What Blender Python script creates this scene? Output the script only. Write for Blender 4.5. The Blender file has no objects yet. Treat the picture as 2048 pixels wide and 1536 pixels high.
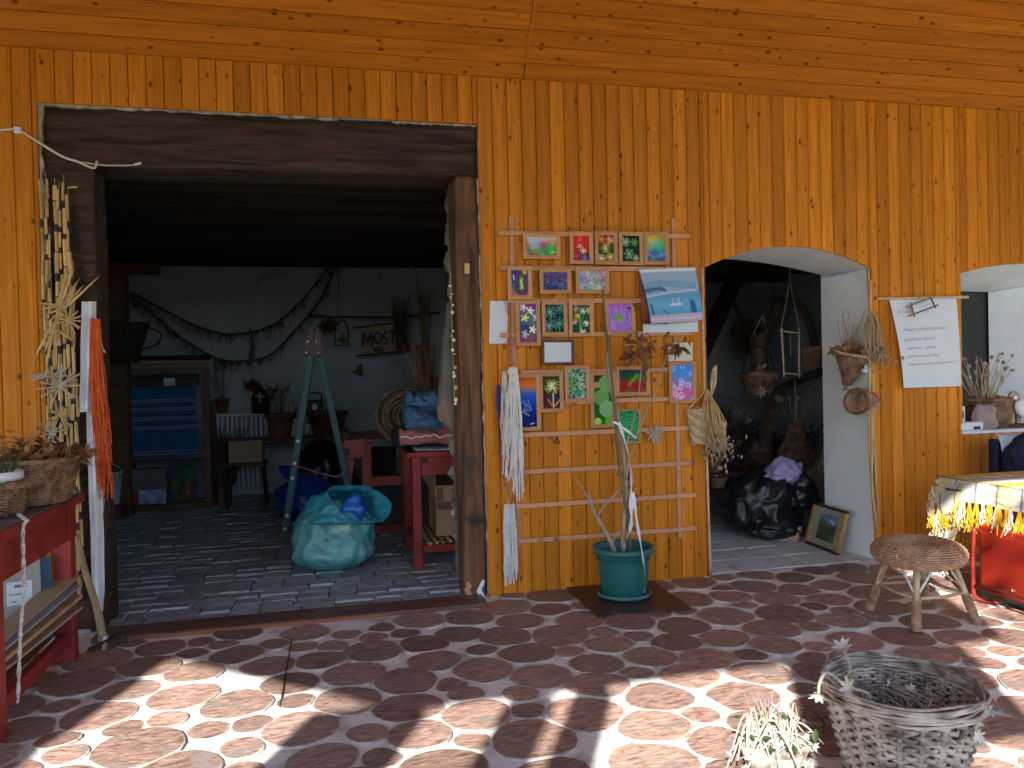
import bpy, bmesh, math, random
import numpy as np
from mathutils import Vector, Matrix, noise
R = math.radians
rnd = random.Random(7)
scene = bpy.context.scene
C = scene.collection

# ---------------------------------------------------------------- camera, sky, sun, exposure
CAM = Vector((0, -5.3, 1.55)); FPX = 1560.0
YAW, PITCH, ROLL = R(13.135), R(-0.839), R(-1.375)
_f = Vector((math.sin(YAW)*math.cos(PITCH), math.cos(YAW)*math.cos(PITCH), math.sin(PITCH)))
_r = Vector((math.cos(YAW), -math.sin(YAW), 0)); _u = _r.cross(_f)
CR = _r*math.cos(ROLL)+_u*math.sin(ROLL); CU = -_r*math.sin(ROLL)+_u*math.cos(ROLL); CF = _f
cd = bpy.data.cameras.new('camera'); cam = bpy.data.objects.new('camera', cd); C.objects.link(cam)
cam.matrix_world = Matrix((CR, CU, -CF)).transposed().to_4x4(); cam.location = CAM
cd.sensor_width = 36; cd.lens = 36*FPX/2048; cd.clip_start = .05; cd.clip_end = 800
scene.camera = cam
AZ, EL = R(27), R(33)
SUN = Vector((math.sin(AZ)*math.cos(EL), math.cos(AZ)*math.cos(EL), -math.sin(EL)))
world = bpy.data.worlds.new('World'); scene.world = world; world.use_nodes = True
nt = world.node_tree; bg = nt.nodes['Background']
sky = nt.nodes.new('ShaderNodeTexSky'); sky.sky_type = 'NISHITA'; sky.sun_disc = False
sky.sun_elevation = EL; sky.sun_rotation = math.atan2(-SUN.x, -SUN.y); sky.air_density = 1.0; sky.dust_density = .4; sky.ozone_density = 2.5
nt.links.new(sky.outputs[0], bg.inputs[0]); bg.inputs[1].default_value = 0.15
sl = bpy.data.lights.new('sun', 'SUN'); sl.energy = 5.0; sl.angle = R(0.55); sl.color = (1, .95, .88)
so = bpy.data.objects.new('sun', sl); C.objects.link(so); so.rotation_euler = SUN.to_track_quat('-Z', 'Y').to_euler()
so.location = (-4, -12, 9)
vs = scene.view_settings; vs.view_transform = 'Standard'; vs.look = 'None'; vs.gamma = 1; vs.exposure = 1.55
scene.cycles.max_bounces = 10; scene.cycles.diffuse_bounces = 6; scene.cycles.transparent_max_bounces = 8

# survey helpers: picture point -> place on a wall plane y, on a level z, or in a plane x
def _ray(px, py): return CF + CR*((px-1024)/FPX) - CU*((py-768)/FPX)
def wl(px, py, y=0.0):
    d = _ray(px, py); return CAM + d*((y-CAM.y)/d.y)
def fl(px, py, z=0.0):
    d = _ray(px, py); return CAM + d*((z-CAM.z)/d.z)
def px_at(y, px=1024):            # metres per photograph pixel at depth plane y
    d = _ray(px, 768); return ((y-CAM.y)/d.y)/FPX

# ---------------------------------------------------------------- mesh building
class MB:
    def __init__(s): s.v = []; s.f = []; s.mi = []; s.m = 0
    def add(s, v, f):
        o = len(s.v); s.v += [tuple(p) for p in v]; s.f += [[i+o for i in q] for q in f]; s.mi += [s.m]*len(f); return s
    def bx(s, x0, x1, y0, y1, z0, z1, bev=0, rot=None, piv=None):
        if bev:
            bm = bmesh.new(); bmesh.ops.create_cube(bm, size=1)
            for v in bm.verts: v.co = Vector(((x0+x1)/2+v.co.x*(x1-x0), (y0+y1)/2+v.co.y*(y1-y0), (z0+z1)/2+v.co.z*(z1-z0)))
            bmesh.ops.bevel(bm, geom=bm.edges[:], offset=bev, segments=1, affect='EDGES')
            bm.verts.index_update(); vv = [v.co.copy() for v in bm.verts]; ff = [[v.index for v in f.verts] for f in bm.faces]; bm.free()
        else:
            vv = [Vector((x, y, z)) for x in (x0, x1) for y in (y0, y1) for z in (z0, z1)]
            ff = [[0, 1, 3, 2], [4, 6, 7, 5], [0, 4, 5, 1], [2, 3, 7, 6], [0, 2, 6, 4], [1, 5, 7, 3]]
        if rot is not None:
            c = Vector(piv) if piv is not None else Vector(((x0+x1)/2, (y0+y1)/2, (z0+z1)/2))
            vv = [c + rot @ (p-c) for p in vv]
        return s.add(vv, ff)
    def bar(s, a, b, w, h, up=(0, 0, 1), bev=0):
        a = Vector(a); b = Vector(b); d = (b-a); L = d.length; d.normalize(); u = Vector(up)
        if abs(d.dot(u)) > .95: u = Vector((0, 1, 0))
        r = d.cross(u).normalized(); u = r.cross(d)
        o = len(s.v); s.bx(-w/2, w/2, 0, L, -h/2, h/2, bev)
        for i in range(o, len(s.v)):
            p = s.v[i]; s.v[i] = tuple(a + r*p[0] + d*p[1] + u*p[2])
        return s
    def tube(s, pts, r, n=6, closed=False, flat=1.0):
        pts = [Vector(p) for p in pts]; N = len(pts)
        rad = (lambda i: r) if not hasattr(r, '__len__') else (lambda i: r[min(i, len(r)-1)])
        T = []
        for i in range(N):
            a = pts[(i-1) % N] if closed else pts[max(i-1, 0)]; b = pts[(i+1) % N] if closed else pts[min(i+1, N-1)]
            t = b-a; T.append(t.normalized() if t.length > 1e-9 else Vector((0, 0, 1)))
        u = T[0].orthogonal().normalized(); vv = []
        for i in range(N):
            u = (u - T[i]*u.dot(T[i])); u = u.normalized() if u.length > 1e-6 else T[i].orthogonal().normalized()
            w = T[i].cross(u)
            for k in range(n):
                a = 2*math.pi*k/n; vv.append(pts[i] + u*(math.cos(a)*rad(i)) + w*(math.sin(a)*rad(i)*flat))
        ff = []; M_ = N if closed else N-1
        for i in range(M_):
            for k in range(n):
                j = (i+1) % N; ff.append([i*n+k, i*n+(k+1) % n, j*n+(k+1) % n, j*n+k])
        if not closed: ff += [list(range(n))[::-1], [(N-1)*n+k for k in range(n)]]
        return s.add(vv, ff)
    def lathe(s, prof, c=(0, 0, 0), n=24, sx=1, sy=1, cap=True, ax=None):
        c = Vector(c); vv = []
        for r_, z in prof:
            for k in range(n):
                a = 2*math.pi*k/n; p = Vector((r_*sx*math.cos(a), r_*sy*math.sin(a), z))
                vv.append(c + (ax @ p if ax is not None else p))
        ff = [[i*n+k, i*n+(k+1) % n, (i+1)*n+(k+1) % n, (i+1)*n+k] for i in range(len(prof)-1) for k in range(n)]
        if cap: ff += [list(range(n))[::-1], [(len(prof)-1)*n+k for k in range(n)]]
        return s.add(vv, ff)
    def grid(s, fn, nu, nv, wrap=False):
        vv = [fn(i/(nu if wrap else nu-1), j/(nv-1)) for j in range(nv) for i in range(nu)]
        ff = [[j*nu+i, j*nu+(i+1) % nu, (j+1)*nu+(i+1) % nu, (j+1)*nu+i] for j in range(nv-1) for i in range(nu if wrap else nu-1)]
        return s.add(vv, ff)
    def prism(s, poly, y0, y1):      # poly in (x,z), extruded along y
        n = len(poly); vv = [(x, y0, z) for x, z in poly] + [(x, y1, z) for x, z in poly]
        return s.add(vv, [list(range(n)), list(range(n, 2*n))[::-1]] + [[i, i+n, (i+1) % n+n, (i+1) % n] for i in range(n)])
    def leaf(s, p, d, L, w, up=(0, 0, 1), curl=.25, n=3):
        p = Vector(p); d = Vector(d).normalized(); u = Vector(up)
        r_ = d.cross(u); r_ = r_.normalized() if r_.length > 1e-4 else d.orthogonal().normalized(); u = r_.cross(d)
        vv = [p]; ff = []
        for i in range(1, n):
            t = i/n; c = p + d*(L*t) - u*(curl*L*t*t); ww = w*math.sin(math.pi*min(t*1.05, 1))*.5
            vv += [c - r_*ww + u*ww*.35, c, c + r_*ww + u*ww*.35]
        vv.append(p + d*L - u*curl*L); ff += [[0, 2, 1], [0, 3, 2]]
        for i in range(n-2):
            b = 1+i*3; ff += [[b, b+1, b+4, b+3], [b+1, b+2, b+5, b+4]]
        b = 1+(n-2)*3; e = len(vv)-1; ff += [[b, b+1, e], [b+1, b+2, e]]
        return s.add(vv, ff)
    def ball(s, c, r_, n=8, sx=1, sy=1, sz=1, jit=0, rg=rnd):
        c = Vector(c); o = len(s.v); m = n//2+1
        s.grid(lambda u, v: c + Vector((sx*r_*math.sin(math.pi*(.02+.96*v))*math.cos(2*math.pi*u), sy*r_*math.sin(math.pi*(.02+.96*v))*math.sin(2*math.pi*u), sz*r_*math.cos(math.pi*(.02+.96*v)))), n, m, True)
        if jit:
            for i in range(o, len(s.v)):
                p = Vector(s.v[i]); k = 1+jit*noise.noise(p*(1.6/r_)); s.v[i] = tuple(c+(p-c)*k)
        return s
    def build(s, name, mat, parent=None, smooth=False, base=None):
        me = bpy.data.meshes.new(name); off = WL(parent) if parent is not None else Vector((0, 0, 0))
        b = Vector(base) if base is not None else Vector((0, 0, 0)); off = off + b
        me.from_pydata([(x-off.x, y-off.y, z-off.z) for x, y, z in s.v], [], s.f)
        mats = mat if isinstance(mat, (list, tuple)) else [mat]
        for m in mats: me.materials.append(m)
        if len(mats) > 1: me.polygons.foreach_set('material_index', s.mi)
        bm = bmesh.new(); bm.from_mesh(me); bmesh.ops.recalc_face_normals(bm, faces=bm.faces); bm.to_mesh(me); bm.free()
        if smooth: me.polygons.foreach_set('use_smooth', [True]*len(me.polygons))
        o = bpy.data.objects.new(name, me); C.objects.link(o); o.location = b
        if parent is not None: o.parent = parent
        return o
def WL(o):
    v = Vector((0, 0, 0))
    while o is not None: v += o.location; o = o.parent
    return v
def tag(o, label, cat=None, group=None, kind=None):
    if label: o['label'] = label
    if cat: o['category'] = cat
    if group: o['group'] = group
    if kind: o['kind'] = kind
    return o
def thing(name, label, cat, loc=(0, 0, 0), group=None):
    o = bpy.data.objects.new(name, None); C.objects.link(o); o.location = loc; o.empty_display_size = .05
    return tag(o, label, cat, group)
def copy_tree(o, parent=None):
    c = o.copy(); C.objects.link(c); c.parent = parent
    for ch in o.children: copy_tree(ch, c)
    return c
def lerp(a, b, t): return a+(b-a)*t
def catmull(pts, k=6):
    P = [Vector(p) for p in pts]; P = [P[0]*2-P[1]] + P + [P[-1]*2-P[-2]]; out = []
    for i in range(1, len(P)-2):
        for j in range(k):
            t = j/k; a, b, c, d = P[i-1:i+3]
            out.append(.5*((2*b)+(c-a)*t+(2*a-5*b+4*c-d)*t*t+(3*b-a-3*c+d)*t**3))
    return out+[P[-2]]

# ---------------------------------------------------------------- materials
def M(name, col, rough=.65, var=.18, scale=6, stretch=(1, 1, 1), bump=.15, bscale=60, bstretch=None, rnd_=.0, col2=None, spec=.4, knots=0, trans=0, metal=0, detail=4, thin=0, spots=None):
    m = bpy.data.materials.new(name); m.use_nodes = True; n = m.node_tree.nodes; l = m.node_tree.links; b = n['Principled BSDF']
    tc = n.new('ShaderNodeTexCoord'); oi = n.new('ShaderNodeObjectInfo')
    sc = n.new('ShaderNodeVectorMath'); sc.operation = 'SCALE'; sc.inputs[0].default_value = (37.7, 19.3, 53.1); l.new(oi.outputs['Random'], sc.inputs['Scale'])
    ad = n.new('ShaderNodeVectorMath'); ad.operation = 'ADD'; l.new(tc.outputs['Object'], ad.inputs[0]); l.new(sc.outputs[0], ad.inputs[1])
    def noise_(s_, st, det=detail, dist=0.0):
        mp = n.new('ShaderNodeMapping'); mp.inputs['Scale'].default_value = [s_*k for k in st]; l.new(ad.outputs[0], mp.inputs[0])
        t = n.new('ShaderNodeTexNoise'); t.inputs['Scale'].default_value = 1; t.inputs['Detail'].default_value = det; t.inputs['Distortion'].default_value = dist
        l.new(mp.outputs[0], t.inputs['Vector']); return t
    def mixc(fac, a, bb, mode='MIX'):
        x = n.new('ShaderNodeMix'); x.data_type = 'RGBA'; x.blend_type = mode
        for sock, val in ((x.inputs[0], fac), (x.inputs[6], a), (x.inputs[7], bb)):
            if hasattr(val, 'links') or hasattr(val, 'is_linked'): l.new(val, sock)
            else: sock.default_value = val if not isinstance(val, tuple) else (*val[:3], 1)
        return x.outputs[2]
    c0 = tuple(max(0, k*(1-var)) for k in col); c1 = tuple(min(1, k*(1+var)) for k in (col2 or col))
    t = noise_(scale, stretch, dist=.6); rp = n.new('ShaderNodeMapRange'); rp.inputs['From Min'].default_value = .3; rp.inputs['From Max'].default_value = .7
    l.new(t.outputs['Fac'], rp.inputs['Value'])
    cc = mixc(rp.outputs[0], c0, c1)
    if rnd_:
        hs = n.new('ShaderNodeHueSaturation'); mr = n.new('ShaderNodeMapRange'); mr.inputs['To Min'].default_value = 1-rnd_; mr.inputs['To Max'].default_value = 1+rnd_
        l.new(oi.outputs['Random'], mr.inputs['Value']); l.new(mr.outputs[0], hs.inputs['Value']); l.new(cc, hs.inputs['Color']); cc = hs.outputs[0]
    if knots:
        mp = n.new('ShaderNodeMapping'); kx = (knots if isinstance(knots, tuple) else (9, 9, 3.2)); mp.inputs['Scale'].default_value = kx; l.new(ad.outputs[0], mp.inputs[0])
        v = n.new('ShaderNodeTexVoronoi'); v.inputs['Scale'].default_value = 1; v.inputs['Randomness'].default_value = 1; l.new(mp.outputs[0], v.inputs['Vector'])
        sp = n.new('ShaderNodeSeparateColor'); l.new(v.outputs['Color'], sp.inputs[0])
        rr = n.new('ShaderNodeMapRange'); rr.inputs['From Min'].default_value = .2; rr.inputs['From Max'].default_value = 1; rr.inputs['To Min'].default_value = .0; rr.inputs['To Max'].default_value = .165
        l.new(sp.outputs[0], rr.inputs['Value'])
        df = n.new('ShaderNodeMath'); df.operation = 'SUBTRACT'; l.new(rr.outputs[0], df.inputs[0]); l.new(v.outputs['Distance'], df.inputs[1])
        k1 = n.new('ShaderNodeMapRange'); k1.inputs['From Min'].default_value = -.11; k1.inputs['From Max'].default_value = .05; k1.inputs['To Max'].default_value = .92; l.new(df.outputs[0], k1.inputs['Value'])
        cc = mixc(k1.outputs[0], cc, (col[0]*.2, col[1]*.12, col[2]*.25))
    if spots:
        t3 = noise_(spots[1], (1, 1, 1), 6, 1.0); r3 = n.new('ShaderNodeMapRange'); r3.inputs['From Min'].default_value = spots[2]; r3.inputs['From Max'].default_value = spots[2]+.12
        l.new(t3.outputs['Fac'], r3.inputs['Value']); cc = mixc(r3.outputs[0], cc, spots[0])
    l.new(cc, b.inputs['Base Color']); b.inputs['Roughness'].default_value = rough; b.inputs['Specular IOR Level'].default_value = spec; b.inputs['Metallic'].default_value = metal
    if bump:
        t2 = noise_(bscale, bstretch or stretch, 5); bp = n.new('ShaderNodeBump'); bp.inputs['Strength'].default_value = bump; bp.inputs['Distance'].default_value = .01
        l.new(t2.outputs['Fac'], bp.inputs['Height']); l.new(bp.outputs[0], b.inputs['Normal'])
    if thin:
        tr = n.new('ShaderNodeBsdfTranslucent'); l.new(cc, tr.inputs[0]); mx = n.new('ShaderNodeMixShader'); mx.inputs[0].default_value = thin
        l.new(b.outputs[0], mx.inputs[1]); l.new(tr.outputs[0], mx.inputs[2]); l.new(mx.outputs[0], n['Material Output'].inputs[0])
    if trans: b.inputs['Alpha'].default_value = 1-trans
    return m
def VC(name, rough=.6):
    m = bpy.data.materials.new(name); m.use_nodes = True; n = m.node_tree.nodes; b = n['Principled BSDF']; a = n.new('ShaderNodeVertexColor'); a.layer_name = 'col'
    m.node_tree.links.new(a.outputs[0], b.inputs['Base Color']); b.inputs['Roughness'].default_value = rough; b.inputs['Specular IOR Level'].default_value = .12; return m
m_pine_v = M('pine_vertical', (.58, .198, .014), .52, .2, 5, (9, 9, .38), .08, 40, (3, 3, .2), .2, spec=.14, knots=(18, 3, 9.0))
m_pine_h = M('pine_horizontal', (.50, .155, .013), .55, .18, 5, (.38, 9, 9), .08, 40, (.2, 3, 3), .12, spec=.06, knots=(9, 17, 17))
m_beam = M('old_oak_beam', (.034, .019, .011), .85, .5, 6, (.35, 4, 4), .9, 28, (.25, 3, 3), 0, (.058, .033, .02))
m_post = M('old_oak_post', (.095, .043, .02), .8, .55, 5, (4, 4, .35), 1.0, 30, (3, 3, .22), .1, (.15, .072, .034), spots=((.04, .028, .02), 3.5, .56))
m_dark = M('smoked_timber', (.02, .012, .008), .8, .4, 4, (.4, 3, 3), .5, 20, rnd_=.3)
m_lath = M('planed_lath', (.56, .27, .14), .6, .12, 6, (.6, 3, 3), .06, 50, rnd_=.08, knots=(5, 3, 3))
m_frame = M('picture_frame_wood', (.55, .28, .12), .5, .14, 9, (1, 1, 1), .05, 60, rnd_=.14)
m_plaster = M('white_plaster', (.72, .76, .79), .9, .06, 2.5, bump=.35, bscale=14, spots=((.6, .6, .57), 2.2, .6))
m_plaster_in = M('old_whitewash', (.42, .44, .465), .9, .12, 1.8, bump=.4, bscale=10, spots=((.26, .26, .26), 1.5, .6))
m_stone = M('rubble_stone', (.2, .18, .155), .9, .4, 9, bump=1, bscale=25)
m_grout = M('pale_grout', (.79, .80, .79), .75, .1, 7, bump=.5, bscale=50, spots=((.46, .47, .40), 3.0, .54))
m_tile = M('brown_stamped_tile', (.21, .135, .108), .42, .36, 16, (1, 3.4, 1), .6, 70, (1, 3, 1), .34, (.36, .235, .19), .35, detail=8, spots=((.24, .205, .19), 4.5, .55))
m_tile_rim = M('tile_rim', (.42, .38, .33), .7, .3, 10, bump=.3)
m_brick = M('grey_floor_brick', (.34, .37, .40), .6, .3, 8, (1, 2, 1), .9, 26, (1, 2.4, 1), .16)
m_bgrout = M('dark_mortar', (.2, .2, .2), .9, .3, 20, bump=.6)
m_flag = M('whitened_floor', (.58, .60, .60), .8, .14, 4, bump=.5, bscale=18, spots=((.4, .4, .4), 6, .6))
m_thresh = M('brown_slab', (.15, .075, .06), .5, .4, 8, (.6, 2, 2), .4, 40, spots=((.2, .13, .11), 5, .55))
m_joint = M('dark_joint', (.03, .012, .008), .9, .2, 20)
m_red = M('red_paint', (.27, .028, .022), .5, .28, 4, bump=.2, bscale=30, spots=((.12, .03, .025), 7, .62))
m_redw = M('orange_red_paint', (.33, .06, .03), .5, .2, 5, bump=.15, bscale=40)
m_redmetal = M('red_lacquer', (.26, .018, .008), .45, .12, 3, bump=.05, bscale=30, spots=((.16, .02, .01), 9, .7))
m_dusty = M('dusty_board', (.15, .11, .11), .85, .35, 9, bump=.3, spots=((.25, .2, .2), 5, .55))
m_reed = M('dry_reed', (.56, .36, .14), .5, .25, 12, (3, 3, .6), .15, 60, rnd_=.2)
m_reedd = M('dark_reed', (.03, .022, .02), .6, .3, 12, rnd_=.3)
m_straw = M('straw', (.55, .36, .15), .6, .25, 15, rnd_=.12)
m_strawg = M('grey_straw', (.42, .37, .30), .65, .25, 15)
m_string = M('hemp_string', (.5, .42, .3), .8, .15, 30)
m_wick = M('wicker_tan', (.42, .25, .15), .6, .35, 14, bump=.25, bscale=80, rnd_=.1)
m_wickd = M('wicker_brown', (.17, .085, .045), .6, .45, 14, bump=.25, bscale=80, col2=(.27, .15, .085))
m_wickg = M('wicker_grey', (.22, .165, .12), .7, .6, 11, bump=.3, bscale=80, col2=(.42, .36, .30))
m_wickl = M('wicker_pale', (.58, .42, .26), .65, .25, 18, bump=.25, bscale=80)
m_white = M('white_paper', (.74, .80, .86), .8, .03, 3, bump=.03, thin=.15)
m_cloth = M('white_cloth', (.74, .76, .80), .9, .08, 5, bump=.3, bscale=120)
m_yarnw = M('white_yarn', (.74, .72, .68), .9, .12, 20)
m_yarnc = M('cream_yarn', (.62, .56, .45), .9, .2, 20)
m_yarno = M('orange_yarn', (.62, .10, .02), .85, .25, 25)
m_yarnb = M('blue_yarn', (.03, .04, .28), .85, .25, 25)
m_leafd = M('dead_leaf', (.20, .085, .035), .7, .45, 14, rnd_=.15, thin=.2)
m_leafo = M('dry_golden_leaf', (.40, .20, .07), .7, .4, 18, thin=.2)
m_flow = M('dried_flower', (.42, .30, .2), .8, .4, 25, thin=.15)
m_gfol = M('green_leaf', (.05, .10, .03), .6, .4, 18, thin=.3)
m_succ = M('silver_succulent', (.40, .44, .44), .6, .3, 20, col2=(.55, .5, .45), spots=((.2, .28, .12), 14, .62))
m_stem = M('dry_stem', (.40, .29, .18), .7, .35, 10, (3, 3, .5), .4, 40, rnd_=.1)
m_stemg = M('green_stem', (.13, .12, .065), .6, .4, 9, (3, 3, .4), .3, 40)
m_twig = M('brown_twig', (.09, .05, .032), .8, .4, 12)
m_pot = M('teal_plastic', (.02, .13, .12), .38, .12, 5, bump=.06, bscale=30, spots=((.06, .2, .19), 22, .64))
m_potr = M('dusty_teal', (.07, .17, .17), .6, .35, 10, spots=((.3, .38, .38), 16, .56))
m_soil = M('dry_soil', (.09, .065, .045), .95, .4, 25, bump=.9, bscale=50, spots=((.3, .3, .25), 12, .62))
m_mat = M('dark_ceramic', (.05, .027, .025), .35, .2, 6, bump=.05, spots=((.2, .17, .15), 6, .63))
m_bagt = M('turquoise_plastic', (.08, .34, .36), .26, .2, 4, bump=.3, bscale=16, bstretch=(1, 1, 3.5), col2=(.16, .46, .45), spec=.6, thin=.15, spots=((.34, .52, .42), 5, .55))
m_bagt2 = M('turquoise_plastic_hood', (.03, .30, .42), .22, .25, 5, bump=.3, bscale=12, bstretch=(1, 1, 2.5), col2=(.06, .38, .48), spec=.6, thin=.3)
m_bagb = M('blue_plastic', (.006, .05, .26), .3, .3, 5, bump=.2, bscale=20, spec=.6)
m_bagk = M('black_plastic', (.008, .008, .011), .36, .2, 5, bump=.12, bscale=9, spec=.6)
m_bagl = M('lilac_plastic', (.48, .40, .68), .4, .12, 5, bump=.25, bscale=20, thin=.2)
m_bagc = M('clear_plastic', (.24, .23, .21), .35, .3, 9, (1, 1, .4), bump=.4, bscale=24, trans=.5, thin=.2)
m_teal = M('green_paint', (.025, .11, .10), .45, .18, 5, bump=.1, spots=((.01, .05, .045), 12, .66))
m_maroon = M('maroon_steel', (.12, .018, .02), .4, .2, 6)
m_steel = M('bolt_steel', (.6, .6, .58), .35, .1, 9, metal=.7)
m_card = M('cardboard', (.36, .24, .14), .8, .1, 5, bump=.08, rnd_=.1)
m_tape = M('packing_tape', (.17, .09, .045), .3, .15, 8)
m_navy = M('navy_fabric', (.012, .016, .045), .9, .3, 12, bump=.5, bscale=60)
m_denim = M('denim', (.03, .075, .17), .9, .35, 14, bump=.6, bscale=50, col2=(.07, .15, .28))
m_pink = M('rose_towel', (.42, .14, .13), .95, .2, 12, bump=.7, bscale=90)
m_weave = M('blue_weave', (.015, .10, .23), .9, .15, 40, (1, 1, 1), .4, 140)
m_stripe = M('pale_stripe', (.25, .25, .32), .9, .2, 40)
m_loom = M('loom_wood', (.13, .07, .035), .65, .3, 6, bump=.2)
m_brown = M('brown_wood', (.12, .055, .03), .6, .35, 6, (.6, 3, 3), bump=.25)
m_terra = M('terracotta', (.22, .075, .045), .75, .25, 8, bump=.2)
m_black = M('black_iron', (.012, .012, .014), .5, .3, 8)
m_ivory = M('radiator_enamel', (.62, .66, .68), .45, .08, 4)
m_pale = M('pale_disc', (.75, .78, .78), .4, .05, 4)  # pale colour for the lantern lens, bolts and washers
m_cable = M('cable_white', (.68, .62, .52), .5, .1, 9)
m_rope = M('braided_cord', (.55, .52, .48), .8, .4, 60)
m_ink = M('ink', (.045, .045, .06), .7, .1, 9)
m_rock = M('pink_rock', (.30, .22, .21), .85, .3, 9, bump=1, bscale=30)
m_wplas = M('white_plastic', (.74, .76, .78), .4, .06, 5)
m_olive = M('grey_olive_sack', (.28, .25, .19), .85, .25, 8, bump=.4)
m_cloud = M('grey_blue_cloth', (.46, .55, .62), .9, .2, 6, bump=.4, bscale=60)
m_handle = M('hickory_handle', (.42, .27, .15), .55, .25, 7, (3, 3, .5), .15)
m_rust = M('rusty_iron', (.07, .035, .028), .8, .4, 12, bump=.5)
m_blueboard = M('blue_board', (.02, .07, .12), .7, .2, 6)
m_grass = M('grass', (.05, .085, .025), .9, .4, 1.2, bump=.5)
m_bark = M('bark', (.12, .09, .065), .9, .4, 5, (3, 3, .6), .8, 20)
m_treeleaf = M('tree_leaf', (.05, .09, .025), .6, .4, 3, thin=.3)
m_clothy = VC('woven_check', .9); m_paint = VC('painted_canvas', .45)
# ================================================================ the setting
tag(MB().add([(-150, -150, -.06), (150, -150, -.06), (150, 150, -.06), (-150, 150, -.06)], [[0, 1, 2, 3]]).build('ground', m_grass), None, kind='structure')
terrace = MB().bx(-6.5, 9, -4.55, .02, -.2, .004).build('terrace_paving', m_grout); tag(terrace, None, kind='structure')

# --- round brown paving tiles: relaxed cells, rounded
def in_view(x, y, mx=60):
    d = Vector((x, y, 0))-CAM; z = d.dot(CF)
    if z < .3: return False
    u = 1024+FPX*d.dot(CR)/z; v = 768-FPX*d.dot(CU)/z
    return -mx < u < 2048+mx and v < 1536+mx
def make_tiles():
    g = np.random.default_rng(5); X0, X1, Y0, Y1 = -3.6, 6.6, -4.4, -.03
    rad = []; pts = []
    tries = 0
    while tries < 30000 and len(pts) < 900:
        tries += 1; r_ = g.choice([.148, .166, .182, .09], p=[.36, .34, .18, .12]); p = g.uniform((X0, Y0), (X1, Y1))
        if all((p[0]-q[0])**2+(p[1]-q[1])**2 > ((r_+s_)*.80)**2 for q, s_ in zip(pts, rad)): pts.append(p); rad.append(r_)
    pts = np.array(pts); rad = np.array(rad)
    for it in range(24):                         # push apart / pull together
        d = pts[:, None]-pts[None]; L = np.sqrt((d**2).sum(-1))+1e-9; want = (rad[:, None]+rad[None])*.97
        ov = np.clip(want-L, 0, None); np.fill_diagonal(ov, 0)
        pts = pts+(d/L[..., None]*ov[..., None]).sum(1)*.22
        pts[:, 0] = np.clip(pts[:, 0], X0, X1); pts[:, 1] = np.clip(pts[:, 1], Y0, Y1-rad*.72)
    cells = []
    N = 18
    for i, p in enumerate(pts):
        d = pts-p; L = np.hypot(d[:, 0], d[:, 1]); nb = [j for j in np.argsort(L)[1:11]]
        rr = []
        for k in range(N):
            a = 2*math.pi*k/N; dx, dy = math.cos(a), math.sin(a); r_ = rad[i]*1.06
            for j in nb:
                c = (d[j, 0]*dx+d[j, 1]*dy)/L[j]
                if c > .05:
                    w = L[j]/2+(rad[i]**2-rad[j]**2)/(2*L[j]); r_ = min(r_, (w-.0065)/c)
            if dy > 0: r_ = min(r_, (-.03-p[1])/max(dy, 1e-3))
            rr.append(max(r_, .04))
        sm = [(rr[k-1]+2.4*rr[k]+rr[(k+1) % N])/4.4 for k in range(N)]
        sm = [min(a_, b_*1.03) for a_, b_ in zip(sm, rr)]
        cells.append((p, [s_*(1+g.normal()*.012) for s_ in sm]))
    return cells, g
cells, g_ = make_tiles()
def skip_tile(p): return (-1.75 < p[0] < 1.0 and p[1] > -.30) or (1.62 < p[0] < 2.18 and -.66 < p[1] < -.1)
tl = [(c, in_view(*c[0])) for c in cells if not skip_tile(c[0])]
tl.sort(key=lambda t: (not t[1], (t[0][0][0])**2+(t[0][0][1]+5.3)**2))
rest = MB(); nt_ = 0
for (p, rr), vis in tl:
    N = len(rr); b = MB(); h = .014+g_.uniform(-.006, .006); tx, ty = g_.normal(size=2)*.014
    ring = lambda s_, z: [(p[0]+max(r_-s_, .02)*math.cos(2*math.pi*k/N), p[1]+max(r_-s_, .02)*math.sin(2*math.pi*k/N), z+(tx*math.cos(2*math.pi*k/N)+ty*math.sin(2*math.pi*k/N))*r_) for k, r_ in enumerate(rr)]
    v = ring(0, -.01)+ring(0, h-.003)+ring(.006, h)
    v[:N] = [(x, y, -.01) for x, y, z in v[:N]]
    b.m = 1; b.add(v, [[i, (i+1) % N, (i+1) % N+N, i+N] for i in range(N)]+[[i+N, (i+1) % N+N, (i+1) % N+2*N, i+2*N] for i in range(N)])
    b.f.append([2*N+i for i in range(N)]); b.mi.append(0)
    if vis and nt_ < 290: b.build('paving_tile', [m_tile, m_tile_rim], terrace, base=(p[0], p[1], 0)); nt_ += 1
    else: rest.m = 0; o = len(rest.v); rest.v += b.v; rest.f += [[i+o for i in q] for q in b.f]; rest.mi += b.mi
for j in range(0):
    for i in range(36):
        cx_, cy_ = -6.2+i*.34+(.17 if j % 2 else 0)+rnd.uniform(-.03, .03), -4.72-j*.295+rnd.uniform(-.02, .02); rr = [.15+rnd.uniform(-.012, .012) for _ in range(12)]; o = len(rest.v)
        rest.v += [(cx_+r_*math.cos(k*math.pi/6), cy_+r_*math.sin(k*math.pi/6), z) for z in (-.01, .013) for k, r_ in enumerate(rr)]; rest.f += [[o+12+k for k in range(12)]]+[[o+k, o+(k+1) % 12, o+12+(k+1) % 12, o+12+k] for k in range(12)]; rest.mi += [0]+[1]*12
o = rest.build('outer_paving_tiles', [m_tile, m_tile_rim], terrace); o['kind'] = 'stuff'
a = fl(584, 1282); b = fl(560, 1420)
MB().bar((a.x, a.y, .0150), (b.x, b.y, .0118), .006, .006).build('cut_joint', m_joint, terrace)
MB().bx(-1.42, .98, -.255, -.02, -.02, .032, .006).build('threshold_slab', m_thresh, terrace)
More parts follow.
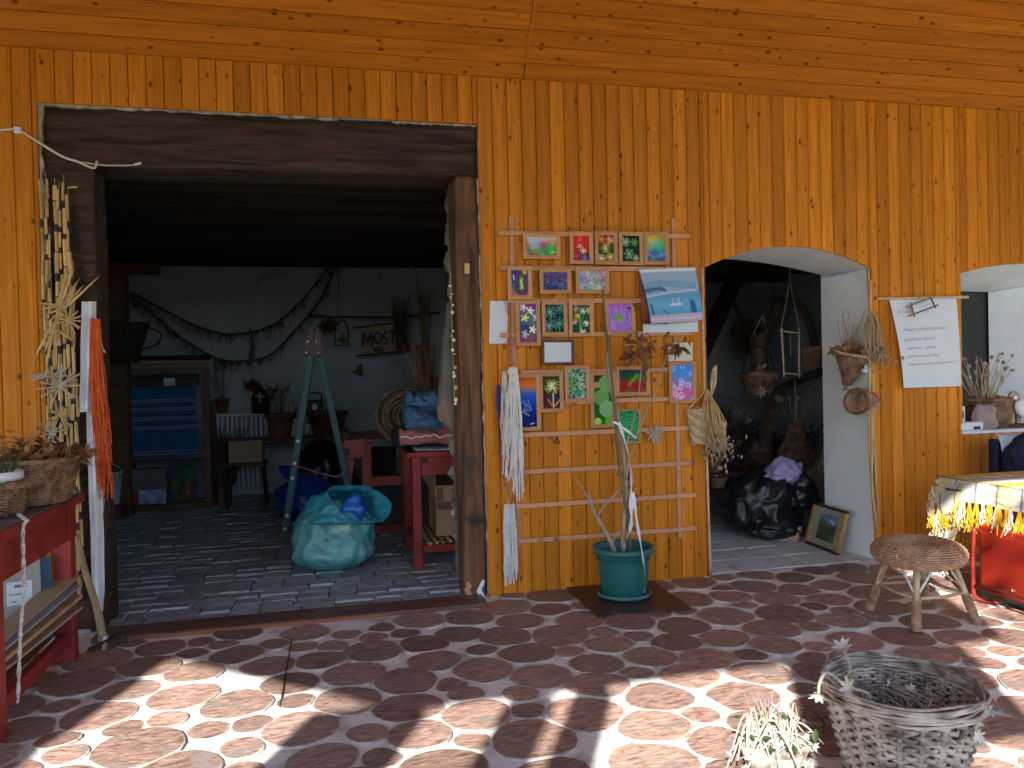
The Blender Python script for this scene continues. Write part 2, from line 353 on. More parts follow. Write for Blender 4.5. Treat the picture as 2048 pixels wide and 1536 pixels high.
MB().bx(-1.22, .35, -.264, -.2555, .0, .027).build('threshold_edge', M('orange_edge', (.28, .10, .045), .7), terrace)

# --- grey brick floor of the left room
bf = MB().bx(-3.45, 1.6, -.018, 5.6, -.2, .004).build('brick_floor', m_bgrout); tag(bf, None, kind='structure')
rest = MB(); y = -.012; row = 0; nb = 0; shared = {}
while y < 5.5:
    dy = .165+rnd.uniform(-.015, .015); x = -3.4-rnd.uniform(0, .2); row += 1
    while x < 1.55:
        w = rnd.choice([.19, .22, .25, .27]); x1 = min(x+w-.008, 1.58); y1 = y+dy-.008
        key = (round(w, 2), round(dy, 2), rnd.randrange(3))
        vis = in_view((x+x1)/2, (y+y1)/2, 10) and x1 > -1.95 and nb < 285
        b = MB(); jt = lambda: rnd.uniform(-.006, .006)
        h = .016+rnd.uniform(-.006, .006); ti = rnd.uniform(-.006, .006)
        cs = [(x+jt(), y+jt()), (x1+jt(), y+jt()), (x1+jt(), y1+jt()), (x+jt(), y1+jt())]; cx, cy = (x+x1)/2, (y+y1)/2
        inn = [(lerp(px, cx, .09), lerp(py, cy, .13)) for px, py in cs]
        b.add([(*c, -.01) for c in cs]+[(*c, h-.007) for c in cs]+[(c[0], c[1], h+ti*(1 if i < 2 else -1)) for i, c in enumerate(inn)],
              [[8, 9, 10, 11]]+[[i+4*k, (i+1) % 4+4*k, (i+1) % 4+4*k+4, i+4*k+4] for i in range(4) for k in (0, 1)])
        if vis: b.build('brick', m_brick, bf, base=(cx, cy, 0)); nb += 1
        else: rest.add(b.v, b.f)
        x += w
    y += dy
o = rest.build('far_bricks', m_brick, bf); o['kind'] = 'stuff'
# --- whitened flags of the arched room
ff_ = MB().bx(2.2, 5.6, -.018, 3.9, -.2, .006).build('flagged_floor', m_flag); tag(ff_, None, kind='structure')
y = 0.0
while y < 3.6:
    x = 2.25; dy = rnd.uniform(.26, .36)
    while x < 5.5:
        w = rnd.uniform(.3, .5); jt = lambda: rnd.uniform(-.025, .025); cx, cy = x+w/2, y+dy/2
        cs = [(x+.012+jt(), y+.012+jt()), (x+w/2, y+.01+jt()), (x+w-.012+jt(), y+.012+jt()), (x+w-.012+jt(), y+dy-.012+jt()), (x+w/2, y+dy-.01+jt()), (x+.012+jt(), y+dy-.012+jt())]
        n = 6; h = .013+rnd.uniform(-.004, .004); inn = [(lerp(px, cx, .06), lerp(py, cy, .06)) for px, py in cs]
        if y > .03 or True:
            MB().add([(*c, .0) for c in cs]+[(*c, h-.004) for c in cs]+[(*c, h) for c in inn], [[12, 13, 14, 15, 16, 17]]+[[i+n*k, (i+1) % n+n*k, (i+1) % n+n*k+n, i+n*k+n] for i in range(n) for k in (0, 1)]).build('flagstone', m_flag, ff_, base=(cx, cy, 0))
        x += w
    y += dy

# ================================================================ the building
house = thing('workshop_building', 'farm workshop clad in varnished pine boards with a wide doorway and an arched doorway', 'building', (0, 0, 0))
WT = .55; ZT = 3.585
XL, XR = -1.69, 1.035            # wide doorway
AX0, AX1 = 2.715, 4.13           # arched doorway
def arch_z(x): return 2.295+.165*(1-((x-(AX0+AX1)/2)/((AX1-AX0)/2))**2)
NX0, NX1, NZ0 = 4.955, 6.35, .965
def niche_z(x): return 2.265+.085*(1-((x-(NX0+NX1)/2)/((NX1-NX0)/2))**2)
w = MB(); Y0 = .012
w.bx(-6.4, XL, Y0, WT, -.1, 4.2); w.bx(XL, XR, Y0, WT, 3.265, 4.2); w.bx(XR, AX0, Y0, WT, -.1, 4.2)
w.bx(AX1, NX0, Y0, WT, -.1, 4.2); w.bx(NX1, 9, Y0, WT, -.1, 4.2); w.bx(NX0, NX1, Y0, WT, -.1, NZ0)
# splayed right jamb and vault of the arch: narrower on the room side
IR = wl(1646, 800, WT).x; izl = wl(1475, 519, WT).z; izr = wl(1641, 553, WT).z
def vault(x0, x1, zf, xb0, xb1, zb, top=4.2, n=20):
    fr = [(lerp(x0, x1, i/n), Y0, zf(lerp(x0, x1, i/n))) for i in range(n+1)]
    bk = [(lerp(xb0, xb1, i/n), WT, zb(i/n)) for i in range(n+1)]
    ft = [(p[0], Y0, top) for p in fr]; bt = [(p[0], WT, top) for p in fr]; N = n+1
    w.add(fr+bk+ft+bt, [[i, i+1, N+i+1, N+i] for i in range(n)]+[[i, 2*N+i, 2*N+i+1, i+1] for i in range(n)]+[[N+i, N+i+1, 3*N+i+1, 3*N+i] for i in range(n)])
vault(AX0, AX1, arch_z, AX0, IR, lambda t: izl-.0+ (izr-izl)*t*t*.9 + .02*math.sin(math.pi*t))
w.add([(AX1, Y0, -.1), (AX1, Y0, arch_z(AX1)), (IR, WT, izr-.02), (IR, WT, -.1), (AX1, WT, -.1), (AX1, WT, 3)], [[0, 1, 2, 3], [3, 2, 5, 4]])
NR = wl(1978, 700, WT).x
vault(NX0, NX1, niche_z, NX0, NR, lambda t: 2.19-.02*t)
w.add([(NX1, Y0, NZ0-.1), (NX1, Y0, niche_z(NX1)), (NR, WT, 2.165), (NR, WT, NZ0-.1), (NX1, WT, NZ0-.1), (NX1, WT, 2.4)], [[0, 1, 2, 3], [3, 2, 5, 4]])
w.build('plaster_wall', m_plaster, house)
MB().bx(NX0-.02, NX1, -.03, WT+.02, NZ0, NZ0+.025, .006).build('niche_sill', m_plaster, house)
wn = MB().bx(NX0-.1, NX1, WT+.02, WT+.04, NZ0, 2.4).build('dark_window', M('unlit_glass', (.012, .012, .013), .5, .1), house)  # black slab stands in for the unlit room behind the window
MB().bx(NX0, NX0+.05, WT-.03, WT+.018, NZ0+.03, 2.3).bx(NX0+.051, NR, WT-.03, WT+.018, NZ0+.03, NZ0+.08).build('window_frame', m_dark, wn)

# --- vertical cladding boards
pan = MB()
for x0, x1, z0, z1 in ((-6.4, XL, 0, ZT), (XL, XR, 3.27, ZT), (XR, AX0, 0, ZT), (AX0, AX1, 2.47, ZT), (AX1, NX0, 0, ZT), (NX0, NX1, 2.36, ZT), (NX0, NX1, 0, NZ0-.02), (NX1, 9, 0, ZT)):
    pan.bx(x0+.004, x1-.004, .002, .011, z0+.004, z1)
panel = pan.build('cladding_batten', m_joint, house)
BP = .1035
def board(x0, x1, zb0, zb1, zt):
    w_ = x1-x0; c = min(.0075, w_*.3); prof = [(0, .002), (0, -.012), (c, -.017), (w_-c-.014, -.017), (w_-c-.012, -.0145), (w_-c-.010, -.0145), (w_-c-.008, -.017), (w_-c, -.017), (w_, -.012), (w_, .002)]
    if w_ < .05: prof = [(0, .002), (0, -.012), (c, -.017), (w_-c, -.017), (w_, -.012), (w_, .002)]
    n = len(prof); zz = lambda x: zb0+(zb1-zb0)*x/w_
    v = [(x0+x, y, zz(x)) for x, y in prof]+[(x0+x, y, zt) for x, y in prof]
    MB().add(v, [[i, (i+1) % n, (i+1) % n+n, i+n] for i in range(n)]+[list(range(n)), list(range(n, 2*n))[::-1]]).build('board', m_pine_v, panel, base=((x0+x1)/2, 0, (zb0+zt)/2))
def clad(x0, x1, zb, zt, ph=0.0):
    x = x0+ph-BP if ph else x0
    while x < x1-.004:
        a = max(x, x0); b = min(x+BP-.0042, x1)
        if b-a > .012:
            f = zb if callable(zb) else (lambda t: zb)
            board(a, b, f(a), f(b), zt)
        x += BP
clad(-3.3, XL, .004, ZT, .03); clad(XL+.001, XR-.002, 3.262, ZT); clad(XR, AX0-.001, .004, ZT); clad(AX0+.001, AX1-.001, lambda t: arch_z(t)-.004, ZT, .05)
clad(AX1+.001, NX0-.001, .004, ZT, .06); clad(NX0+.001, NX1, lambda t: niche_z(t)-.004, ZT, .07); clad(NX0+.001, NX1, .004, NZ0-.002, .07); clad(NX1+.001, 8, .004, ZT)
# a rough pale plaster edge round the wide doorway
pe = MB()
def rough_strip(p0, p1, wd, seed):
    g = random.Random(seed); n = 40; p0 = Vector(p0); p1 = Vector(p1); d = (p1-p0).normalized(); s_ = Vector((0, 1, 0)).cross(d)
    top = [p0.lerp(p1, i/n)+Vector((0, -.006+g.uniform(-.004, .003), 0)) for i in range(n+1)]
    bot = [q+s_*(wd*g.uniform(.25, 1.25)) for q in top]; bk = [q+Vector((0, .05, 0)) for q in bot]; N = n+1
    pe.add(top+bot+bk, [[i, i+1, N+i+1, N+i] for i in range(n)]+[[N+i, N+i+1, 2*N+i+1, 2*N+i] for i in range(n)])
rough_strip((XL, 0, 3.26), (.1, 0, 3.26), .018, 1); rough_strip((.45, 0, 3.258), (XR, 0, 3.258), .014, 2)
rough_strip((XL+.004, 0, .35), (XL+.004, 0, 3.255), .024, 3); rough_strip((XR-.001, 0, .0), (XR-.001, 0, 2.9), -.012, 5)
pe.build('broken_plaster_edge', M('cracked_plaster', (.40, .33, .24), .95, .4, 12, bump=.8, spots=((.12, .09, .06), 9, .58)), house)

# --- old timbers of the wide doorway
def timber(name, x0, x1, y0, y1, z0, z1, ax, mat, seed, nseg=26, amp=.008):
    g = random.Random(seed); N = 12; b = MB()
    def pt(u, v):
        t = u*2*math.pi; c, s_ = math.cos(t), math.sin(t); k = 1/max(abs(c), abs(s_))**.96
        a = c*k; bb = s_*k
        if ax == 'x': p = Vector((lerp(x0, x1, v), (y0+y1)/2+a*(y1-y0)/2, (z0+z1)/2+bb*(z1-z0)/2)); q = Vector((p.x*.7, p.y*6, p.z*6))
        else: p = Vector(((x0+x1)/2+a*(x1-x0)/2, (y0+y1)/2+bb*(y1-y0)/2, lerp(z0, z1, v))); q = Vector((p.x*9, p.y*9, p.z*.9))
        dn = noise.noise(q+Vector((seed*7, 0, 0)))*amp*2+noise.noise(q*3+Vector((seed, 3, 1)))*amp
        c0 = Vector((p.x if ax == 'x' else (x0+x1)/2, (y0+y1)/2, (z0+z1)/2 if ax == 'x' else p.z))
        return p+(p-c0).normalized()*dn
    b.grid(pt, 48, nseg*2, True); n = len(b.v); b.f += [list(range(48))[::-1], list(range(n-48, n))]; b.mi += [0, 0]
    return b.build(name, mat, house, smooth=True)
timber('lintel_beam', XL+.03, XR-.004, .012, .42, 2.905, 3.245, 'x', m_beam, 1, amp=.012)
timber('door_post', -1.655, -1.40, .02, .30, -.02, 2.925, 'z', m_beam, 2, amp=.014)
rp = timber('door_post', .862, 1.022, -.015, .22, -.02, 2.90, 'z', m_post, 3, 40, .014); rp['label'] = 'weathered reddish oak door post'
b = MB(); b.grid(lambda u, v: Vector((lerp(.868, .905, u)+.01*math.sin(v*9), -.032-.006*math.sin(u*3.1), lerp(.02, .125, v)*(1-.3*abs(u-.4)))), 5, 6); b.build('bare_wood_scar', M('scar', (.5, .27, .17), .8), rp)
b = MB(); b.grid(lambda u, v: Vector((lerp(.955, .99, u)+.012*math.sin(v*7+1), -.036-.004*math.sin(u*3), lerp(.0, .14, v)*(1-.5*abs(u-.6)))), 5, 6); b.build('plaster_smear', m_plaster, rp)
# rubble stone jamb behind the post
for k in range(15):
    z0 = .2+k*.2; b = MB(); b.ball((.99+rnd.uniform(-.02, .02), .50+rnd.uniform(-.03, .03), z0), .125, 12, 1.0, .9, .95, .5); b.build('jamb_stone', m_stone, house, smooth=False)
MB().bx(.90, 1.04, .35, .6, -.1, 3.1).build('jamb_core', m_stone, house)

# --- rooms behind
b = MB(); BY = 5.55
b.bx(-3.6, 1.7, BY, BY+.2, -.1, 3.4).bx(-3.65, -3.45, WT, BY, -.1, 3.4).bx(1.6, 2.2, WT, BY, -.1, 3.4).bx(2.2, 6.2, 3.75, 3.95, -.1, 3.4).bx(5.55, 5.75, WT+.1, 3.75, -.1, 3.4)
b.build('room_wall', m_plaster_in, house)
for nm, x0, x1, y1 in (('left', -3.6, 1.7, BY), ('right', 2.2, 5.7, 3.75)):
    MB().bx(x0, x1, WT+.002, y1, 3.16 if nm == 'left' else 2.82, 3.45).build('room_ceiling', m_dark, house)
for k, y in enumerate((.75, 1.3, 1.95, 2.65, 3.4, 4.2, 5.0)):
    MB().bx(-3.44, 1.59, y, y+.2, 2.93 if y < 4.9 else 2.98, 3.158, .02).build('ceiling_beam', m_dark, house)
for y in (.9, 1.7, 2.5, 3.3):
    MB().bx(2.21, 5.54, y, y+.2, 2.6, 2.818, .02).build('ceiling_beam', m_dark, house)
p = wl(240, 740, 4.5); MB().bx(p.x-.1, p.x+.1, 4.4, 4.6, 0, 2.92, .015).build('room_post', m_brown, house)
MB().bx(p.x-.35, p.x+.45, 4.38, 4.62, 2.80, 2.925, .015).build('post_cap', m_brown, house)
# diagonal prop in the arched room
a = wl(1405, 700, 2.9); c = wl(1470, 560, 2.9); MB().bar(a+(a-c)*.1, c+(c-a)*.4, .16, .14).build('ceiling_brace', m_dark, house)

# --- sloping porch roof: rises from the wall at fifty degrees to a ridge, falls to the eave
SL = math.atan2(.413, .34); RY = -3.5; RZ = ZT+(-RY)*math.tan(SL); dy_, dz_ = -math.cos(SL), math.sin(SL)
nx_, nz_ = math.sin(SL), math.cos(SL)          # upward/backward normal (y,z)
def slope_pt(s_, h): return (dy_*s_+nx_*h, ZT+dz_*s_+nz_*h)
LSL = -RY/math.cos(SL)
y0, z0 = slope_pt(0, .02); y1, z1 = slope_pt(LSL, .02); y2, z2 = slope_pt(LSL, .14); y3, z3 = slope_pt(-.1, .14)
ceil = MB().add([(x, y, z) for x in (-6.4, 9) for y, z in ((y0, z0), (y1, z1), (y2, z2), (y3, z3))], [[0, 1, 2, 3], [4, 5, 6, 7], [0, 1, 5, 4], [1, 2, 6, 5], [2, 3, 7, 6], [3, 0, 4, 7]]).build('porch_ceiling', m_joint, house)
CP = .1105
SX = wl(1046, 165).x
for side, xa, xb, off in ((0, -3.4, SX-.004, 0), (1, SX+.004, 8, .012)):
    s_ = off-.0
    if off: pass
    k = 0
    while s_ < LSL-.1:
        e = min(s_+CP-.0018, LSL); c = .005
        prof = [(s_, .018), (s_, .004), (s_+c, 0), (e-c, 0), (e, .004), (e, .018)]
        v = [(x, *slope_pt(a_, h)) for x in (xa, xb) for a_, h in prof]; n = 6
        cy, cz = slope_pt(s_+CP/2, 0)
        if side == 1 and k == 0: v = [(x, *slope_pt(max(a_-off, 0) if a_ < .05 else a_, h)) for x in (xa, xb) for a_, h in prof]
        MB().add(v, [[i, (i+1) % n, (i+1) % n+n, i+n] for i in range(n)]+[list(range(n)), list(range(n, 2*n))[::-1]]).build('ceiling_board', m_pine_h, ceil, base=((xa+xb)/2, cy, cz))
        s_ += CP; k += 1
q0 = slope_pt(.12, -.003); q1 = slope_pt(1.6, -.003)
MB().bar((SX+.002, *q0), (SX+.03, *q1), .02, .008, up=(0, nx_, nz_)).build('seam_strip', m_pine_h, ceil)
# outer roof cut to shape the sun patches, eave beam, posts (behind the photographer)
EY = -7.0; EZ = 3.86
def roof_slab(name, xa, xb, ye, ze):
    MB().add([(x, y, z) for x in (xa, xb) for y, z in ((RY, RZ), (ye, ze), (ye, ze+.14), (RY, RZ+.16))], [[0, 1, 2, 3], [4, 5, 6, 7], [0, 1, 5, 4], [1, 2, 6, 5], [2, 3, 7, 6], [3, 0, 4, 7]]).build(name, m_pine_h, house)
roof_slab('shading_roof', -2.55, .92, EY, EZ)
fz = lambda y: RZ+(y-RY)/(EY-RY)*(EZ-RZ)
MB().add([(x, y, z+h) for h in (0, .14) for x, y, z in ((-2.551, RY, RZ), (-3.95, RY, RZ), (-3.95, EY+.41, fz(EY+.41)), (-2.78, EY+.10, fz(EY+.10)), (-2.551, EY+.03, fz(EY+.03)))], [[0, 1, 2, 3, 4], [9, 8, 7, 6, 5]]+[[i, (i+1) % 5, (i+1) % 5+5, i+5] for i in range(5)]).build('shading_roof', m_pine_h, house)  # slanted eave shaped to outline the left sun patch
roof_slab('shading_roof', -6.4, -3.951, EY, EZ)
MB().bx(9.0, 9.2, EY, .5, 2.7, 8).build('shade_gable', m_pine_v, house)  # unseen end wall, added to keep sky off the upper boards
roof_slab('shading_roof', .921, 9, -6.35, fz(-6.35))  # eave placed to keep sun off the right-hand boards
for x0, x1 in ((-2.8, -2.3), (-1.86, -1.69), (-1.535, -1.41), (-.40, -.12), (8.0, 8.3)):
    MB().bx(x0, x1, EY-.1, EY+.1, -.05, EZ-.002, .01).build('porch_post', m_brown, house)
MB().bx(.181, .60, EY-.06, EY+.06, 3.2, EZ-.003).bx(-.119, .18, EY-.06, EY+.06, 2.75, EZ-.003).build('shade_screen', m_brown, house)  # unseen panel, shaped to shade the tall basket and nearby tiles
MB().bx(-6.4, -3.92, EY-.06, EY+.06, 3.2, EZ-.003).build('shade_fascia', m_pine_v, house)  # unseen board, sized to shade the left floor and admit skylight below
MB().bx(-6.6, -6.4, EY, .5, 2.7, 8).build('shade_gable', m_pine_v, house)  # unseen end wall, left open below to let skylight in

# --- the yard behind the photographer: a tree whose leaves dapple the light, and an added building that blocks low sky
def tree(loc, label, seed, crown_c, crown_r, nclump=60, nleaf=26, low=()):
    g = random.Random(seed); t = thing('walnut_tree', label, 'tree', loc); L = Vector(loc); b = MB(); cc = Vector(crown_c)
    b.tube(catmull([L+Vector((0, 0, -.1)), L+Vector((.06, .05, 1.5)), L+Vector((-.05, .1, 3)), L.lerp(cc, .75)], 5), [.16-.008*i for i in range(16)], 9)
    lf = MB()
    for k in range(nclump):
        while True:
            q = Vector((g.uniform(-1, 1), g.uniform(-1, 1), g.uniform(-1, 1)))
            if .25 < q.length < 1: break
        p = cc+Vector((q.x*crown_r[0], q.y*crown_r[1], q.z*crown_r[2]))
        if k < len(low): p = Vector(low[k])
        if k % 4 == 0 or k < len(low): b.tube([L.lerp(cc, .6), L.lerp(cc, .75).lerp(p, .5)+Vector((0, 0, .1)), p], [.06, .035, .01], 5)
        for j in range(nleaf):
            d = Vector((g.gauss(0, 1), g.gauss(0, 1), g.gauss(0, .6))).normalized()
            lf.leaf(p+d*g.uniform(.02, .28), d+Vector((0, 0, -.3)), g.uniform(.09, .16), g.uniform(.05, .08), (g.gauss(0, 1), g.gauss(0, 1), 1))
    b.build('trunk', m_bark, t, True); lf.build('crown', m_treeleaf, t)
tree((3.0, -9.4, 0), 'broad leafy tree standing in the yard in front of the porch', 4, (2.9, -8.7, 6.75), (2.4, 1.1, 1.5), 70, 24, ((.45, -8.4, 5.45), (.7, -8.3, 5.6), (.95, -8.5, 5.2), (.6, -8.5, 5.15), (1.3, -8.4, 5.5)))
br = thing('sky_blocker', 'long plastered building with a tiled roof, added across the yard to block low sky', 'building', (0, -25, 0))  # unseen, added to keep low sky out of the rooms
MB().bx(-14, 16, -29, -25, -.1, 2.6).build('wall', m_plaster_in, br)
MB().add([(x, y, z) for x in (-14.3, 16.3) for y, z in ((-24.6, 2.55), (-27, 4.0), (-29.4, 2.55))], [[0, 1, 2], [3, 4, 5], [0, 1, 4, 3], [1, 2, 5, 4], [2, 0, 3, 5]]).build('roof', m_terra, br)
for x in (-9, -4, 1, 6, 11):
    wdo = MB().bx(x-.5, x+.5, -25.03, -24.99, 1, 2.1).build('window', m_black, br); MB().bx(x-.6, x+.6, -25.08, -24.985, .9, .985).build('sill', m_plaster, wdo)
# ================================================================ shared makers
def weave(b, c, rf, z0, z1, rows, nst, rad, sx=1, sy=1, ax=None, amp=None, stakes=True, seed=0, k=2, flat=1.0, tilt=None):
    g = random.Random(seed); c = Vector(c); amp = rad*1.1 if amp is None else amp
    def P(a, r_, z):
        p = Vector((r_*sx*math.cos(a), r_*sy*math.sin(a), z)); return c+(ax @ p if ax is not None else p)
    for i in range(rows):
        z = lerp(z0, z1, (i+.5)/rows); n = nst*k; r_ = rf(z); ph = g.uniform(-.15, .15)
        b.tube([P(2*math.pi*(j+ph)/n, r_+amp*math.cos(math.pi*(j/(k/2)+i))*(1 if k > 1 else 1), z+g.uniform(-.25, .25)*rad) for j in range(n)], rad*g.uniform(.85, 1.15), 5, True, flat)
    if stakes:
        for j in range(nst):
            a = 2*math.pi*(j+.0)/nst; b.tube([P(a, rf(lerp(z0, z1, t/5)), lerp(z0, z1, t/5)) for t in range(6)], rad*1.15, 5)
def braid(b, c, r_, z, rad, n=80, sx=1, sy=1, tw=22, ax=None, strands=3, sp=1.2):
    c = Vector(c)
    for q in range(strands):
        pts = []
        for j in range(n):
            a = 2*math.pi*j/n; t = tw*a+q*2*math.pi/strands; rr = r_+rad*sp*math.cos(t)
            p = Vector((rr*sx*math.cos(a), rr*sy*math.sin(a), z+rad*sp*math.sin(t))); pts.append(c+(ax @ p if ax is not None else p))
        b.tube(pts, rad, 5, True)
def wicker_basket(name, label, loc, r0, r1, h, rows, nst, rad, mat, sx=1, sy=1, group=None, belly=0, rimrad=None, cat='basket', seed=1, k=2):
    t = thing(name, label, cat, loc, group); rf = lambda z: lerp(r0, r1, z/h)+belly*math.sin(math.pi*z/h)
    b = MB(); weave(b, loc, rf, .005, h*.97, rows, nst, rad, sx, sy, seed=seed, k=k); b.build('woven_side', mat, t, True)
    b = MB(); braid(b, loc, r1, h, rimrad or rad*1.5, sx=sx, sy=sy); b.build('rim', mat, t, True)
    b = MB(); b.lathe([(r0*.96, .004), (r0*.96, .012)], loc, 24, sx, sy); b.build('base', mat, t)
    return t
def hank(b, top, length, width, n, rad, seed, dy=.02, taper=.5, wig=.012, lv=.25, sway=0):
    g = random.Random(seed); top = Vector(top)
    for i in range(n):
        L = length*(1-g.uniform(0, lv)); ox = g.uniform(-1, 1)*width; oy = g.uniform(-1, .4)*dy; ph = g.uniform(0, 6); pts = []
        for j in range(9):
            t = j/8; s_ = (taper+(1-taper)*min(1, t*2.2)); pts.append(top+Vector((ox*s_+wig*math.sin(t*9+ph)*t+sway*t*t, oy*s_+wig*.4*math.cos(t*7+ph)*t, -L*t)))
        b.tube(pts, rad, 3)
def star(b, c, r_, n, rad, seed, dep=.5):
    g = random.Random(seed); c = Vector(c)
    for i in range(n):
        a = math.pi*2*i/n+g.uniform(-.2, .2); d = Vector((math.cos(a), g.uniform(-dep, .05), math.sin(a))); b.tube([c+d*.004, c+d*r_*g.uniform(.75, 1.1)], [rad, rad*1.15], 5)
def bag(name, mat, parent, c, rx, ry, h, seed, crease=.09, freq=2.2, top=.55, nu=64, nv=40, lean=0):
    c = Vector(c)
    def pt(u, v):
        a = 2*math.pi*u; zt = v
        pr = (math.sin(math.pi*(.5*min(zt/.28, 1))))**.6 if zt < .28 else (1 if zt < top else max(.0, math.cos(math.pi/2*min(1, (zt-top)/(1-top)))**.62))
        q = Vector((math.cos(a)*1.2, math.sin(a)*1.2, zt*1.7)); n1 = noise.noise(q*freq*.5+Vector((seed*3.1, 0, 0))); n2 = abs(noise.noise(q*freq+Vector((0, seed*5.3, 0)))); n3 = abs(noise.noise(Vector((q.x*freq*2.5, q.y*freq*2.5, q.z*freq*1.2+seed))))
        k = pr*(1+crease*1.6*n1-crease*2.2*(.3-n2)-crease*.45*(.25-n3)+crease*.55*(1-abs(noise.noise(Vector((q.x*1.9+seed, q.y*1.9+.6*q.z, q.z*2.3)))))**7); w_ = .82 if zt < .06 else 1
        return c+Vector((rx*k*math.cos(a)*w_+lean*zt, ry*k*math.sin(a)*w_, h*zt*(1+.10*n1)))
    b = MB(); b.grid(pt, nu, nv, True); return b.build(name, mat, parent, True)
def spray(bs, bh, base, n, L, spread, seed, head='ball', hs=.012, lean=(0, 0, 0), rad=.0022, leaves=0, bl=None):
    g = random.Random(seed); base = Vector(base); lean = Vector(lean)
    for i in range(n):
        a = g.uniform(0, 2*math.pi); s_ = spread*math.sqrt(g.random()); d = (Vector((math.cos(a)*s_, math.sin(a)*s_, 1))+lean).normalized(); l_ = L*g.uniform(.6, 1.05)
        bend = Vector((g.uniform(-.1, .1), g.uniform(-.1, .1), -.05))*l_; p0 = base+Vector((math.cos(a), math.sin(a), 0))*.012*n**.4*g.random(); p1 = p0+d*l_*.55; p2 = p0+d*l_+bend
        bs.tube([p0, p1, p2], [rad, rad*.8, rad*.6], 4)
        if head == 'ball': bh.ball(p2, hs*g.uniform(.6, 1.2), 6, 1, 1, 1.1, .5)
        elif head == 'ear':
            for k in range(7): q = p1.lerp(p2, .45+.6*k/7); dd = Vector((g.gauss(0, 1), g.gauss(0, 1), .9)); bh.leaf(q, dd, hs*1.6, hs*.6, n=2) if False else bh.ball(q+dd*hs*.25, hs*.42, 5, 1, 1, 1.6)
        elif head == 'star':
            for k in range(6): aa = k*math.pi/3+g.random()*.4; bh.leaf(p2, Vector((math.cos(aa), math.sin(aa)*.6-.4, .45)), hs*2.2, hs*.9)
        elif head == 'leafy':
            for k in range(5): q = p0.lerp(p2, .4+.15*k); bh.leaf(q, (g.gauss(0, 1), g.gauss(0, 1), g.uniform(-.5, .6)), hs*2.4, hs*1.2)
        if leaves and bl is not None:
            for k in range(leaves): q = p0.lerp(p2, g.uniform(.2, .9)); bl.leaf(q, (g.gauss(0, 1), g.gauss(0, 1), g.uniform(-.6, .5)), hs*3, hs*1.3)
def text(parent, body, loc, size, mat, name='lettering', shear=.25, right=(1, 0, 0), up=(0, 0, 1), bold=0):
    cu = bpy.data.curves.new('lettering', 'FONT'); cu.body = body; cu.size = size; cu.shear = shear; cu.extrude = .0004; cu.offset = bold; cu.resolution_u = 3
    to = bpy.data.objects.new('lettering_src', cu); me = bpy.data.meshes.new_from_object(to); bpy.data.objects.remove(to); bpy.data.curves.remove(cu)
    r_ = Vector(right).normalized(); u_ = Vector(up).normalized(); n_ = r_.cross(u_); off = Vector(loc)-WL(parent)
    for v in me.vertices: c = v.co.copy(); v.co = off+r_*c.x+u_*c.y+n_*c.z
    me.materials.append(mat); o = bpy.data.objects.new(name, me); C.objects.link(o); o.parent = parent; return o
def canvas_obj(name, parent, img, o3, ex, ez, mat, bulge=None):      # img rows from the top; o3 top-left, ex to the right, ez down
    h, w_ = img.shape[:2]; o3 = Vector(o3); ex = Vector(ex); ez = Vector(ez); b = MB()
    b.grid(lambda u, v: o3+ex*u+ez*v+(Vector((0, -bulge(u, v), 0)) if bulge else Vector((0, 0, 0))), w_, h)
    o = b.build(name, mat, parent, True); at = o.data.color_attributes.new('col', 'FLOAT_COLOR', 'POINT')
    at.data.foreach_set('color', np.concatenate([img.reshape(-1, 3), np.ones((h*w_, 1))], 1).astype(np.float32).ravel()); return o
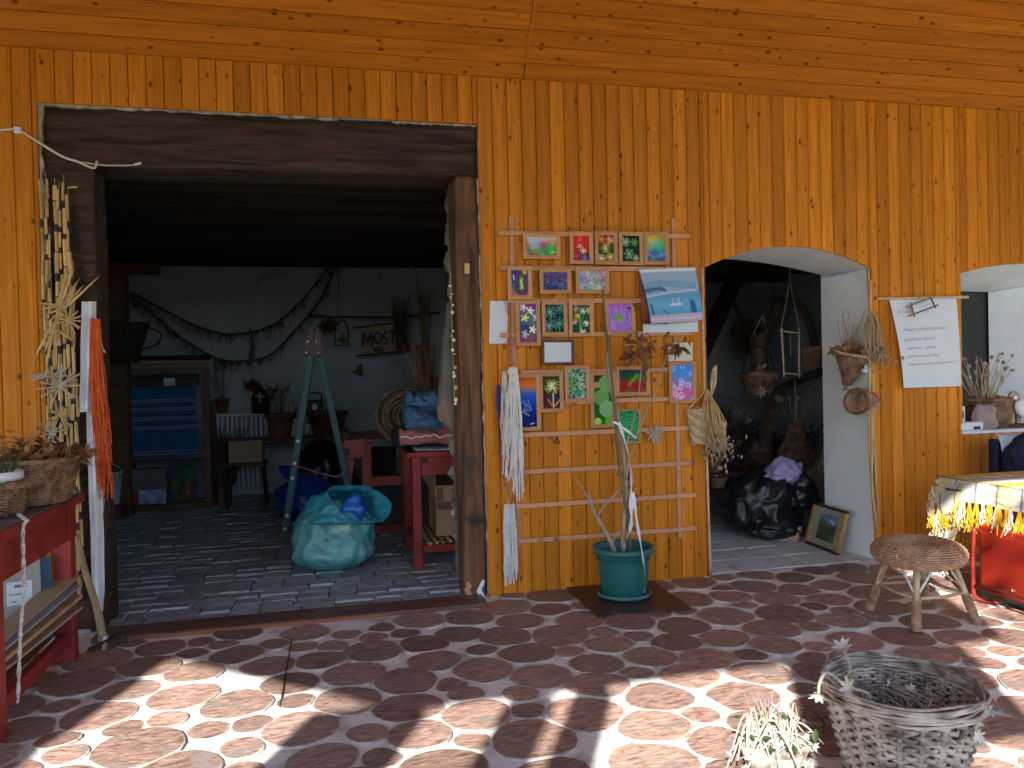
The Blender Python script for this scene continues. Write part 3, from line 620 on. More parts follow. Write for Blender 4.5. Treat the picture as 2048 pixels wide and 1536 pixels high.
# ---- small painter
class Paint:
    def __init__(s, w_, h, seed): s.w, s.h = w_, h; s.a = np.zeros((h, w_, 3)); s.g = np.random.default_rng(seed); s.Y, s.X = np.mgrid[0:h, 0:w_]/max(w_, h)*1.0; s.W = w_/max(w_, h); s.H = h/max(w_, h)
    def grad(s, cols):
        t = np.linspace(0, len(cols)-1.001, s.h); i = t.astype(int); f = (t-i)[:, None]; c = np.array(cols); s.a[:] = (c[i]*(1-f)+c[i+1]*f)[:, None]; return s
    def noise(s, amt, n=40, r_=.12):
        for _ in range(n):
            x, y = s.g.uniform(0, s.W), s.g.uniform(0, s.H); k = np.exp(-((s.X-x)**2+(s.Y-y)**2)/(r_*s.g.uniform(.5, 1.3))**2)[..., None]; s.a = np.clip(s.a*(1-k*.5)+k*.5*np.clip(s.a+s.g.normal(size=3)*amt, 0, 1), 0, 1)
        return s
    def stroke(s, pts, wd, col, al=.9):
        d = np.full(s.X.shape, 9.)
        for (x0, y0), (x1, y1) in zip(pts, pts[1:]):
            vx, vy = x1-x0, y1-y0; t = np.clip(((s.X-x0)*vx+(s.Y-y0)*vy)/(vx*vx+vy*vy+1e-9), 0, 1); d = np.minimum(d, np.hypot(s.X-x0-t*vx, s.Y-y0-t*vy))
        k = (np.clip((wd-d)/.012+.5, 0, 1)*al)[..., None]; s.a = s.a*(1-k)+np.array(col)*k; return s
    def flower(s, x, y, r_, n, col, wd=.012, bend=.4):
        for i in range(n):
            a = 2*math.pi*i/n+s.g.uniform(-.2, .2); m = (x+r_*.55*math.cos(a), y+r_*.55*math.sin(a)); e = (x+r_*math.cos(a+bend), y+r_*math.sin(a+bend)); s.stroke([(x, y), m, e], wd, np.clip(np.array(col)*s.g.uniform(.8, 1.2), 0, 1))
        return s
    def ring(s, x, y, r_, col, wd=.01, al=.85):
        d = np.abs(np.hypot(s.X-x, s.Y-y)-r_); k = (np.clip((wd-d)/.012+.5, 0, 1)*al)[..., None]; s.a = s.a*(1-k)+np.array(col)*k; return s
    def disc(s, x, y, r_, col, al=.9):
        k = (np.clip((r_-np.hypot(s.X-x, s.Y-y))/.02+.5, 0, 1)*al)[..., None]; s.a = s.a*(1-k)+np.array(col)*k; return s

# ================================================================ trellis with pictures on the wall
YB = -.0175
tr = thing('wooden_trellis', 'planed wooden trellis nailed to the board wall, hung with small paintings', 'trellis', (1.87, YB, .3))
for px in ((1023, 432, 1037, 1096), (1345, 436, 1361, 1075)):
    a = wl(px[0], px[1], -.025); b_ = wl(px[2], px[3], -.025); x = (a.x+b_.x)/2
    MB().bx(x-.016, x+.016, -.0305, -.0178, b_.z, a.z, .002).build('upright', m_lath, tr)
for px0, py, px1, dx in ((997, 466, 1378, 0), (1000, 536, 1392, 0), (1014, 602, 1385, 0), (1000, 671, 1382, 0), (1040, 746, 1385, 0), (1120, 805, 1340, 0), (1004, 872, 1387, 0), (1008, 946, 1388, 0), (1030, 1013, 1391, 0), (1034, 1083, 1393, 0)):
    a = wl(px0, py, -.036); b_ = wl(px1, py-20, -.036)
    sl_ = MB().bx(a.x, b_.x, -.0435, -.031, a.z-.0165, a.z+.0165, .002).build('slat', m_lath, tr)
    for x in (1.262, 2.474):
        if a.x < x < b_.x: MB().ball((x, -.044, a.z), .005, 6).build('nail', m_steel, sl_)

def frame_mesh(b, c, w_, h, bw, d, y):
    x, z = c; o = [(x-w_/2, z-h/2), (x+w_/2, z-h/2), (x+w_/2, z+h/2), (x-w_/2, z+h/2)]; i_ = [(x-w_/2+bw, z-h/2+bw), (x+w_/2-bw, z-h/2+bw), (x+w_/2-bw, z+h/2-bw), (x-w_/2+bw, z+h/2-bw)]
    m_ = [(lerp(p[0], q[0], .35), lerp(p[1], q[1], .35)) for p, q in zip(o, i_)]
    v = [(p[0], y, p[1]) for p in o]+[(p[0], y-d*.8, p[1]) for p in o]+[(p[0], y-d, p[1]) for p in m_]+[(p[0], y-d*.55, p[1]) for p in i_]+[(p[0], y, p[1]) for p in i_]
    b.add(v, [[4*k+i, 4*k+(i+1) % 4, 4*k+4+(i+1) % 4, 4*k+4+i] for k in range(4) for i in range(4)])
def picture(box, label, painter, seed, tilt=0.0, mat=None, bw=.027, d=.02, cat='painting', blank=None, y=None):
    x0, y0, x1, y1 = box; yy = -.0445 if y is None else y; tl_ = wl(x0, y0, yy); br_ = wl(x1, y1, yy); w_ = br_.x-tl_.x; h = tl_.z-br_.z; c = ((tl_.x+br_.x)/2, (tl_.z+br_.z)/2+.012)
    t = thing('framed_painting', label, cat, (c[0], yy, c[1]), 'framed pictures on the trellis'); b = MB(); frame_mesh(b, c, w_, h, bw, d, yy); b.build('frame', mat or m_frame, t)
    iw, ih = w_-2*bw+.004, h-2*bw+.004; pw = 40; ph = max(24, int(40*ih/iw)); 
    if pw*ph > 3600: pw, ph = int(pw*.8), int(ph*.8)
    if blank: MB().bx(c[0]-iw/2, c[0]+iw/2, yy-.006, yy-.001, c[1]-ih/2, c[1]+ih/2).build('sheet', blank, t)
    else:
        P_ = Paint(pw, ph, seed); painter(P_); P_.a = np.clip(P_.a, 0, 1)**1.35; canvas_obj('canvas', t, P_.a, (c[0]-iw/2, yy-.006, c[1]+ih/2), (iw, 0, 0), (0, 0, -ih), m_paint)
    MB().tube([(c[0]-.006, yy-.004, c[1]+h/2), (c[0], yy-.004, c[1]+h/2+.012), (c[0]+.006, yy-.004, c[1]+h/2)], .0012, 4).build('hanger', m_steel, t)
    t.rotation_euler = (0, tilt, 0); return t
def p_wisps(p):
    p.grad([(.75, .65, .5), (.45, .2, .3), (.05, .25, .12), (.02, .2, .08)]).noise(.35, 30, .2)
    for _ in range(34):
        x, y = p.g.uniform(0, p.W), p.g.uniform(.02, p.H); c = [(.8, .8, .8), (.7, .2, .25), (.15, .35, .7), (.85, .7, .75), (.1, .5, .3)][p.g.integers(5)]; a = p.g.uniform(0, 6.3); p.stroke([(x, y), (x+.07*math.cos(a), y+.05*math.sin(a)), (x+.13*math.cos(a+.6), y+.1*math.sin(a+.6))], .009, c)
def p_red(p): p.grad([(.75, .05, .03), (.7, .07, .04), (.45, .08, .05), (.3, .05, .1)]); p.disc(p.W*.85, .9, .2, (.02, .06, .3)); [p.flower(x, y, .12, 6, c, .016) for x, y, c in ((.3, .15, (.9, .25, .2)), (.28, .42, (.85, .5, .45)), (.42, .6, (.9, .85, .75)), (.12, .8, (.8, .15, .25)), (.5, .88, (.3, .4, .7)))]
def p_dahlia(p): p.grad([(.35, .05, .02), (.25, .08, .02), (.03, .14, .02), (.25, .08, .02)]); [p.flower(x, y, r_, 13, c, .011) for x, y, r_, c in ((.15, .17, .17, (.9, .4, .08)), (.48, .2, .16, (.9, .6, .3)), (.3, .5, .18, (.75, .75, .3)), (.12, .88, .17, (.8, .8, .55)), (.48, .84, .18, (.85, .75, .3)))]
def p_green(p): p.grad([(.01, .05, .02), (.02, .07, .03), (.01, .05, .02)]); [p.flower(x, y, r_, 14, c, .011) for x, y, r_, c in ((.15, .25, .18, (.45, .65, .45)), (.5, .25, .15, (.2, .5, .15)), (.28, .7, .21, (.35, .6, .35)), (.55, .85, .12, (.5, .65, .45)))]
def p_sky(p):
    p.grad([(.75, .5, .15), (.55, .55, .35), (.15, .5, .5), (.03, .25, .6), (.03, .15, .45)]).noise(.25, 30, .18)
    for _ in range(10): x, y = p.g.uniform(0, p.W), p.g.uniform(.6, .95); p.stroke([(x, y), (x+.06, y+.1)], .01, (.6, .75, .9), .7)
def p_paisley(p):
    p.grad([(.02, .12, .4), (.02, .25, .4), (.6, .3, .05)])
    for r_, c in ((.42, (.03, .1, .4)), (.34, (.55, .03, .12)), (.27, (.05, .05, .25)), (.2, (.02, .35, .12)), (.11, (.3, .6, .1)), (.05, (.8, .8, .2))):
        q = [(.42-.3*r_*0, .12+.3*(1-r_/.42)), (.4, .4), (.42, .68)]; p.stroke(q, r_*.55, c); p.disc(.42, .68, r_*.72, c)
    p.stroke([(.08, .15), (.12, .3), (.1, .45)], .05, (.02, .1, .45)); p.stroke([(.1, .2), (.12, .38)], .02, (.85, .9, .9)); p.disc(.55, .08, .1, (.8, .5, .05))
def p_scratch(base, cols, n=60, wd=.006):
    def f(p):
        p.grad(base)
        for _ in range(n): x, y = p.g.uniform(0, p.W), p.g.uniform(0, p.H); a = p.g.uniform(0, 6.3); L = p.g.uniform(.05, .16); p.stroke([(x, y), (x+L*math.cos(a), y+L*math.sin(a)), (x+1.6*L*math.cos(a+.8), y+1.6*L*math.sin(a+.8))], wd, cols[p.g.integers(len(cols))])
    return f
def p_scales(p):
    p.grad([(.4, .08, .2), (.05, .2, .35), (.1, .25, .15)]).noise(.4, 30, .15)
    for j in range(5):
        for i in range(7):
            x = (i+.5*(j % 2))*.16; y = .1+j*.16; c = [(.8, .5, .6), (.4, .7, .8), (.7, .75, .4), (.9, .85, .85)][p.g.integers(4)]
            for r_ in (.08, .055, .03): p.ring(x, y, r_, c, .007)
def p_white(p): p.grad([(.35, .1, .25), (.1, .22, .35), (.12, .16, .22), (.35, .12, .28)]).noise(.15, 20); [p.flower(x, y, .085, 5, c, .026, 0) for x, y, c in ((.12, .1, (.85, .7, .8)), (.3, .18, (.9, .9, .9)), (.15, .36, (.85, .85, .45)), (.36, .66, (.9, .85, .95)), (.15, .78, (.5, .6, .5)), (.46, .36, (.7, .75, .85)))]
def p_burst(p): p.grad([(.01, .05, .05), (.01, .07, .07), (.01, .05, .05)]); [p.flower(x, y, r_, 15, c, .008, .1) for x, y, r_, c in ((.2, .28, .24, (.35, .6, .55)), (.55, .15, .2, (.2, .5, .4)), (.15, .75, .22, (.45, .6, .6)), (.5, .68, .25, (.2, .6, .5)))]
def p_bunch(p):
    p.grad([(.08, .2, .08), (.04, .16, .08), (.03, .14, .1)])
    for x, y in ((.3, .1), (.5, .2), (.2, .3), (.55, .6), (.3, .45)): p.stroke([(.3, .95), (.3*.4+x*.6, .55*.4+y*.6), (x, y)], .01, (.35, .6, .2))
    [p.flower(x, y, .1, 6, c, .02, 0) for x, y, c in ((.15, .15, (.85, .3, .5)), (.4, .22, (.9, .75, .85)), (.2, .4, (.85, .7, .1)), (.6, .2, (.7, .8, .4)), (.52, .65, (.9, .95, .9)), (.1, .6, (.85, .6, .65)), (.4, .95, (.9, .9, .9)))]
def p_purple(p):
    p.grad([(.6, .2, .6), (.4, .25, .7), (.5, .3, .7), (.45, .3, .75)])
    for i in range(26): x = p.g.uniform(0, p.W); y = p.g.uniform(0, .7); p.stroke([(x, y), (x+p.g.normal()*.02, y+.3)], .012, [(.75, .6, .9), (.5, .1, .5), (.35, .3, .75), (.8, .4, .7)][p.g.integers(4)], .7)
    p.disc(.36*p.W/.8, .5, .13, (.25, .55, .05)); p.disc(.42, .6, .06, (.4, .7, .1))
def p_sea(p):
    p.grad([(.6, .12, .02), (.75, .3, .05), (.05, .2, .6), (.02, .12, .55), (.01, .04, .35), (.01, .03, .25), (.01, .02, .2)])
    for j in range(3): p.stroke([(.12+.1*j, .45), (.28+.05*j, .55+.05*j), (.2, .68), (.32, .75)], .012, (.3, .45, .6), .7)
    p.stroke([(.35, .93), (.42, .91)], .008, (.9, .9, .9))
def p_bloom(p): p.grad([(.14, .05, .02), (.09, .04, .02), (.14, .05, .02)]).noise(.08); p.disc(.3, .32, .24, (.08, .14, .03)); p.flower(.3, .32, .23, 15, (.7, .65, .25), .011); p.flower(.3, .3, .13, 9, (.85, .85, .6), .014); p.stroke([(.33, .55), (.33, .95)], .018, (.85, .75, .65)); p.stroke([(.33, .95), (.16, .7)], .02, (.8, .25, .12)); p.stroke([(.33, .95), (.55, .72)], .02, (.85, .4, .3))
def p_spiral(p):
    p.grad([(.1, .05, .03), (.02, .2, .02), (.02, .2, .02), (.03, .25, .02)])
    for x, y, r_, c in ((.28, .18, .17, (.4, .75, .3)), (.16, .45, .15, (.35, .65, .25)), (.28, .68, .16, (.5, .8, .45)), (.38, .92, .14, (.4, .7, .15)), (.08, .93, .07, (.6, .8, .2)), (.05, .2, .06, (.6, .4, .3))):
        p.disc(x, y, r_, tuple(k*.45 for k in c)); [p.ring(x, y, r_*k, c, .009) for k in (.95, .7, .45, .2)]
def p_streak(p): p.grad([(.02, .06, .2), (.03, .18, .12), (.1, .25, .08), (.45, .04, .05), (.4, .03, .06), (.25, .15, .03)]).noise(.1, 20); p.stroke([(.36, .48), (.5, .35), (.65, .2)], .05, (.3, .45, .03)); p.stroke([(.65, .22), (.85, .05)], .01, (.2, .2, .2))
def p_bubbles(p):
    p.grad([(.1, .4, .8), (.12, .4, .8), (.35, .3, .65), (.7, .2, .45), (.65, .25, .5)])
    for _ in range(24): p.ring(p.g.uniform(0, p.W), p.g.uniform(0, p.H), p.g.uniform(.04, .08), (.75, .8, .95) if p.g.random() < .5 else (.85, .65, .8), .012, .7)
def p_net(p):
    p.grad([(.01, .3, .12), (.01, .35, .15), (.01, .28, .1)])
    for r_ in (.1, .2, .3, .42, .55, .68): p.ring(.35, .55, r_, (.25, .65, .35), .008)
    for i in range(14): a = i*.45; p.stroke([(.35+.1*math.cos(a), .55+.1*math.sin(a)), (.35+.8*math.cos(a), .55+.8*math.sin(a))], .007, (.25, .65, .35))
for box, lab, fn, sd, ti in (
    ((1045, 470, 1120, 522), 'wide painting of wispy white, red and blue petals over green', p_wisps, 1, .01),
    ((1138, 467, 1186, 532), 'small upright painting of flowers on bright red', p_red, 2, 0),
    ((1188, 466, 1235, 533), 'upright painting of orange and yellow dahlias on brown and green', p_dahlia, 3, 0),
    ((1236, 467, 1286, 534), 'upright painting of pale green spiky flowers on black', p_green, 4, .01),
    ((1286, 466, 1337, 533), 'upright painting fading from yellow sky to bright blue', p_sky, 5, -.01),
    ((1014, 536, 1064, 602), 'upright painting of a red, blue and green paisley drop', p_paisley, 6, -.01),
    ((1078, 540, 1142, 591), 'wide painting of violet and blue scratched lines', p_scratch([(.22, .1, .25), (.1, .12, .3), (.06, .08, .25)], [(.5, .45, .65), (.2, .2, .5), (.4, .3, .5)], 70), 7, 0),
    ((1150, 537, 1218, 591), 'wide painting of pink, teal and yellow fan scales', p_scales, 8, .01),
    ((1030, 604, 1081, 695), 'tall painting of small white flowers on purple and blue', p_white, 9, 0),
    ((1082, 605, 1135, 675), 'upright painting of teal starburst leaves on black', p_burst, 10, 0),
    ((1136, 606, 1187, 676), 'upright painting of a bunch of pink and white flowers on green', p_bunch, 11, .01),
    ((1208, 603, 1270, 672), 'almost square lilac painting with a green blot', p_purple, 12, -.01),
    ((1016, 752, 1081, 864), 'tall deep blue painting with an orange sunset strip, behind the yarn', p_sea, 14, -.01),
    ((1077, 749, 1127, 827), 'upright brown painting of one yellow bloom with red leaves', p_bloom, 15, 0),
    ((1128, 735, 1180, 807), 'upright painting of a teal, green and white mosaic', p_scratch([(.05, .25, .2), (.1, .3, .15), (.05, .2, .12)], [(.75, .85, .75), (.1, .5, .5), (.55, .65, .1), (.02, .1, .1), (.85, .85, .8)], 110, .009), 16, 0),
    ((1179, 747, 1232, 858), 'tall painting of bright green spiral rings', p_spiral, 17, .01),
    ((1230, 736, 1299, 794), 'wide painting of red and green bands with a yellow-green leaf', p_streak, 18, 0),
    ((1336, 727, 1392, 809), 'upright painting of bubbles from blue to pink', p_bubbles, 19, 0),
    ((1234, 822, 1281, 889), 'small upright painting of a green cracked net in a thin pale frame', p_net, 20, 0)):
    picture(box, lab, fn, sd, ti, bw=.014 if sd == 20 else .027)
picture((1082, 683, 1148, 733), 'dark brown frame holding a blank white sheet', None, 0, .01, m_brown, .02, .018, 'picture frame', m_white)
# white card, paper, calendar
a = wl(1336, 686, -.046); b_ = wl(1385, 722, -.046)
t = thing('blank_card', 'small cream card on the trellis behind the withered leaves', 'card', (a.x, -.046, b_.z)); MB().bx(a.x, b_.x, -.050, -.046, b_.z, a.z).build('card', M('cream_card', (.68, .64, .52), .8, .06), t); MB().bx(a.x-.01, b_.x+.012, -.052, -.045, b_.z-.012, b_.z-.002).build('rail', m_lath, t)
a = wl(980, 602, -.02); b_ = wl(1016, 687, -.02); lb = wl(978, 686, -.02)
t = thing('paper_strip', 'narrow white paper hung on the boards beside the trellis', 'paper', (a.x, -.02, b_.z))
MB().grid(lambda u, v: Vector((lerp(lerp(a.x, lb.x, v), lerp(a.x, lb.x, v)+.128, u), -.022-.012*math.sin(math.pi*u)*(.4+.6*v), lerp(a.z, b_.z, v))), 7, 12).build('sheet', m_white, t, True)
MB().tube([(a.x+.09, -.03, a.z+.02), (a.x+.12, -.034, a.z-.09)], .0016, 4).tube([(a.x+.115, -.03, a.z+.03), (a.x+.122, -.034, a.z-.08)], .0016, 4).build('pin', m_black, t)
tlc = wl(1278, 540, -.06); trc = wl(1390, 536, -.06); 
cal = thing('wall_calendar', 'wall calendar with a blue photograph of a lake and a small boat', 'calendar', (tlc.x, -.05, wl(1290, 664, -.05).z))
p = Paint(56, 52, 3); p.grad([(.35, .45, .6), (.3, .45, .62), (.35, .5, .66), (.12, .32, .55), (.15, .42, .65), (.1, .35, .62), (.06, .22, .5)])
p.stroke([(0, .3), (.3, .24), (.55, .27), (.9, .3)], .06, (.18, .32, .5), .7); p.stroke([(0, .36), (.3, .33), (.35, .36)], .03, (.05, .12, .25)); p.stroke([(0, .46), (.4, .41), (.9, .38)], .018, (.55, .58, .68)); p.stroke([(.42, .62), (.62, .61)], .014, (.75, .78, .85)); p.stroke([(.46, .62), (.46, .52)], .007, (.7, .7, .75)); p.stroke([(.57, .61), (.57, .51)], .007, (.7, .7, .75)); p.stroke([(.82, .6), (.85, .9)], .05, (.02, .1, .3)); p.stroke([(.05, .6), (.1, .9)], .02, (.03, .1, .25)); p.stroke([(.25, .7), (.4, .8)], .008, (.03, .06, .12))
p.a[:3] = (.75, .76, .78); p.a[-8:] = (.5, .42, .55); p.a[-5:-3, ::3] = (.75, .72, .78)
bl = wl(1300, 648, -.1); brr = wl(1404, 640, -.1)
def calpt(u, v): return (tlc.lerp(trc, u)).lerp(bl.lerp(brr, u), v)
b = MB(); o = canvas_obj('front_page', cal, p.a, (0, 0, 0), (0, 0, 0), (0, 0, 0), m_paint); i = 0
for v in range(52):
    for u in range(56):
        q = calpt(u/55, v/51); q.y -= .035*math.sin(math.pi*(v/51)*.8)*(1-.4*u/55); o.data.vertices[i].co = q-cal.location; i += 1
q0 = wl(1278, 545, -.05); q1 = wl(1284, 648, -.05)
p = Paint(14, 40, 4); p.grad([(.3, .2, .25), (.25, .12, .12), (.4, .14, .05), (.12, .04, .03)]); canvas_obj('under_page', cal, p.a, (q0.x, -.054, q0.z), (.2, 0, 0), (q1.x-q0.x, 0, q1.z-q0.z), m_paint)
q0 = wl(1284, 560, -.05); q1 = wl(1396, 664, -.05); MB().bx(q0.x, q1.x, -.052, -.048, q1.z, q0.z).build('back_board', m_white, cal)
MB().tube([tlc.lerp(trc, i/30)+Vector((0, -.006*(i % 2), .006*(i % 2))) for i in range(31)], .003, 4).build('spiral_binding', m_steel, cal)
MB().ball(tlc.lerp(trc, .5)+Vector((0, -.004, .012)), .008, 6).build('nail', m_steel, cal)

# ================================================================ yarn on the trellis
t = thing('yarn_hank', 'long cream and white yarn hanks tied on the left end of the trellis', 'yarn', wl(1022, 745, -.06))
q = wl(1024, 738, -.07); b = MB(); hank(b, q, .85, .045, 46, .0042, 3, .03, .25, .015, .5, -.03); hank(b, wl(1030, 735, -.08), .92, .035, 30, .004, 5, .02, .3, .008, .35, 0); b.build('cream_strands', m_yarnw, t)
b = MB(); hank(b, wl(1008, 742, -.06), .62, .03, 20, .004, 4, .02, .4, .015, .3); b.build('beige_strands', m_yarnc, t)
b = MB(); b.tube([wl(1022, 668, -.05), wl(1023, 700, -.055), wl(1024, 740, -.07)], .006, 6).tube([wl(1019, 668, -.05), wl(1021, 705, -.055), wl(1024, 740, -.07)], .004, 6); b.build('hanging_band', m_pink, t)
b = MB(); hank(b, wl(1022, 735, -.075), .05, .03, 20, .006, 8, .02, .4); b.build('knot', m_yarnw, t)
t = thing('blue_yarn', 'thin dark blue yarn hanging beside the cream hanks', 'yarn', wl(1000, 780, -.05))
b = MB(); hank(b, wl(997, 770, -.055), .36, .018, 18, .0028, 6, .01, .6, .01, .4, .02); b.tube(catmull([wl(1000, 860, -.06), wl(1004, 940, -.055), wl(1015, 980, -.055), wl(1024, 1010, -.055)], 5), .003, 4); b.build('strands', m_yarnb, t)
t = thing('white_yarn', 'short bright white yarn bundle hanging at the foot of the trellis', 'yarn', wl(1018, 1010, -.05))
b = MB(); hank(b, wl(1018, 1008, -.055), .56, .045, 44, .0045, 9, .025, .75, .006, .3); b.build('strands', m_yarnw, t)
b = MB(); b.tube(catmull([wl(1016, 1010, -.055), wl(1012, 960, -.055), wl(1024, 955, -.055), wl(1018, 1006, -.055)], 5), .002, 4); b.build('loop', m_string, t)
t = thing('straw_star', 'pale straw star fixed on the trellis slat below the paintings', 'ornament', wl(1309, 868, -.06)); b = MB(); star(b, wl(1309, 868, -.06), .075, 17, .0048, 2); b.build('straws', m_strawg, t)

# ================================================================ the potted plant
pc = fl(1240, 1193); pc = Vector((pc.x, -.36, .014)); mc = [fl(1133, 1182), fl(1196, 1240), fl(1384, 1224), fl(1304, 1168)]
t = thing('floor_slab', 'square dark brown ceramic slab under the plant pot', 'slab', (1.9, -.4, .012))
MB().add([(p.x, min(p.y, -.03), .017) for p in mc]+[(p.x, min(p.y, -.03), .027) for p in mc], [[0, 1, 2, 3], [4, 5, 6, 7]]+[[i, (i+1) % 4, (i+1) % 4+4, i+4] for i in range(4)]).build('slab', m_mat, t)
pot = thing('plant_pot', 'big teal plastic flower pot with dusty saucer on a dark slab', 'plant pot', (pc.x, pc.y, .028)); pb = Vector((pc.x, pc.y, .030))
MB().lathe([(.14, .004), (.155, .0), (.178, .012), (.185, .03), (.178, .036), (.168, .03), (.15, .012), (.02, .010)], pb, 40).build('saucer', m_potr, pot, True)
MB().lathe([(.145, .012), (.152, .02), (.170, .20), (.176, .285), (.182, .29), (.182, .297), (.204, .30), (.209, .315), (.206, .335), (.196, .34), (.186, .325), (.178, .28)], pb, 48, cap=False).build('pot_body', m_pot, pot, True)
b = MB(); b.grid(lambda u, v: pb+Vector((.181*v*math.cos(2*math.pi*u), .181*v*math.sin(2*math.pi*u), .262+.02*noise.noise(Vector((5*v*math.cos(6.28*u), 5*v*math.sin(6.28*u), 0))))), 28, 9, True); b.build('soil', m_soil, pot, True)
pl = thing('dying_plant', 'bare tall plant with withered brown leaves tied with white cloth', 'plant', pb+Vector((0, 0, .26)))
PY = pc.y
def stem(b, pts, r0, r1, dy=0, wob=.0):
    r0 *= 1.35; r1 *= 1.3; P_ = catmull([wl(x, y, PY+dy*i/(len(pts)-1)) for i, (x, y) in enumerate(pts)], 5); n = len(P_); P_ = [q+Vector((rnd.uniform(-wob, wob), rnd.uniform(-wob, wob), 0)) for q in P_]; b.tube(P_, [lerp(r0, r1, i/(n-1)) for i in range(n)], 7); return P_
b = MB()
stem(b, [(1233, 1124), (1222, 1085), (1192, 1030), (1182, 1008), (1177, 988)], .013, .009, .05); stem(b, [(1194, 1032), (1215, 1005), (1248, 970), (1255, 950)], .006, .004, .06)
s1 = stem(b, [(1246, 1125), (1247, 1060), (1252, 980), (1246, 900), (1235, 830), (1222, 780), (1216, 730), (1214, 700)], .012, .008, .1, .002)
stem(b, [(1178, 1000), (1160, 970), (1140, 940), (1128, 905), (1115, 880)], .004, .0025, .08); stem(b, [(1252, 960), (1262, 900), (1290, 830), (1315, 770), (1330, 720), (1345, 690), (1362, 668)], .006, .0025, .12)
stem(b, [(1250, 900), (1272, 820), (1282, 740), (1280, 690)], .004, .002, .1); stem(b, [(1225, 1085), (1232, 1070), (1240, 1060)], .007, .005)
b.build('stem', m_stem, pl, True)
b = MB(); stem(b, [(1260, 1122), (1258, 1060), (1240, 940), (1232, 860), (1226, 780), (1217, 700), (1210, 640), (1206, 580)], .0085, .006, .06); b.build('green_stem', m_stemg, pl, True)
b = MB(); g = random.Random(4)
for x, y, n, L in ((1258, 1045, 12, .06), (1262, 960, 8, .09), (1265, 1000, 6, .08), (1112, 878, 6, .05), (1270, 700, 9, .13), (1285, 690, 6, .1), (1265, 668, 4, .07), (1262, 610, 3, .05), (1290, 740, 5, .06), (1350, 695, 7, .09), (1362, 690, 5, .08), (1372, 678, 3, .05), (1335, 670, 3, .05), (1285, 665, 4, .06)):
    for k in range(n): b.leaf(wl(x+g.uniform(-6, 6), y+g.uniform(-10, 10), PY+.08), (g.uniform(-.8, .8), g.uniform(-.8, .3), g.uniform(-1, .2)), L*g.uniform(.6, 1.2), L*.42, (g.gauss(0, 1), -1, .3), g.uniform(.1, .7), 4)
b.build('withered_leaves', m_leafd, pl, True)
b = MB()
def strip(b, pts, wd, y, tw=0):
    P_ = catmull([wl(px, py, y) for px, py in pts], 5); n = len(P_); v = []
    for i, q in enumerate(P_): a_ = tw*i/n; w_ = wd*(.7+.3*math.sin(i*1.3)); d = Vector((math.cos(a_)*w_, math.sin(a_)*w_, 0)); v += [q-d, q+d]
    b.add(v, [[2*i, 2*i+1, 2*i+3, 2*i+2] for i in range(n-1)])
strip(b, [(1238, 845), (1252, 890), (1262, 940), (1262, 1000), (1262, 1050), (1255, 1075), (1248, 1095)], .016, PY-.02, 5); strip(b, [(1266, 985), (1275, 1050), (1285, 1110), (1290, 1150), (1288, 1185)], .014, PY-.21, 1.5)
strip(b, [(1228, 843), (1250, 858), (1272, 876)], .018, PY-.03, .5); b.build('cloth_tie', m_cloth, pl)
# ================================================================ left of the doorway: cable, reed strings, straw, cloth, yarn
t = thing('electric_cable', 'white cable clipped across the boards and hanging over the doorway beam', 'cable', wl(35, 260, -.03))
b = MB(); b.tube(catmull([wl(-70, 268, -.022), wl(0, 260, -.022), wl(35, 260, -.022), wl(75, 283, -.03), wl(125, 313, -.05), wl(155, 323, -.05), wl(180, 334, -.05), wl(190, 335, -.045), wl(194, 322, -.03)], 6), .0075, 6).tube(catmull([wl(155, 323, -.05), wl(200, 330, -.03), wl(240, 331, -.02), wl(275, 330, -.01)], 5), .0045, 5); b.build('wire', m_cable, t, True)
b = MB(); q = wl(35, 260, -.03); b.bx(q.x-.02, q.x+.02, -.04, -.017, q.z-.02, q.z+.02, .004); b.build('cable_clip', m_wplas, t); b = MB(); q = wl(276, 330, -.01); b.bar(q-Vector((.02, 0, 0)), q+Vector((.02, 0, .01)), .022, .014); b.build('plug', m_steel, t)
def reed_strand(px, y0, y1, seed, r_=.010, side=0):
    g = random.Random(seed); top = wl(px, y0, -.03); bot = wl(px+(y1-y0)*.024, y1, -.03)
    t = thing('reed_string', ['reed string hanging closest to the pine boards', 'thin reed string second from the pine boards', 'short reed string third from the pine boards', 'thick reed string fourth from the pine boards', 'reed string fifth from the pine boards', 'reed string sixth from the pine boards', 'reed string next to last before the white cloth strip', 'shorter reed string hanging closest to the white cloth strip'][seed-40], 'reed string', top, 'reed strings hanging on the door post'); z = top.z; x = top.x
    MB().tube([top+Vector((0, .004, .05)), Vector((x, -.026, bot.z))], .0016, 4).build('thread', m_string, t)
    while z > bot.z+.04:
        L = g.uniform(.085, .17); gap = g.choice([.006, .006, .035, .05]); xx = x+g.uniform(-.005, .005); dx = g.uniform(-.006, .006); r2 = r_*g.uniform(.75, 1.2); a = Vector((xx, -.032+g.uniform(-.012, .008), z)); c = Vector((xx+dx, a.y+g.uniform(-.004, .004), z-L))
        MB().tube([a, a.lerp(c, .48), a.lerp(c, .5), a.lerp(c, .52), c], [r2, r2, r2*1.07, r2, r2*1.02], 7).build('reed_tube', m_reed, t)
        if gap > .01: MB().tube([c-Vector((0, 0, .002)), c-Vector((0, 0, gap-.003))], r2*1.1, 7).build('dark_bead', m_reedd, t)
        z -= L+gap
for i, (px, y0, y1, r_) in enumerate(((81, 360, 1000, .008), (91, 358, 960, .0085), (99, 470, 940, .008), (109, 372, 1190, .012), (118, 380, 1180, .0095), (127, 366, 1165, .011), (135, 390, 1190, .0095), (143, 520, 1170, .009))): reed_strand(px, y0, y1, 40+i, r_)
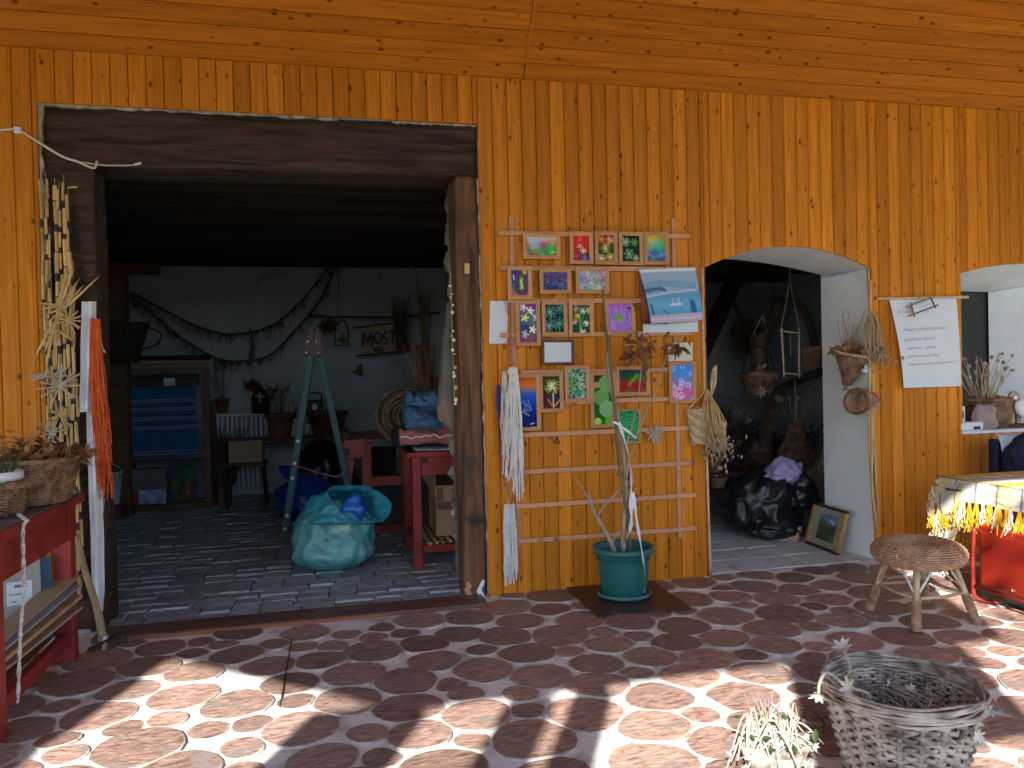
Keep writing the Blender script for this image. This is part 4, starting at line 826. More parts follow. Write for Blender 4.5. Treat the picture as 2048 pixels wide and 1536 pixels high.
def straw_bunch(name, label, c, d, L, n, seed, mat, wd=.25):
    g = random.Random(seed); c = Vector(c); d = Vector(d).normalized(); t = thing(name, label, 'ornament', c); b = MB()
    for i in range(n):
        for s_ in (1, -1):
            e = (d*s_+Vector((g.gauss(0, wd), g.uniform(-.25, .05), g.gauss(0, wd)))).normalized(); b.leaf(c, e, L*g.uniform(.6, 1.1), .014, (0, -1, 0), g.uniform(-.05, .15))
    b.build('straws', mat, t); b = MB(); b.tube([c+Vector((.014*math.cos(a*.7), .008*math.sin(a*.7)-.012, .004*math.sin(a*.7))) for a in range(10)], .004, 5, True); b.build('binding', m_string, t)
straw_bunch('straw_bow', 'long straw bow tied slantwise across the reed strings', wl(112, 635, -.075), (.35, 0, 1), .34, 9, 3, m_straw, .16); straw_bunch('straw_tuft', 'fanned straw tuft sticking out over the upper reed strings', wl(133, 612, -.08), (.7, 0, .7), .16, 7, 4, m_straw, .4)
straw_bunch('raffia_knot', 'knotted raffia bow tied on the reed strings against the boards', wl(100, 752, -.07), (1, 0, .05), .12, 8, 5, m_strawg, .35)
for px, py, r_, n, mt, lab in ((138, 640, .085, 14, m_straw, 'golden straw star beside the straw bow'), (120, 772, .135, 13, m_strawg, 'large grey straw star hanging in the middle of the reed strings'), (118, 830, .10, 11, m_straw, 'small straw star hanging under the large grey star'), (104, 865, .09, 9, m_strawg, 'pale straw star just above the leaf basket')):
    t = thing('straw_star', lab, 'ornament', wl(px, py, -.08)); b = MB(); star(b, wl(px, py, -.08), r_, n, .0042, px); b.build('straws', mt, t); b = MB(); b.tube([wl(px, py-22, -.06), wl(px, py, -.08)], .0012, 4); b.build('thread', m_string, t)
b = MB(); b.tube([wl(107, 655, -.085), wl(148, 683, -.085)], .0075, 7); tag(b.build('loose_reed', m_reed, None, True), 'single loose reed lying slantwise across the reed strings', 'reed')
b = MB(); b.tube([wl(136, 375, -.05), wl(154, 374, -.09)], .006, 6); tag(b.build('wooden_peg', m_reed, None, True), 'short wooden peg sticking out at the top of the reed strings', 'peg')
# white cloth and orange yarn on the inner side of the post
t = thing('cloth_strip', 'long folded white cloth strip hanging from the door post to the floor', 'cloth', wl(178, 610, -.02)); b = MB()
def drape(b, pts, wd, y, folds, seed, dep=.02):
    P_ = catmull([wl(px, py, y) for px, py in pts], 6); n = len(P_)
    b.add([q+Vector((lerp(-1, 1, k/12)*wd(i/(n-1)), -dep*math.cos(k/12*math.pi*folds+i*.05+seed)+.004*math.sin(i*.9+k), 0)) for i, q in enumerate(P_) for k in range(13)], [[i*13+k, i*13+k+1, (i+1)*13+k+1, (i+1)*13+k] for i in range(n-1) for k in range(12)])
drape(b, [(178, 603), (176, 700), (174, 790), (173, 824)], lambda t_: .036, -.035, 3, 0); drape(b, [(185, 790), (188, 900), (191, 1000), (194, 1100), (196, 1190), (197, 1225)], lambda t_: .036-.014*max(0, t_-.7)/.3, -.02, 2.5, 1); b.build('folds', m_cloth, t, True)
t = thing('orange_yarn', 'thick hank of orange yarn hanging beside the white cloth strip', 'yarn', wl(190, 640, -.06)); q = wl(191, 638, -.06)
b = MB(); hank(b, q, 1.12, .036, 80, .0032, 3, .03, .7, .014, .35, .025); b.build('strands', m_yarno, t); b = MB(); b.tube([wl(183, 615, -.03), wl(188, 628, -.05), q], .004, 5); b.tube(catmull([wl(196, 650, -.06), wl(204, 690, -.07), wl(211, 705, -.07), wl(205, 700, -.06)], 4), .002, 4); b.build('tie', m_yarnc, t)
b = MB(); b.tube([wl(207, 850, -.06), wl(212, 880, -.06), wl(213, 900, -.06)], .004, 4).tube([wl(207, 850, -.06), wl(217, 872, -.06)], .004, 4).tube(catmull([wl(205, 900, -.05), wl(203, 960, -.05), wl(208, 1000, -.05), wl(204, 1040, -.05)], 4), .003, 4); tag(b.build('loose_fibre', m_strawg), 'thin loose straw fibre dangling below the orange yarn', 'fibre')

# ================================================================ red workbench with baskets
BX, BZ = -1.395, .922
t = thing('red_workbench', 'long dusty red painted workbench along the left wall', 'workbench', (-1.7, -1.1, 0))
MB().bx(-2.25, BX, -1.62, -.40, BZ-.045, BZ, .006).build('table_top', [m_dusty], t); MB().bx(BX-.001, BX+.012, -1.618, -.402, BZ-.047, BZ-.004, .002).build('edge_strip', m_red, t)
MB().bx(BX-.055, BX-.02, -1.60, -.46, BZ-.235, BZ-.0465, .003).build('apron', m_red, t)
for y in (-.53, -1.52): MB().bx(BX-.11, BX-.018, y-.05, y+.04, .012, BZ-.2355 if False else BZ-.048, .006).build('leg', m_red, t)
MB().bx(BX-.09, BX-.04, -1.5, -.5, .10, .175, .006).build('stretcher', m_red, t); [MB().bx(-2.22, -2.13, y, y+.09, .012, BZ-.048, .006).build('leg', m_red, t) for y in (-.58, -1.57)]; MB().bx(-2.2, BX-.115, -1.5, -.55, .16, .185, .002).build('shelf_board', m_brown, t)
def leaves_in(parent, c, rx, ry, h, n, mat, seed, L=.07, name='dry_leaves'):
    g = random.Random(seed); b = MB(); c = Vector(c)
    for i in range(n):
        a = g.uniform(0, 6.3); s_ = math.sqrt(g.random()); p = c+Vector((rx*s_*math.cos(a), ry*s_*math.sin(a), h*g.random()*(1.2-s_*.7))); b.leaf(p, (g.gauss(0, 1), g.gauss(0, 1), g.gauss(.2, .7)), L*g.uniform(.5, 1.3), L*g.uniform(.3, .6), (g.gauss(0, 1), g.gauss(0, 1), 1), g.uniform(-.3, .8), 3)
    return b.build(name, mat, parent, True)
q = fl(78, 1018, BZ); bc = Vector((q.x-.10, q.y+.22, BZ+.002))
w1 = wicker_basket('leaf_basket', 'large brown wicker basket heaped with dry leaves on the red workbench', bc, .17, .235, .235, 24, 30, .0052, m_wickd, .95, 1.15, seed=3); leaves_in(w1, bc+Vector((0, 0, .19)), .2, .24, .13, 260, m_leafo, 5); leaves_in(w1, bc+Vector((.02, 0, .2)), .2, .24, .1, 120, m_leafd, 6, .08)
b = MB(); bh = MB(); spray(b, bh, bc+Vector((-.02, -.05, .2)), 16, .22, .8, 3, 'leafy', .02); b.build('twigs', m_stem, w1); bh.build('brittle_leaves', m_leafo, w1)
q = fl(133, 996, BZ); bc2 = Vector((q.x-.035, q.y+.07, BZ+.002)); w2 = wicker_basket('flower_basket', 'narrow flared wicker basket with a dried flower head next to the leaf basket', bc2, .045, .072, .22, 22, 14, .0045, m_wick, seed=4); b = MB(); b.tube([bc2+Vector((0, 0, .2)), bc2+Vector((.05, .0, .27)), bc2+Vector((.13, -.01, .25))], .005, 5); b.build('flower_stem', m_stem, w2); leaves_in(w2, bc2+Vector((.13, -.01, .215)), .045, .045, .07, 70, m_leafo, 9, .035, 'flower_head')
q = fl(4, 1040, BZ); bc3 = Vector((q.x-.05, q.y+.10, BZ+.002)); w3 = wicker_basket('small_basket', 'small square-woven basket holding a white pot at the bench corner', bc3, .085, .115, .15, 10, 14, .0085, m_wickd, seed=6)
pt_ = thing('white_pot', 'white plastic pot with a green tufted plant in the small basket', 'plant pot', bc3+Vector((0, 0, .02))); MB().lathe([(.07, .01), (.095, .17), (.108, .175), (.108, .215), (.10, .215), (.092, .18)], bc3, 28, cap=False).build('pot', m_wplas, pt_, True); b = MB(); spray(b, MB(), bc3+Vector((0, 0, .17)), 50, .15, .8, 2, 'none', rad=.0025); b.build('grass_tuft', m_gfol, pt_); MB().lathe([(.001, .18), (.092, .18)], bc3, 20).build('soil', m_soil, pt_)
t = thing('cord', 'white braided cord hanging over the edge of the red workbench', 'cord', (BX+.02, -1.2, .3)); b = MB(); p0 = fl(0, 1021, BZ+.012); p1 = fl(52, 1040, BZ+.012)
for k in range(2): b.tube([q+Vector((.004*math.sin(i*.9+k*math.pi), .004*math.cos(i*.9+k*math.pi), .004*math.sin(i*.9+k*math.pi))) for i, q in enumerate(catmull([p0+Vector((-.3, -.1, 0)), p0, p1, Vector((BX+.022, p1.y, BZ-.03)), Vector((BX+.024, p1.y-.02, BZ-.3)), Vector((BX+.02, p1.y-.06, .45)), Vector((BX+.01, p1.y-.09, .14))], 14))], .0055, 5)
b.build('strands', m_rope, t)
# things on the bench's lower shelf
def leaning(name, label, cat, x, y, z, w_, h, th, tilt, yaw, mat, bev=0):
    b = MB(); b.bx(-w_/2, w_/2, -th/2, th/2, 0, h, bev); m_ = Matrix.Rotation(yaw, 3, 'Z') @ Matrix.Rotation(tilt, 3, 'X'); b.v = [tuple(Vector((x, y, z))+m_ @ Vector(v)) for v in b.v]; t = thing(name, label, cat, (x, y, z)); return t, b.build('board', mat, t), m_
t, o, m_ = leaning('blue_folder', 'dark blue board with a grey label sheet leaning under the workbench', 'board', -1.62, -.73, .19, .30, .43, .02, R(-8), R(20), m_blueboard)
b = MB(); b.bx(-.12, .10, -.018, -.0105, .04, .42); b.v = [tuple(Vector((-1.62, -.73, .19))+m_ @ Vector(v)) for v in b.v]; b.build('grey_sheet', M('grey_card', (.36, .33, .30), .8, .08), t)
b = MB(); b.bx(-.055, .06, -.0215, -.0185, .20, .32); b.v = [tuple(Vector((-1.62, -.73, .19))+m_ @ Vector(v)) for v in b.v]; b.build('paper_label', m_white, t)
n_ = m_ @ Vector((0, -1, 0)); ex = m_ @ Vector((1, 0, 0)); ez = m_ @ Vector((0, 0, 1)); O_ = Vector((-1.62, -.73, .19))+n_*.023
text(t, 'AKÁC', O_+ex*-.02+ez*.29, .022, m_ink, 'lettering', 0, ex, ez, .001); text(t, 'Termék', O_+ex*-.045+ez*.25, .018, m_ink, 'lettering', 0, ex, ez); text(t, '1 kg', O_+ex*-.04+ez*.215, .016, m_ink, 'lettering', 0, ex, ez)
for i, (z, mt, lab, rz, th) in enumerate(((.20, m_card, 'lowest flat piece of cardboard sticking out under the workbench', .1, .012), (.225, m_handle, 'pale split plank lying on the cardboard under the workbench', .16, .02), (.25, M('grey_paper', (.35, .36, .4), .8), 'grey folded sheet on the plank under the workbench', .05, .006), (.27, m_card, 'topmost piece of cardboard under the workbench', .2, .008))):
    b = MB(); b.bar((-1.66, -1.45, z), (-1.47+i*.012, -.58+i*.02, z+.12+.03*i), .24-.04*i, th); tag(b.build('flat_offcut', mt), lab, 'offcut')
# hammer leaning on the post
t = thing('sledge_hammer', 'long-handled rusty hammer leaning on the dark door post', 'hammer', fl(212, 1300)); h0 = wl(208, 1290, -.36); h1 = wl(152, 1068, -.13)
MB().tube(catmull([h0, h0.lerp(h1, .3)+Vector((.012, 0, 0)), h0.lerp(h1, .65), h1], 6), [.024]*6+[.021]*6+[.019]*7, 9, flat=.75).build('handle', m_handle, t, True)
hd = wl(214, 1292, -.36); MB().bar(hd+Vector((-.075, -.06, -.03)), hd+Vector((.085, .05, .02)), .07, .085, bev=.012).build('hammer_head', m_rust, t); MB().bar(hd+Vector((-.015, -.04, -.055)), hd+Vector((.005, -.055, .03)), .02, .03).build('wedge', M('raw_wedge', (.55, .38, .24), .7), t); MB().tube([h0+Vector((-.002, 0, .035)), h0+Vector((-.004, 0, .055))], .029, 9).build('ferrule', m_steel, t)
# ================================================================ the left room
BW = 5.53
# loom
LY = 4.62; A = wl(235, 1020, LY); B_ = wl(425, 1010, LY); top = wl(330, 735, LY).z; lx0, lx1 = A.x, B_.x
t = thing('weaving_loom', 'upright wooden loom holding a blue striped woven cloth against the back wall', 'loom', ((lx0+lx1)/2, LY, 0))
for x in (lx0+.05, lx1-.04):
    MB().bx(x-.04, x+.04, LY-.03, LY+.03, .03, top-.02, .006).build('upright', m_loom, t); MB().bx(x-.03, x+.03, LY+.55, LY+.62, .03, top*.75, .006).build('rear_upright', m_loom, t)
MB().bx(lx0-.02, lx1+.03, LY-.06, LY+.06, .03, .10, .008).build('foot_rail', m_loom, t); MB().bx(lx0, lx1, LY-.04, LY+.04, top-.02, top+.05, .008).build('top_beam', M('loom_top', (.25, .12, .05), .6), t)
MB().tube([(lx0-.03, LY+.05, top+.12), (lx1+.02, LY+.05, top+.11)], .03, 8).build('warp_roller', m_black, t)
z0, z1 = wl(330, 915, LY).z, wl(330, 775, LY).z; cx0, cx1 = wl(262, 850, LY).x, wl(397, 850, LY).x
cl = MB(); cl.grid(lambda u, v: Vector((lerp(cx0, cx1, u), LY-.07-.015*math.sin(v*3)-.004*math.sin(u*14), lerp(z0, z1, v))), 20, 24); co = cl.build('woven_cloth', m_weave, t, True)
for v in (.06, .10, .42, .45, .55, .58, .68, .71, .80, .83): zz = lerp(z0, z1, v); MB().bx(cx0, cx1, LY-.092, LY-.0885, zz-.006, zz+.006).build('stripe', m_stripe, co)
b = MB()
for i in range(34): x = lerp(cx0, cx1, i/33); b.tube([(x, LY-.07, z1), (x, LY-.01, top-.02)], .003, 3)
b.build('warp_threads', M('warp', (.25, .22, .14), .9), t); MB().bx(cx0-.02, cx1+.02, LY-.05, LY+.02, z1+.01, z1+.16).build('reed_comb', m_black, t)
for x in (lerp(cx0, cx1, .52), ): q = MB().bx(x-.005, x+.12, LY-.055, LY-.051, z1+.02, z1+.11).build('paper_scrap', m_white, t)
MB().bx(cx0-.05, cx1+.1, LY-.06, LY, z0-.02, z0+.06, .01).build('cloth_beam', M('beam_w', (.2, .1, .05), .6), t)
# box with dark picture and a sheet leaning under the loom
q0, q1 = wl(262, 940, LY-.25), wl(333, 1007, LY-.25); t = thing('picture_box', 'grey box with a pale printed picture on its lower half under the loom', 'box', (q0.x, LY-.25, .1)); MB().bx(q0.x, q1.x, LY-.25, LY-.1, q1.z, q0.z, .004).build('box_body', M('box_grey', (.16, .13, .12), .8), t)
MB().bx(lerp(q0.x, q1.x, .2), q1.x-.003, LY-.254, LY-.2505, q1.z+.004, lerp(q1.z, q0.z, .42)).build('printed_panel', M('print', (.30, .36, .5), .5, .7, 9), t); MB().bx(q0.x+.003, lerp(q0.x, q1.x, .19), LY-.253, LY-.2505, q1.z+.004, lerp(q1.z, q0.z, .36)).build('red_panel', m_red, t)
q0, q1 = wl(338, 925, LY-.02), wl(395, 1003, LY-.02); t = thing('painted_board', 'mottled green board with an orange flower leaning behind the picture box', 'board', (q0.x, LY, .1)); p = Paint(40, 44, 5); p.grad([(.06, .09, .08), (.05, .08, .08), (.06, .06, .05)]).noise(.08, 40, .15); p.flower(.6, .72, .2, 11, (.3, .1, .03), .02); p.disc(.6, .72, .06, (.3, .2, .15)); p.stroke([(.25, .5), (.6, .1)], .01, (.02, .03, .04)); canvas_obj('board_face', t, p.a, (q0.x, LY-.02, q0.z), (q1.x-q0.x, 0, 0), (0, .0, q1.z-q0.z), m_paint)
# white bucket left of the loom, wicker hanging from the post
q = wl(218, 1000, LY-.3); t = thing('white_bucket', 'pale bucket standing left of the loom', 'bucket', (q.x, LY-.3, 0)); MB().lathe([(.11, .01), (.15, .36), (.16, .36), (.16, .38), (.14, .38)], (q.x, LY-.3, .16), 20, cap=False).build('bucket_body', m_ivory, t, True); MB().tube([(q.x+.15*math.cos(a_/8*math.pi), LY-.33, .53+.1*math.sin(a_/8*math.pi)) for a_ in range(9)], .005, 4).build('handle', m_steel, t); MB().bx(q.x-.18, q.x+.18, LY-.5, LY-.1, .015, .16).build('bucket_stand', m_brown, t)
q = wl(245, 690, 4.2); t = wicker_basket('hanging_basket', 'big dark wicker basket with a handle hanging on the inner timber post', Vector((q.x, 4.2, q.z-.2)), .14, .26, .42, 16, 22, .011, M('wicker_black', (.05, .03, .02), .8, .4, 12), seed=8); b = MB(); b.tube(catmull([Vector((q.x+.24, 4.15, q.z+.2)), Vector((q.x+.42, 4.1, q.z+.12)), Vector((q.x+.38, 4.1, q.z)), Vector((q.x+.22, 4.15, q.z-.05))], 5), .012, 6); b.build('handle', m_twig, t)
# radiator, low tables, chairs and pots along the back wall
def radiator(x0, x1, z0, z1, label):
    t = thing('radiator', label, 'radiator', ((x0+x1)/2, BW-.1, z0)); n = int((x1-x0)/.055)
    for i in range(n): x = x0+(i+.5)*(x1-x0)/n; MB().bx(x-.02, x+.02, BW-.17, BW-.06, z0, z1-.02, .01).build('fin', m_ivory, t)
    MB().bx(x0, x1, BW-.19, BW-.04, z1-.019, z1+.02, .006).build('top_grille', m_ivory, t); MB().tube([(x1+.03, BW-.1, z0), (x1+.03, BW-.1, z0-.25)], .012, 6).build('pipe', m_steel, t)
q0, q1 = wl(424, 830, BW), wl(542, 988, BW); radiator(q0.x, q1.x, .12, q0.z, 'long cream radiator under the back wall beside the loom'); q0, q1 = wl(600, 850, BW), wl(660, 960, BW); radiator(q0.x, q1.x, .12, wl(600, 850, BW).z, 'short cream radiator behind the green stepladder')
q0, q1 = wl(436, 880, 4.9), wl(690, 875, 4.9); t = thing('low_table', 'long dark table along the back wall carrying flower pots', 'table', ((q0.x+q1.x)/2, 4.9, 0)); MB().bx(q0.x, q1.x, 4.65, 5.2, q0.z-.05, q0.z, .006).build('table_top', m_brown, t); [MB().bx(x-.03, x+.03, y-.03, y+.03, 0.01, q0.z-.051).build('leg', m_brown, t) for x in (q0.x+.05, q1.x-.05) for y in (4.7, 5.15)]; TZ = q0.z
q0, q1 = wl(458, 882, 4.5), wl(526, 922, 4.5); t = thing('cardboard_box', 'plain brown cardboard box on a chair by the back wall', 'box', (q0.x, 4.5, q1.z)); MB().bx(q0.x, q1.x, 4.42, 4.7, q1.z, q0.z, .005).build('box_body', m_card, t); CZ = q1.z
t = thing('chair', 'dark chair with thin legs under the plain cardboard box', 'chair', ((q0.x+q1.x)/2, 4.55, 0)); MB().bx(q0.x-.04, q1.x+.04, 4.36, 4.76, CZ-.045, CZ-.003, .008).build('seat', m_brown, t); [MB().tube([(x, y, CZ-.04), (x+(.03 if x > q0.x+.1 else -.03), y, .015)], .014, 6).build('leg', m_black, t) for x in (q0.x, q1.x) for y in (4.4, 4.72)]
def potplant(px, py0, py1, y, label, mat, flare, n, L, seed, lm=m_twig, grp=None):
    a = wl(px, py1, y); h = wl(px, py0, y).z-a.z; r_ = flare*h; t = thing('flower_pot', label, 'plant pot', (a.x, y, a.z)); MB().lathe([(r_*.62, .004), (r_*.95, h*.85), (r_*1.08, h*.86), (r_*1.08, h), (r_*.95, h)], (a.x, y, a.z), 24, cap=False).build('pot', mat, t, True); MB().lathe([(.001, h*.9), (r_*.95, h*.9)], (a.x, y, a.z), 20).build('soil', m_soil, t); b = MB(); bh = MB(); spray(b, bh, (a.x, y, a.z+h*.9), n, L, .45, seed, 'ear', .016, rad=.003); b.build('dry_stems', lm, t); bh.build('dry_heads', m_leafd, t); return t
potplant(562, 826, 878, 4.95, 'terracotta pot with dry grass left of the green stepladder', m_terra, .55, 26, .45, 3); potplant(655, 822, 878, 4.95, 'wide dark pot behind the legs of the green stepladder', m_brown, .7, 8, .25, 4); potplant(590, 838, 880, 5.05, 'small grey glazed pot beside the terracotta pot', m_ivory, .35, 5, .3, 5)
potplant(446, 796, 826, 5.38, 'small brown vase of dried twigs on the long radiator', m_terra, .45, 10, .55, 6)
q = wl(470, 885, 4.75); t = thing('broom_bundle', 'dark bundle of bristly twigs standing beside the loom', 'bundle', (q.x-.12, 4.75, .3)); b = MB(); spray(b, MB(), (q.x-.1, 4.72, .25), 160, .75, .28, 9, 'none', rad=.005); b.build('twigs', m_twig, t)
# watering can, lantern
q = wl(522, 826, 5.35); t = thing('watering_can', 'dark metal watering can with a long spout on the radiator', 'watering can', (q.x, 5.35, q.z)); k_ = px_at(5.35)
MB().lathe([(.115, 0), (.115, .2), (.10, .24), (.03, .33), (.012, .36)], (q.x, 5.35, q.z), 20).build('can_body', m_black, t, True); MB().tube([(q.x+.08, 5.33, q.z+.12), wl(553, 777, 5.3)], [.022, .016], 7).build('spout', m_black, t); MB().tube(catmull([(q.x, 5.33, q.z+.33), wl(535, 781, 5.3), wl(550, 778, 5.3)], 5), .008, 5).build('brace', m_black, t)
b = MB(); star(b, Vector((q.x, 5.22, q.z+.22)), .07, 4, .012, 3, .1); b.build('star_ornament', m_strawg, t)
q = wl(630, 825, 5.2); t = thing('lantern', 'black lantern with a pale round lamp hanging behind the stepladder', 'lantern', (q.x, 5.2, q.z)); MB().bx(q.x-.10, q.x+.10, 5.15, 5.3, q.z, q.z+.16, .02).build('lantern_body', m_black, t); MB().tube([(q.x-.09, 5.2, q.z+.15), (q.x-.09, 5.2, q.z+.24), (q.x, 5.2, q.z+.265), (q.x+.09, 5.2, q.z+.24), (q.x+.09, 5.2, q.z+.15)], .012, 6).build('handle', m_black, t); MB().ball((q.x, 5.14, q.z+.075), .036, 12, 1, .4, 1.2).build('lens', m_pale, t)
# garlands of dried branches
def garland(pts, label, seed, nl=90, y=5.42):
    g = random.Random(seed); P_ = catmull([wl(px, py, y) for px, py in pts], 8); t = thing('branch_garland', label, 'garland', P_[0]); b = MB(); b.tube(P_, .013, 5); b.build('branch', m_twig, t); lf = MB()
    for i in range(nl):
        q = g.choice(P_); e = q+Vector((g.uniform(-.06, .06), g.uniform(-.06, .02), -g.uniform(.02, .16))); lf.tube([q, q.lerp(e, .5)+Vector((g.uniform(-.02, .02), 0, 0)), e], [.004, .003, .0015], 3)
        if g.random() < .8: [lf.leaf(q.lerp(e, g.random()), (g.gauss(0, 1), -.3, g.uniform(-1, .3)), .055, .018) for _ in range(3)]
    lf.build('dry_sprigs', M('sprig_'+str(seed), (.11, .08, .06), .9, .4, 9), t)
garland([(262, 585), (330, 620), (400, 655), (470, 668), (545, 650), (600, 605), (650, 545), (678, 515)], 'upper garland of dried branches swagged across the back wall', 1, 150); garland([(262, 590), (320, 640), (370, 680), (430, 715), (480, 722), (540, 710), (590, 660), (640, 600), (676, 520)], 'lower garland of dried branches swagged across the back wall', 2, 150)
garland([(500, 655), (505, 690), (500, 720)], 'short dried branch hanging between the two garlands', 3, 26)
# hanging pole with its things
a, c = wl(615, 632, 5.35), wl(880, 625, 5.35); t = thing('hanging_pole', 'long crooked pole hung on two cords across the back wall', 'pole', a); MB().tube(catmull([a, wl(690, 634, 5.35), wl(800, 634, 5.35), c], 6), .016, 7).build('pole', m_twig, t, True); MB().tube([wl(682, 515, 5.35), wl(674, 632, 5.35)], .006, 4).build('cord', m_black, t); MB().tube([wl(828, 515, 5.35), wl(842, 632, 5.35)], .006, 4).build('cord', m_black, t)
sy = 5.30; t = thing('most_sign', 'burlap sign lettered MOST stretched between two sticks', 'sign', wl(765, 700, sy)); s0, s1, s2, s3 = wl(719, 655, sy), wl(790, 645, sy), wl(800, 702, sy), wl(722, 710, sy)
MB().add([s0, s1, s2, s3]+[q+Vector((0, .01, 0)) for q in (s0, s1, s2, s3)], [[0, 1, 2, 3], [7, 6, 5, 4]]+[[i, (i+1) % 4, (i+1) % 4+4, i+4] for i in range(4)]).build('burlap', M('burlap', (.42, .32, .2), .95, .15, 20, bump=.5, bscale=140), t)
b = MB(); b.tube([wl(708, 656, sy-.02), wl(796, 645, sy-.02)], .012, 6); b.build('stick', m_twig, t); b = MB(); b.tube([wl(712, 712, sy-.02), wl(802, 702, sy-.02)], .012, 6); b.build('stick', m_twig, t); MB().tube([wl(751, 634, sy), wl(752, 650, sy)], .008, 4).build('cord', m_black, t)
b = MB(); L_ = lambda pts: b.tube([wl(x, y, sy-.03) for x, y in pts], .013, 6)
L_([(725, 694), (727, 666)]); L_([(727, 666), (735, 684)]); L_([(735, 684), (742, 665)]); L_([(742, 665), (745, 691)]); L_([(746+9*math.cos(a_/3), 676+10*math.sin(a_/3)) if False else (756+8*math.cos(a_/3), 676+10*math.sin(a_/3)) for a_ in range(20)]); L_([(775, 664), (767, 668), (768, 674), (774, 679), (773, 687), (765, 688)]); L_([(779, 663), (796, 660)]); L_([(786, 662), (785, 686)]); L_([(748, 699), (758, 695), (765, 697), (758, 702), (749, 701), (766, 701)]); b.build('painted_letters', m_ink, t)
b = MB(); bh = MB(); q = wl(797, 690, sy-.08); t = thing('brush_broom', 'short whisk broom hanging bristles up over the MOST sign', 'broom', q); spray(b, bh, wl(800, 695, sy-.06), 60, .75, .16, 5, 'none', rad=.006); b.build('bristles', M('whisk', (.09, .06, .035), .9), t); MB().ball(wl(808, 695, sy-.07), .1, 10, 1.1, .5, .5, .3).build('brush_head', m_twig, t, True)
t = thing('arched_frame', 'black wire arch frame with a dried posy hanging from the pole', 'ornament', wl(684, 660, sy)); b = MB(); b.tube([wl(x, y, sy) for x, y in ((670, 690), (670, 665), (672, 652), (678, 643), (684, 640), (690, 643), (695, 652), (697, 668), (697, 690))], .009, 5); b.build('wire', m_black, t); b = MB(); b.bar(wl(669, 691, sy), wl(698, 691, sy), .03, .02); b.build('base_bar', m_black, t); leaves_in(t, wl(684, 678, sy)+Vector((0, 0, -.03)), .05, .02, .08, 30, m_leafd, 4, .05, 'posy')
for px, py, lab, sd, n in ((655, 650, 'dark dried wreath hanging at the left end of the pole', 1, 110), (848, 645, 'tall dried reed bundle hanging at the right end of the pole', 2, 0), (505, 770, 'dried flower heads pinned on the wall above the watering can', 3, 70), (716, 735, 'small dried sprig pinned on the wall below the MOST sign', 4, 26)):
    q = wl(px, py, 5.38); t = thing('dried_bunch', lab, 'dried flowers', q)
    if n: leaves_in(t, q+Vector((0, 0, -.08)), .09 if n > 60 else .04, .05, .17 if n > 60 else .08, n, m_leafd, sd, .07)
    else:
        b = MB(); bh = MB(); spray(b, bh, q+Vector((0, 0, -.3)), 40, .75, .12, 7, 'ear', .014, rad=.005); b.build('stalks', m_stem, t); bh.build('ears', m_leafd, t); MB().bar(wl(843, 690, 5.3), wl(846, 780, 5.3), .16, .06).build('slats', m_twig, t)
# green stepladder
ly = 2.32; ap = wl(627, 700, ly); t = thing('stepladder', 'old green metal stepladder with a maroon hinge and white bolts', 'ladder', (ap.x, ly, 0)); Lb, Rb = wl(567, 1088, ly), wl(717, 1078, ly); Lb.z = .02; Rb.z = .02
for a, c, dy in ((wl(621, 712, ly), Lb, 0), (wl(640, 712, ly), Rb, 0.05)):
    for yy in (0, .42): q0 = a+Vector((0, dy+yy*.8, 0)); q1 = c+Vector((0, dy+yy*1.1, 0)); b = MB(); b.bar(q0, q1, .03, .062, up=(1, 0, 0), bev=.004); b.build('rail', m_teal, t)
for k in range(5):
    q0 = wl(621, 712, ly).lerp(Lb, (k+1)/6); MB().tube([q0, q0+Vector((0, .40, 0))], .016, 7).build('rung', m_teal, t)
for s_, x0, x1 in ((0, 612, 627), (1, 630, 647)):
    b = MB(); b.prism([(wl(px, py, ly).x, wl(px, py, ly).z) for px, py in (((621, 655), (625, 656), (627, 690), (626, 712), (608, 710), (612, 680)) if s_ == 0 else ((633, 656), (637, 655), (643, 680), (648, 710), (630, 712), (629, 690)))], ly-.05, ly-.02); b.build('hinge_plate', m_maroon, t)
for px, py in ((615, 683), (633, 683), (612, 705), (637, 705)): MB().ball(wl(px, py, ly-.055), .012, 8, 1, .4, 1).build('bolt', m_pale, t)
for tt in (.46, .58, .66, .86, .93): q = wl(621, 712, ly-.04).lerp(Lb+Vector((0, -.04, 0)), tt); MB().tube([q+Vector((0, .01, 0)), q+Vector((0, -.008, 0))], .016, 10).build('washer', m_pale, t)
b = MB(); b.tube(catmull([wl(583, 930, ly-.05), wl(600, 934, ly-.02), wl(640, 946, ly), wl(672, 953, ly), wl(690, 947, ly)], 6), .006, 5); b.tube([wl(576, 929, ly-.05), wl(588, 931, ly-.06), wl(582, 926, ly-.05)], .008, 5); b.build('safety_cord', m_pink, t)
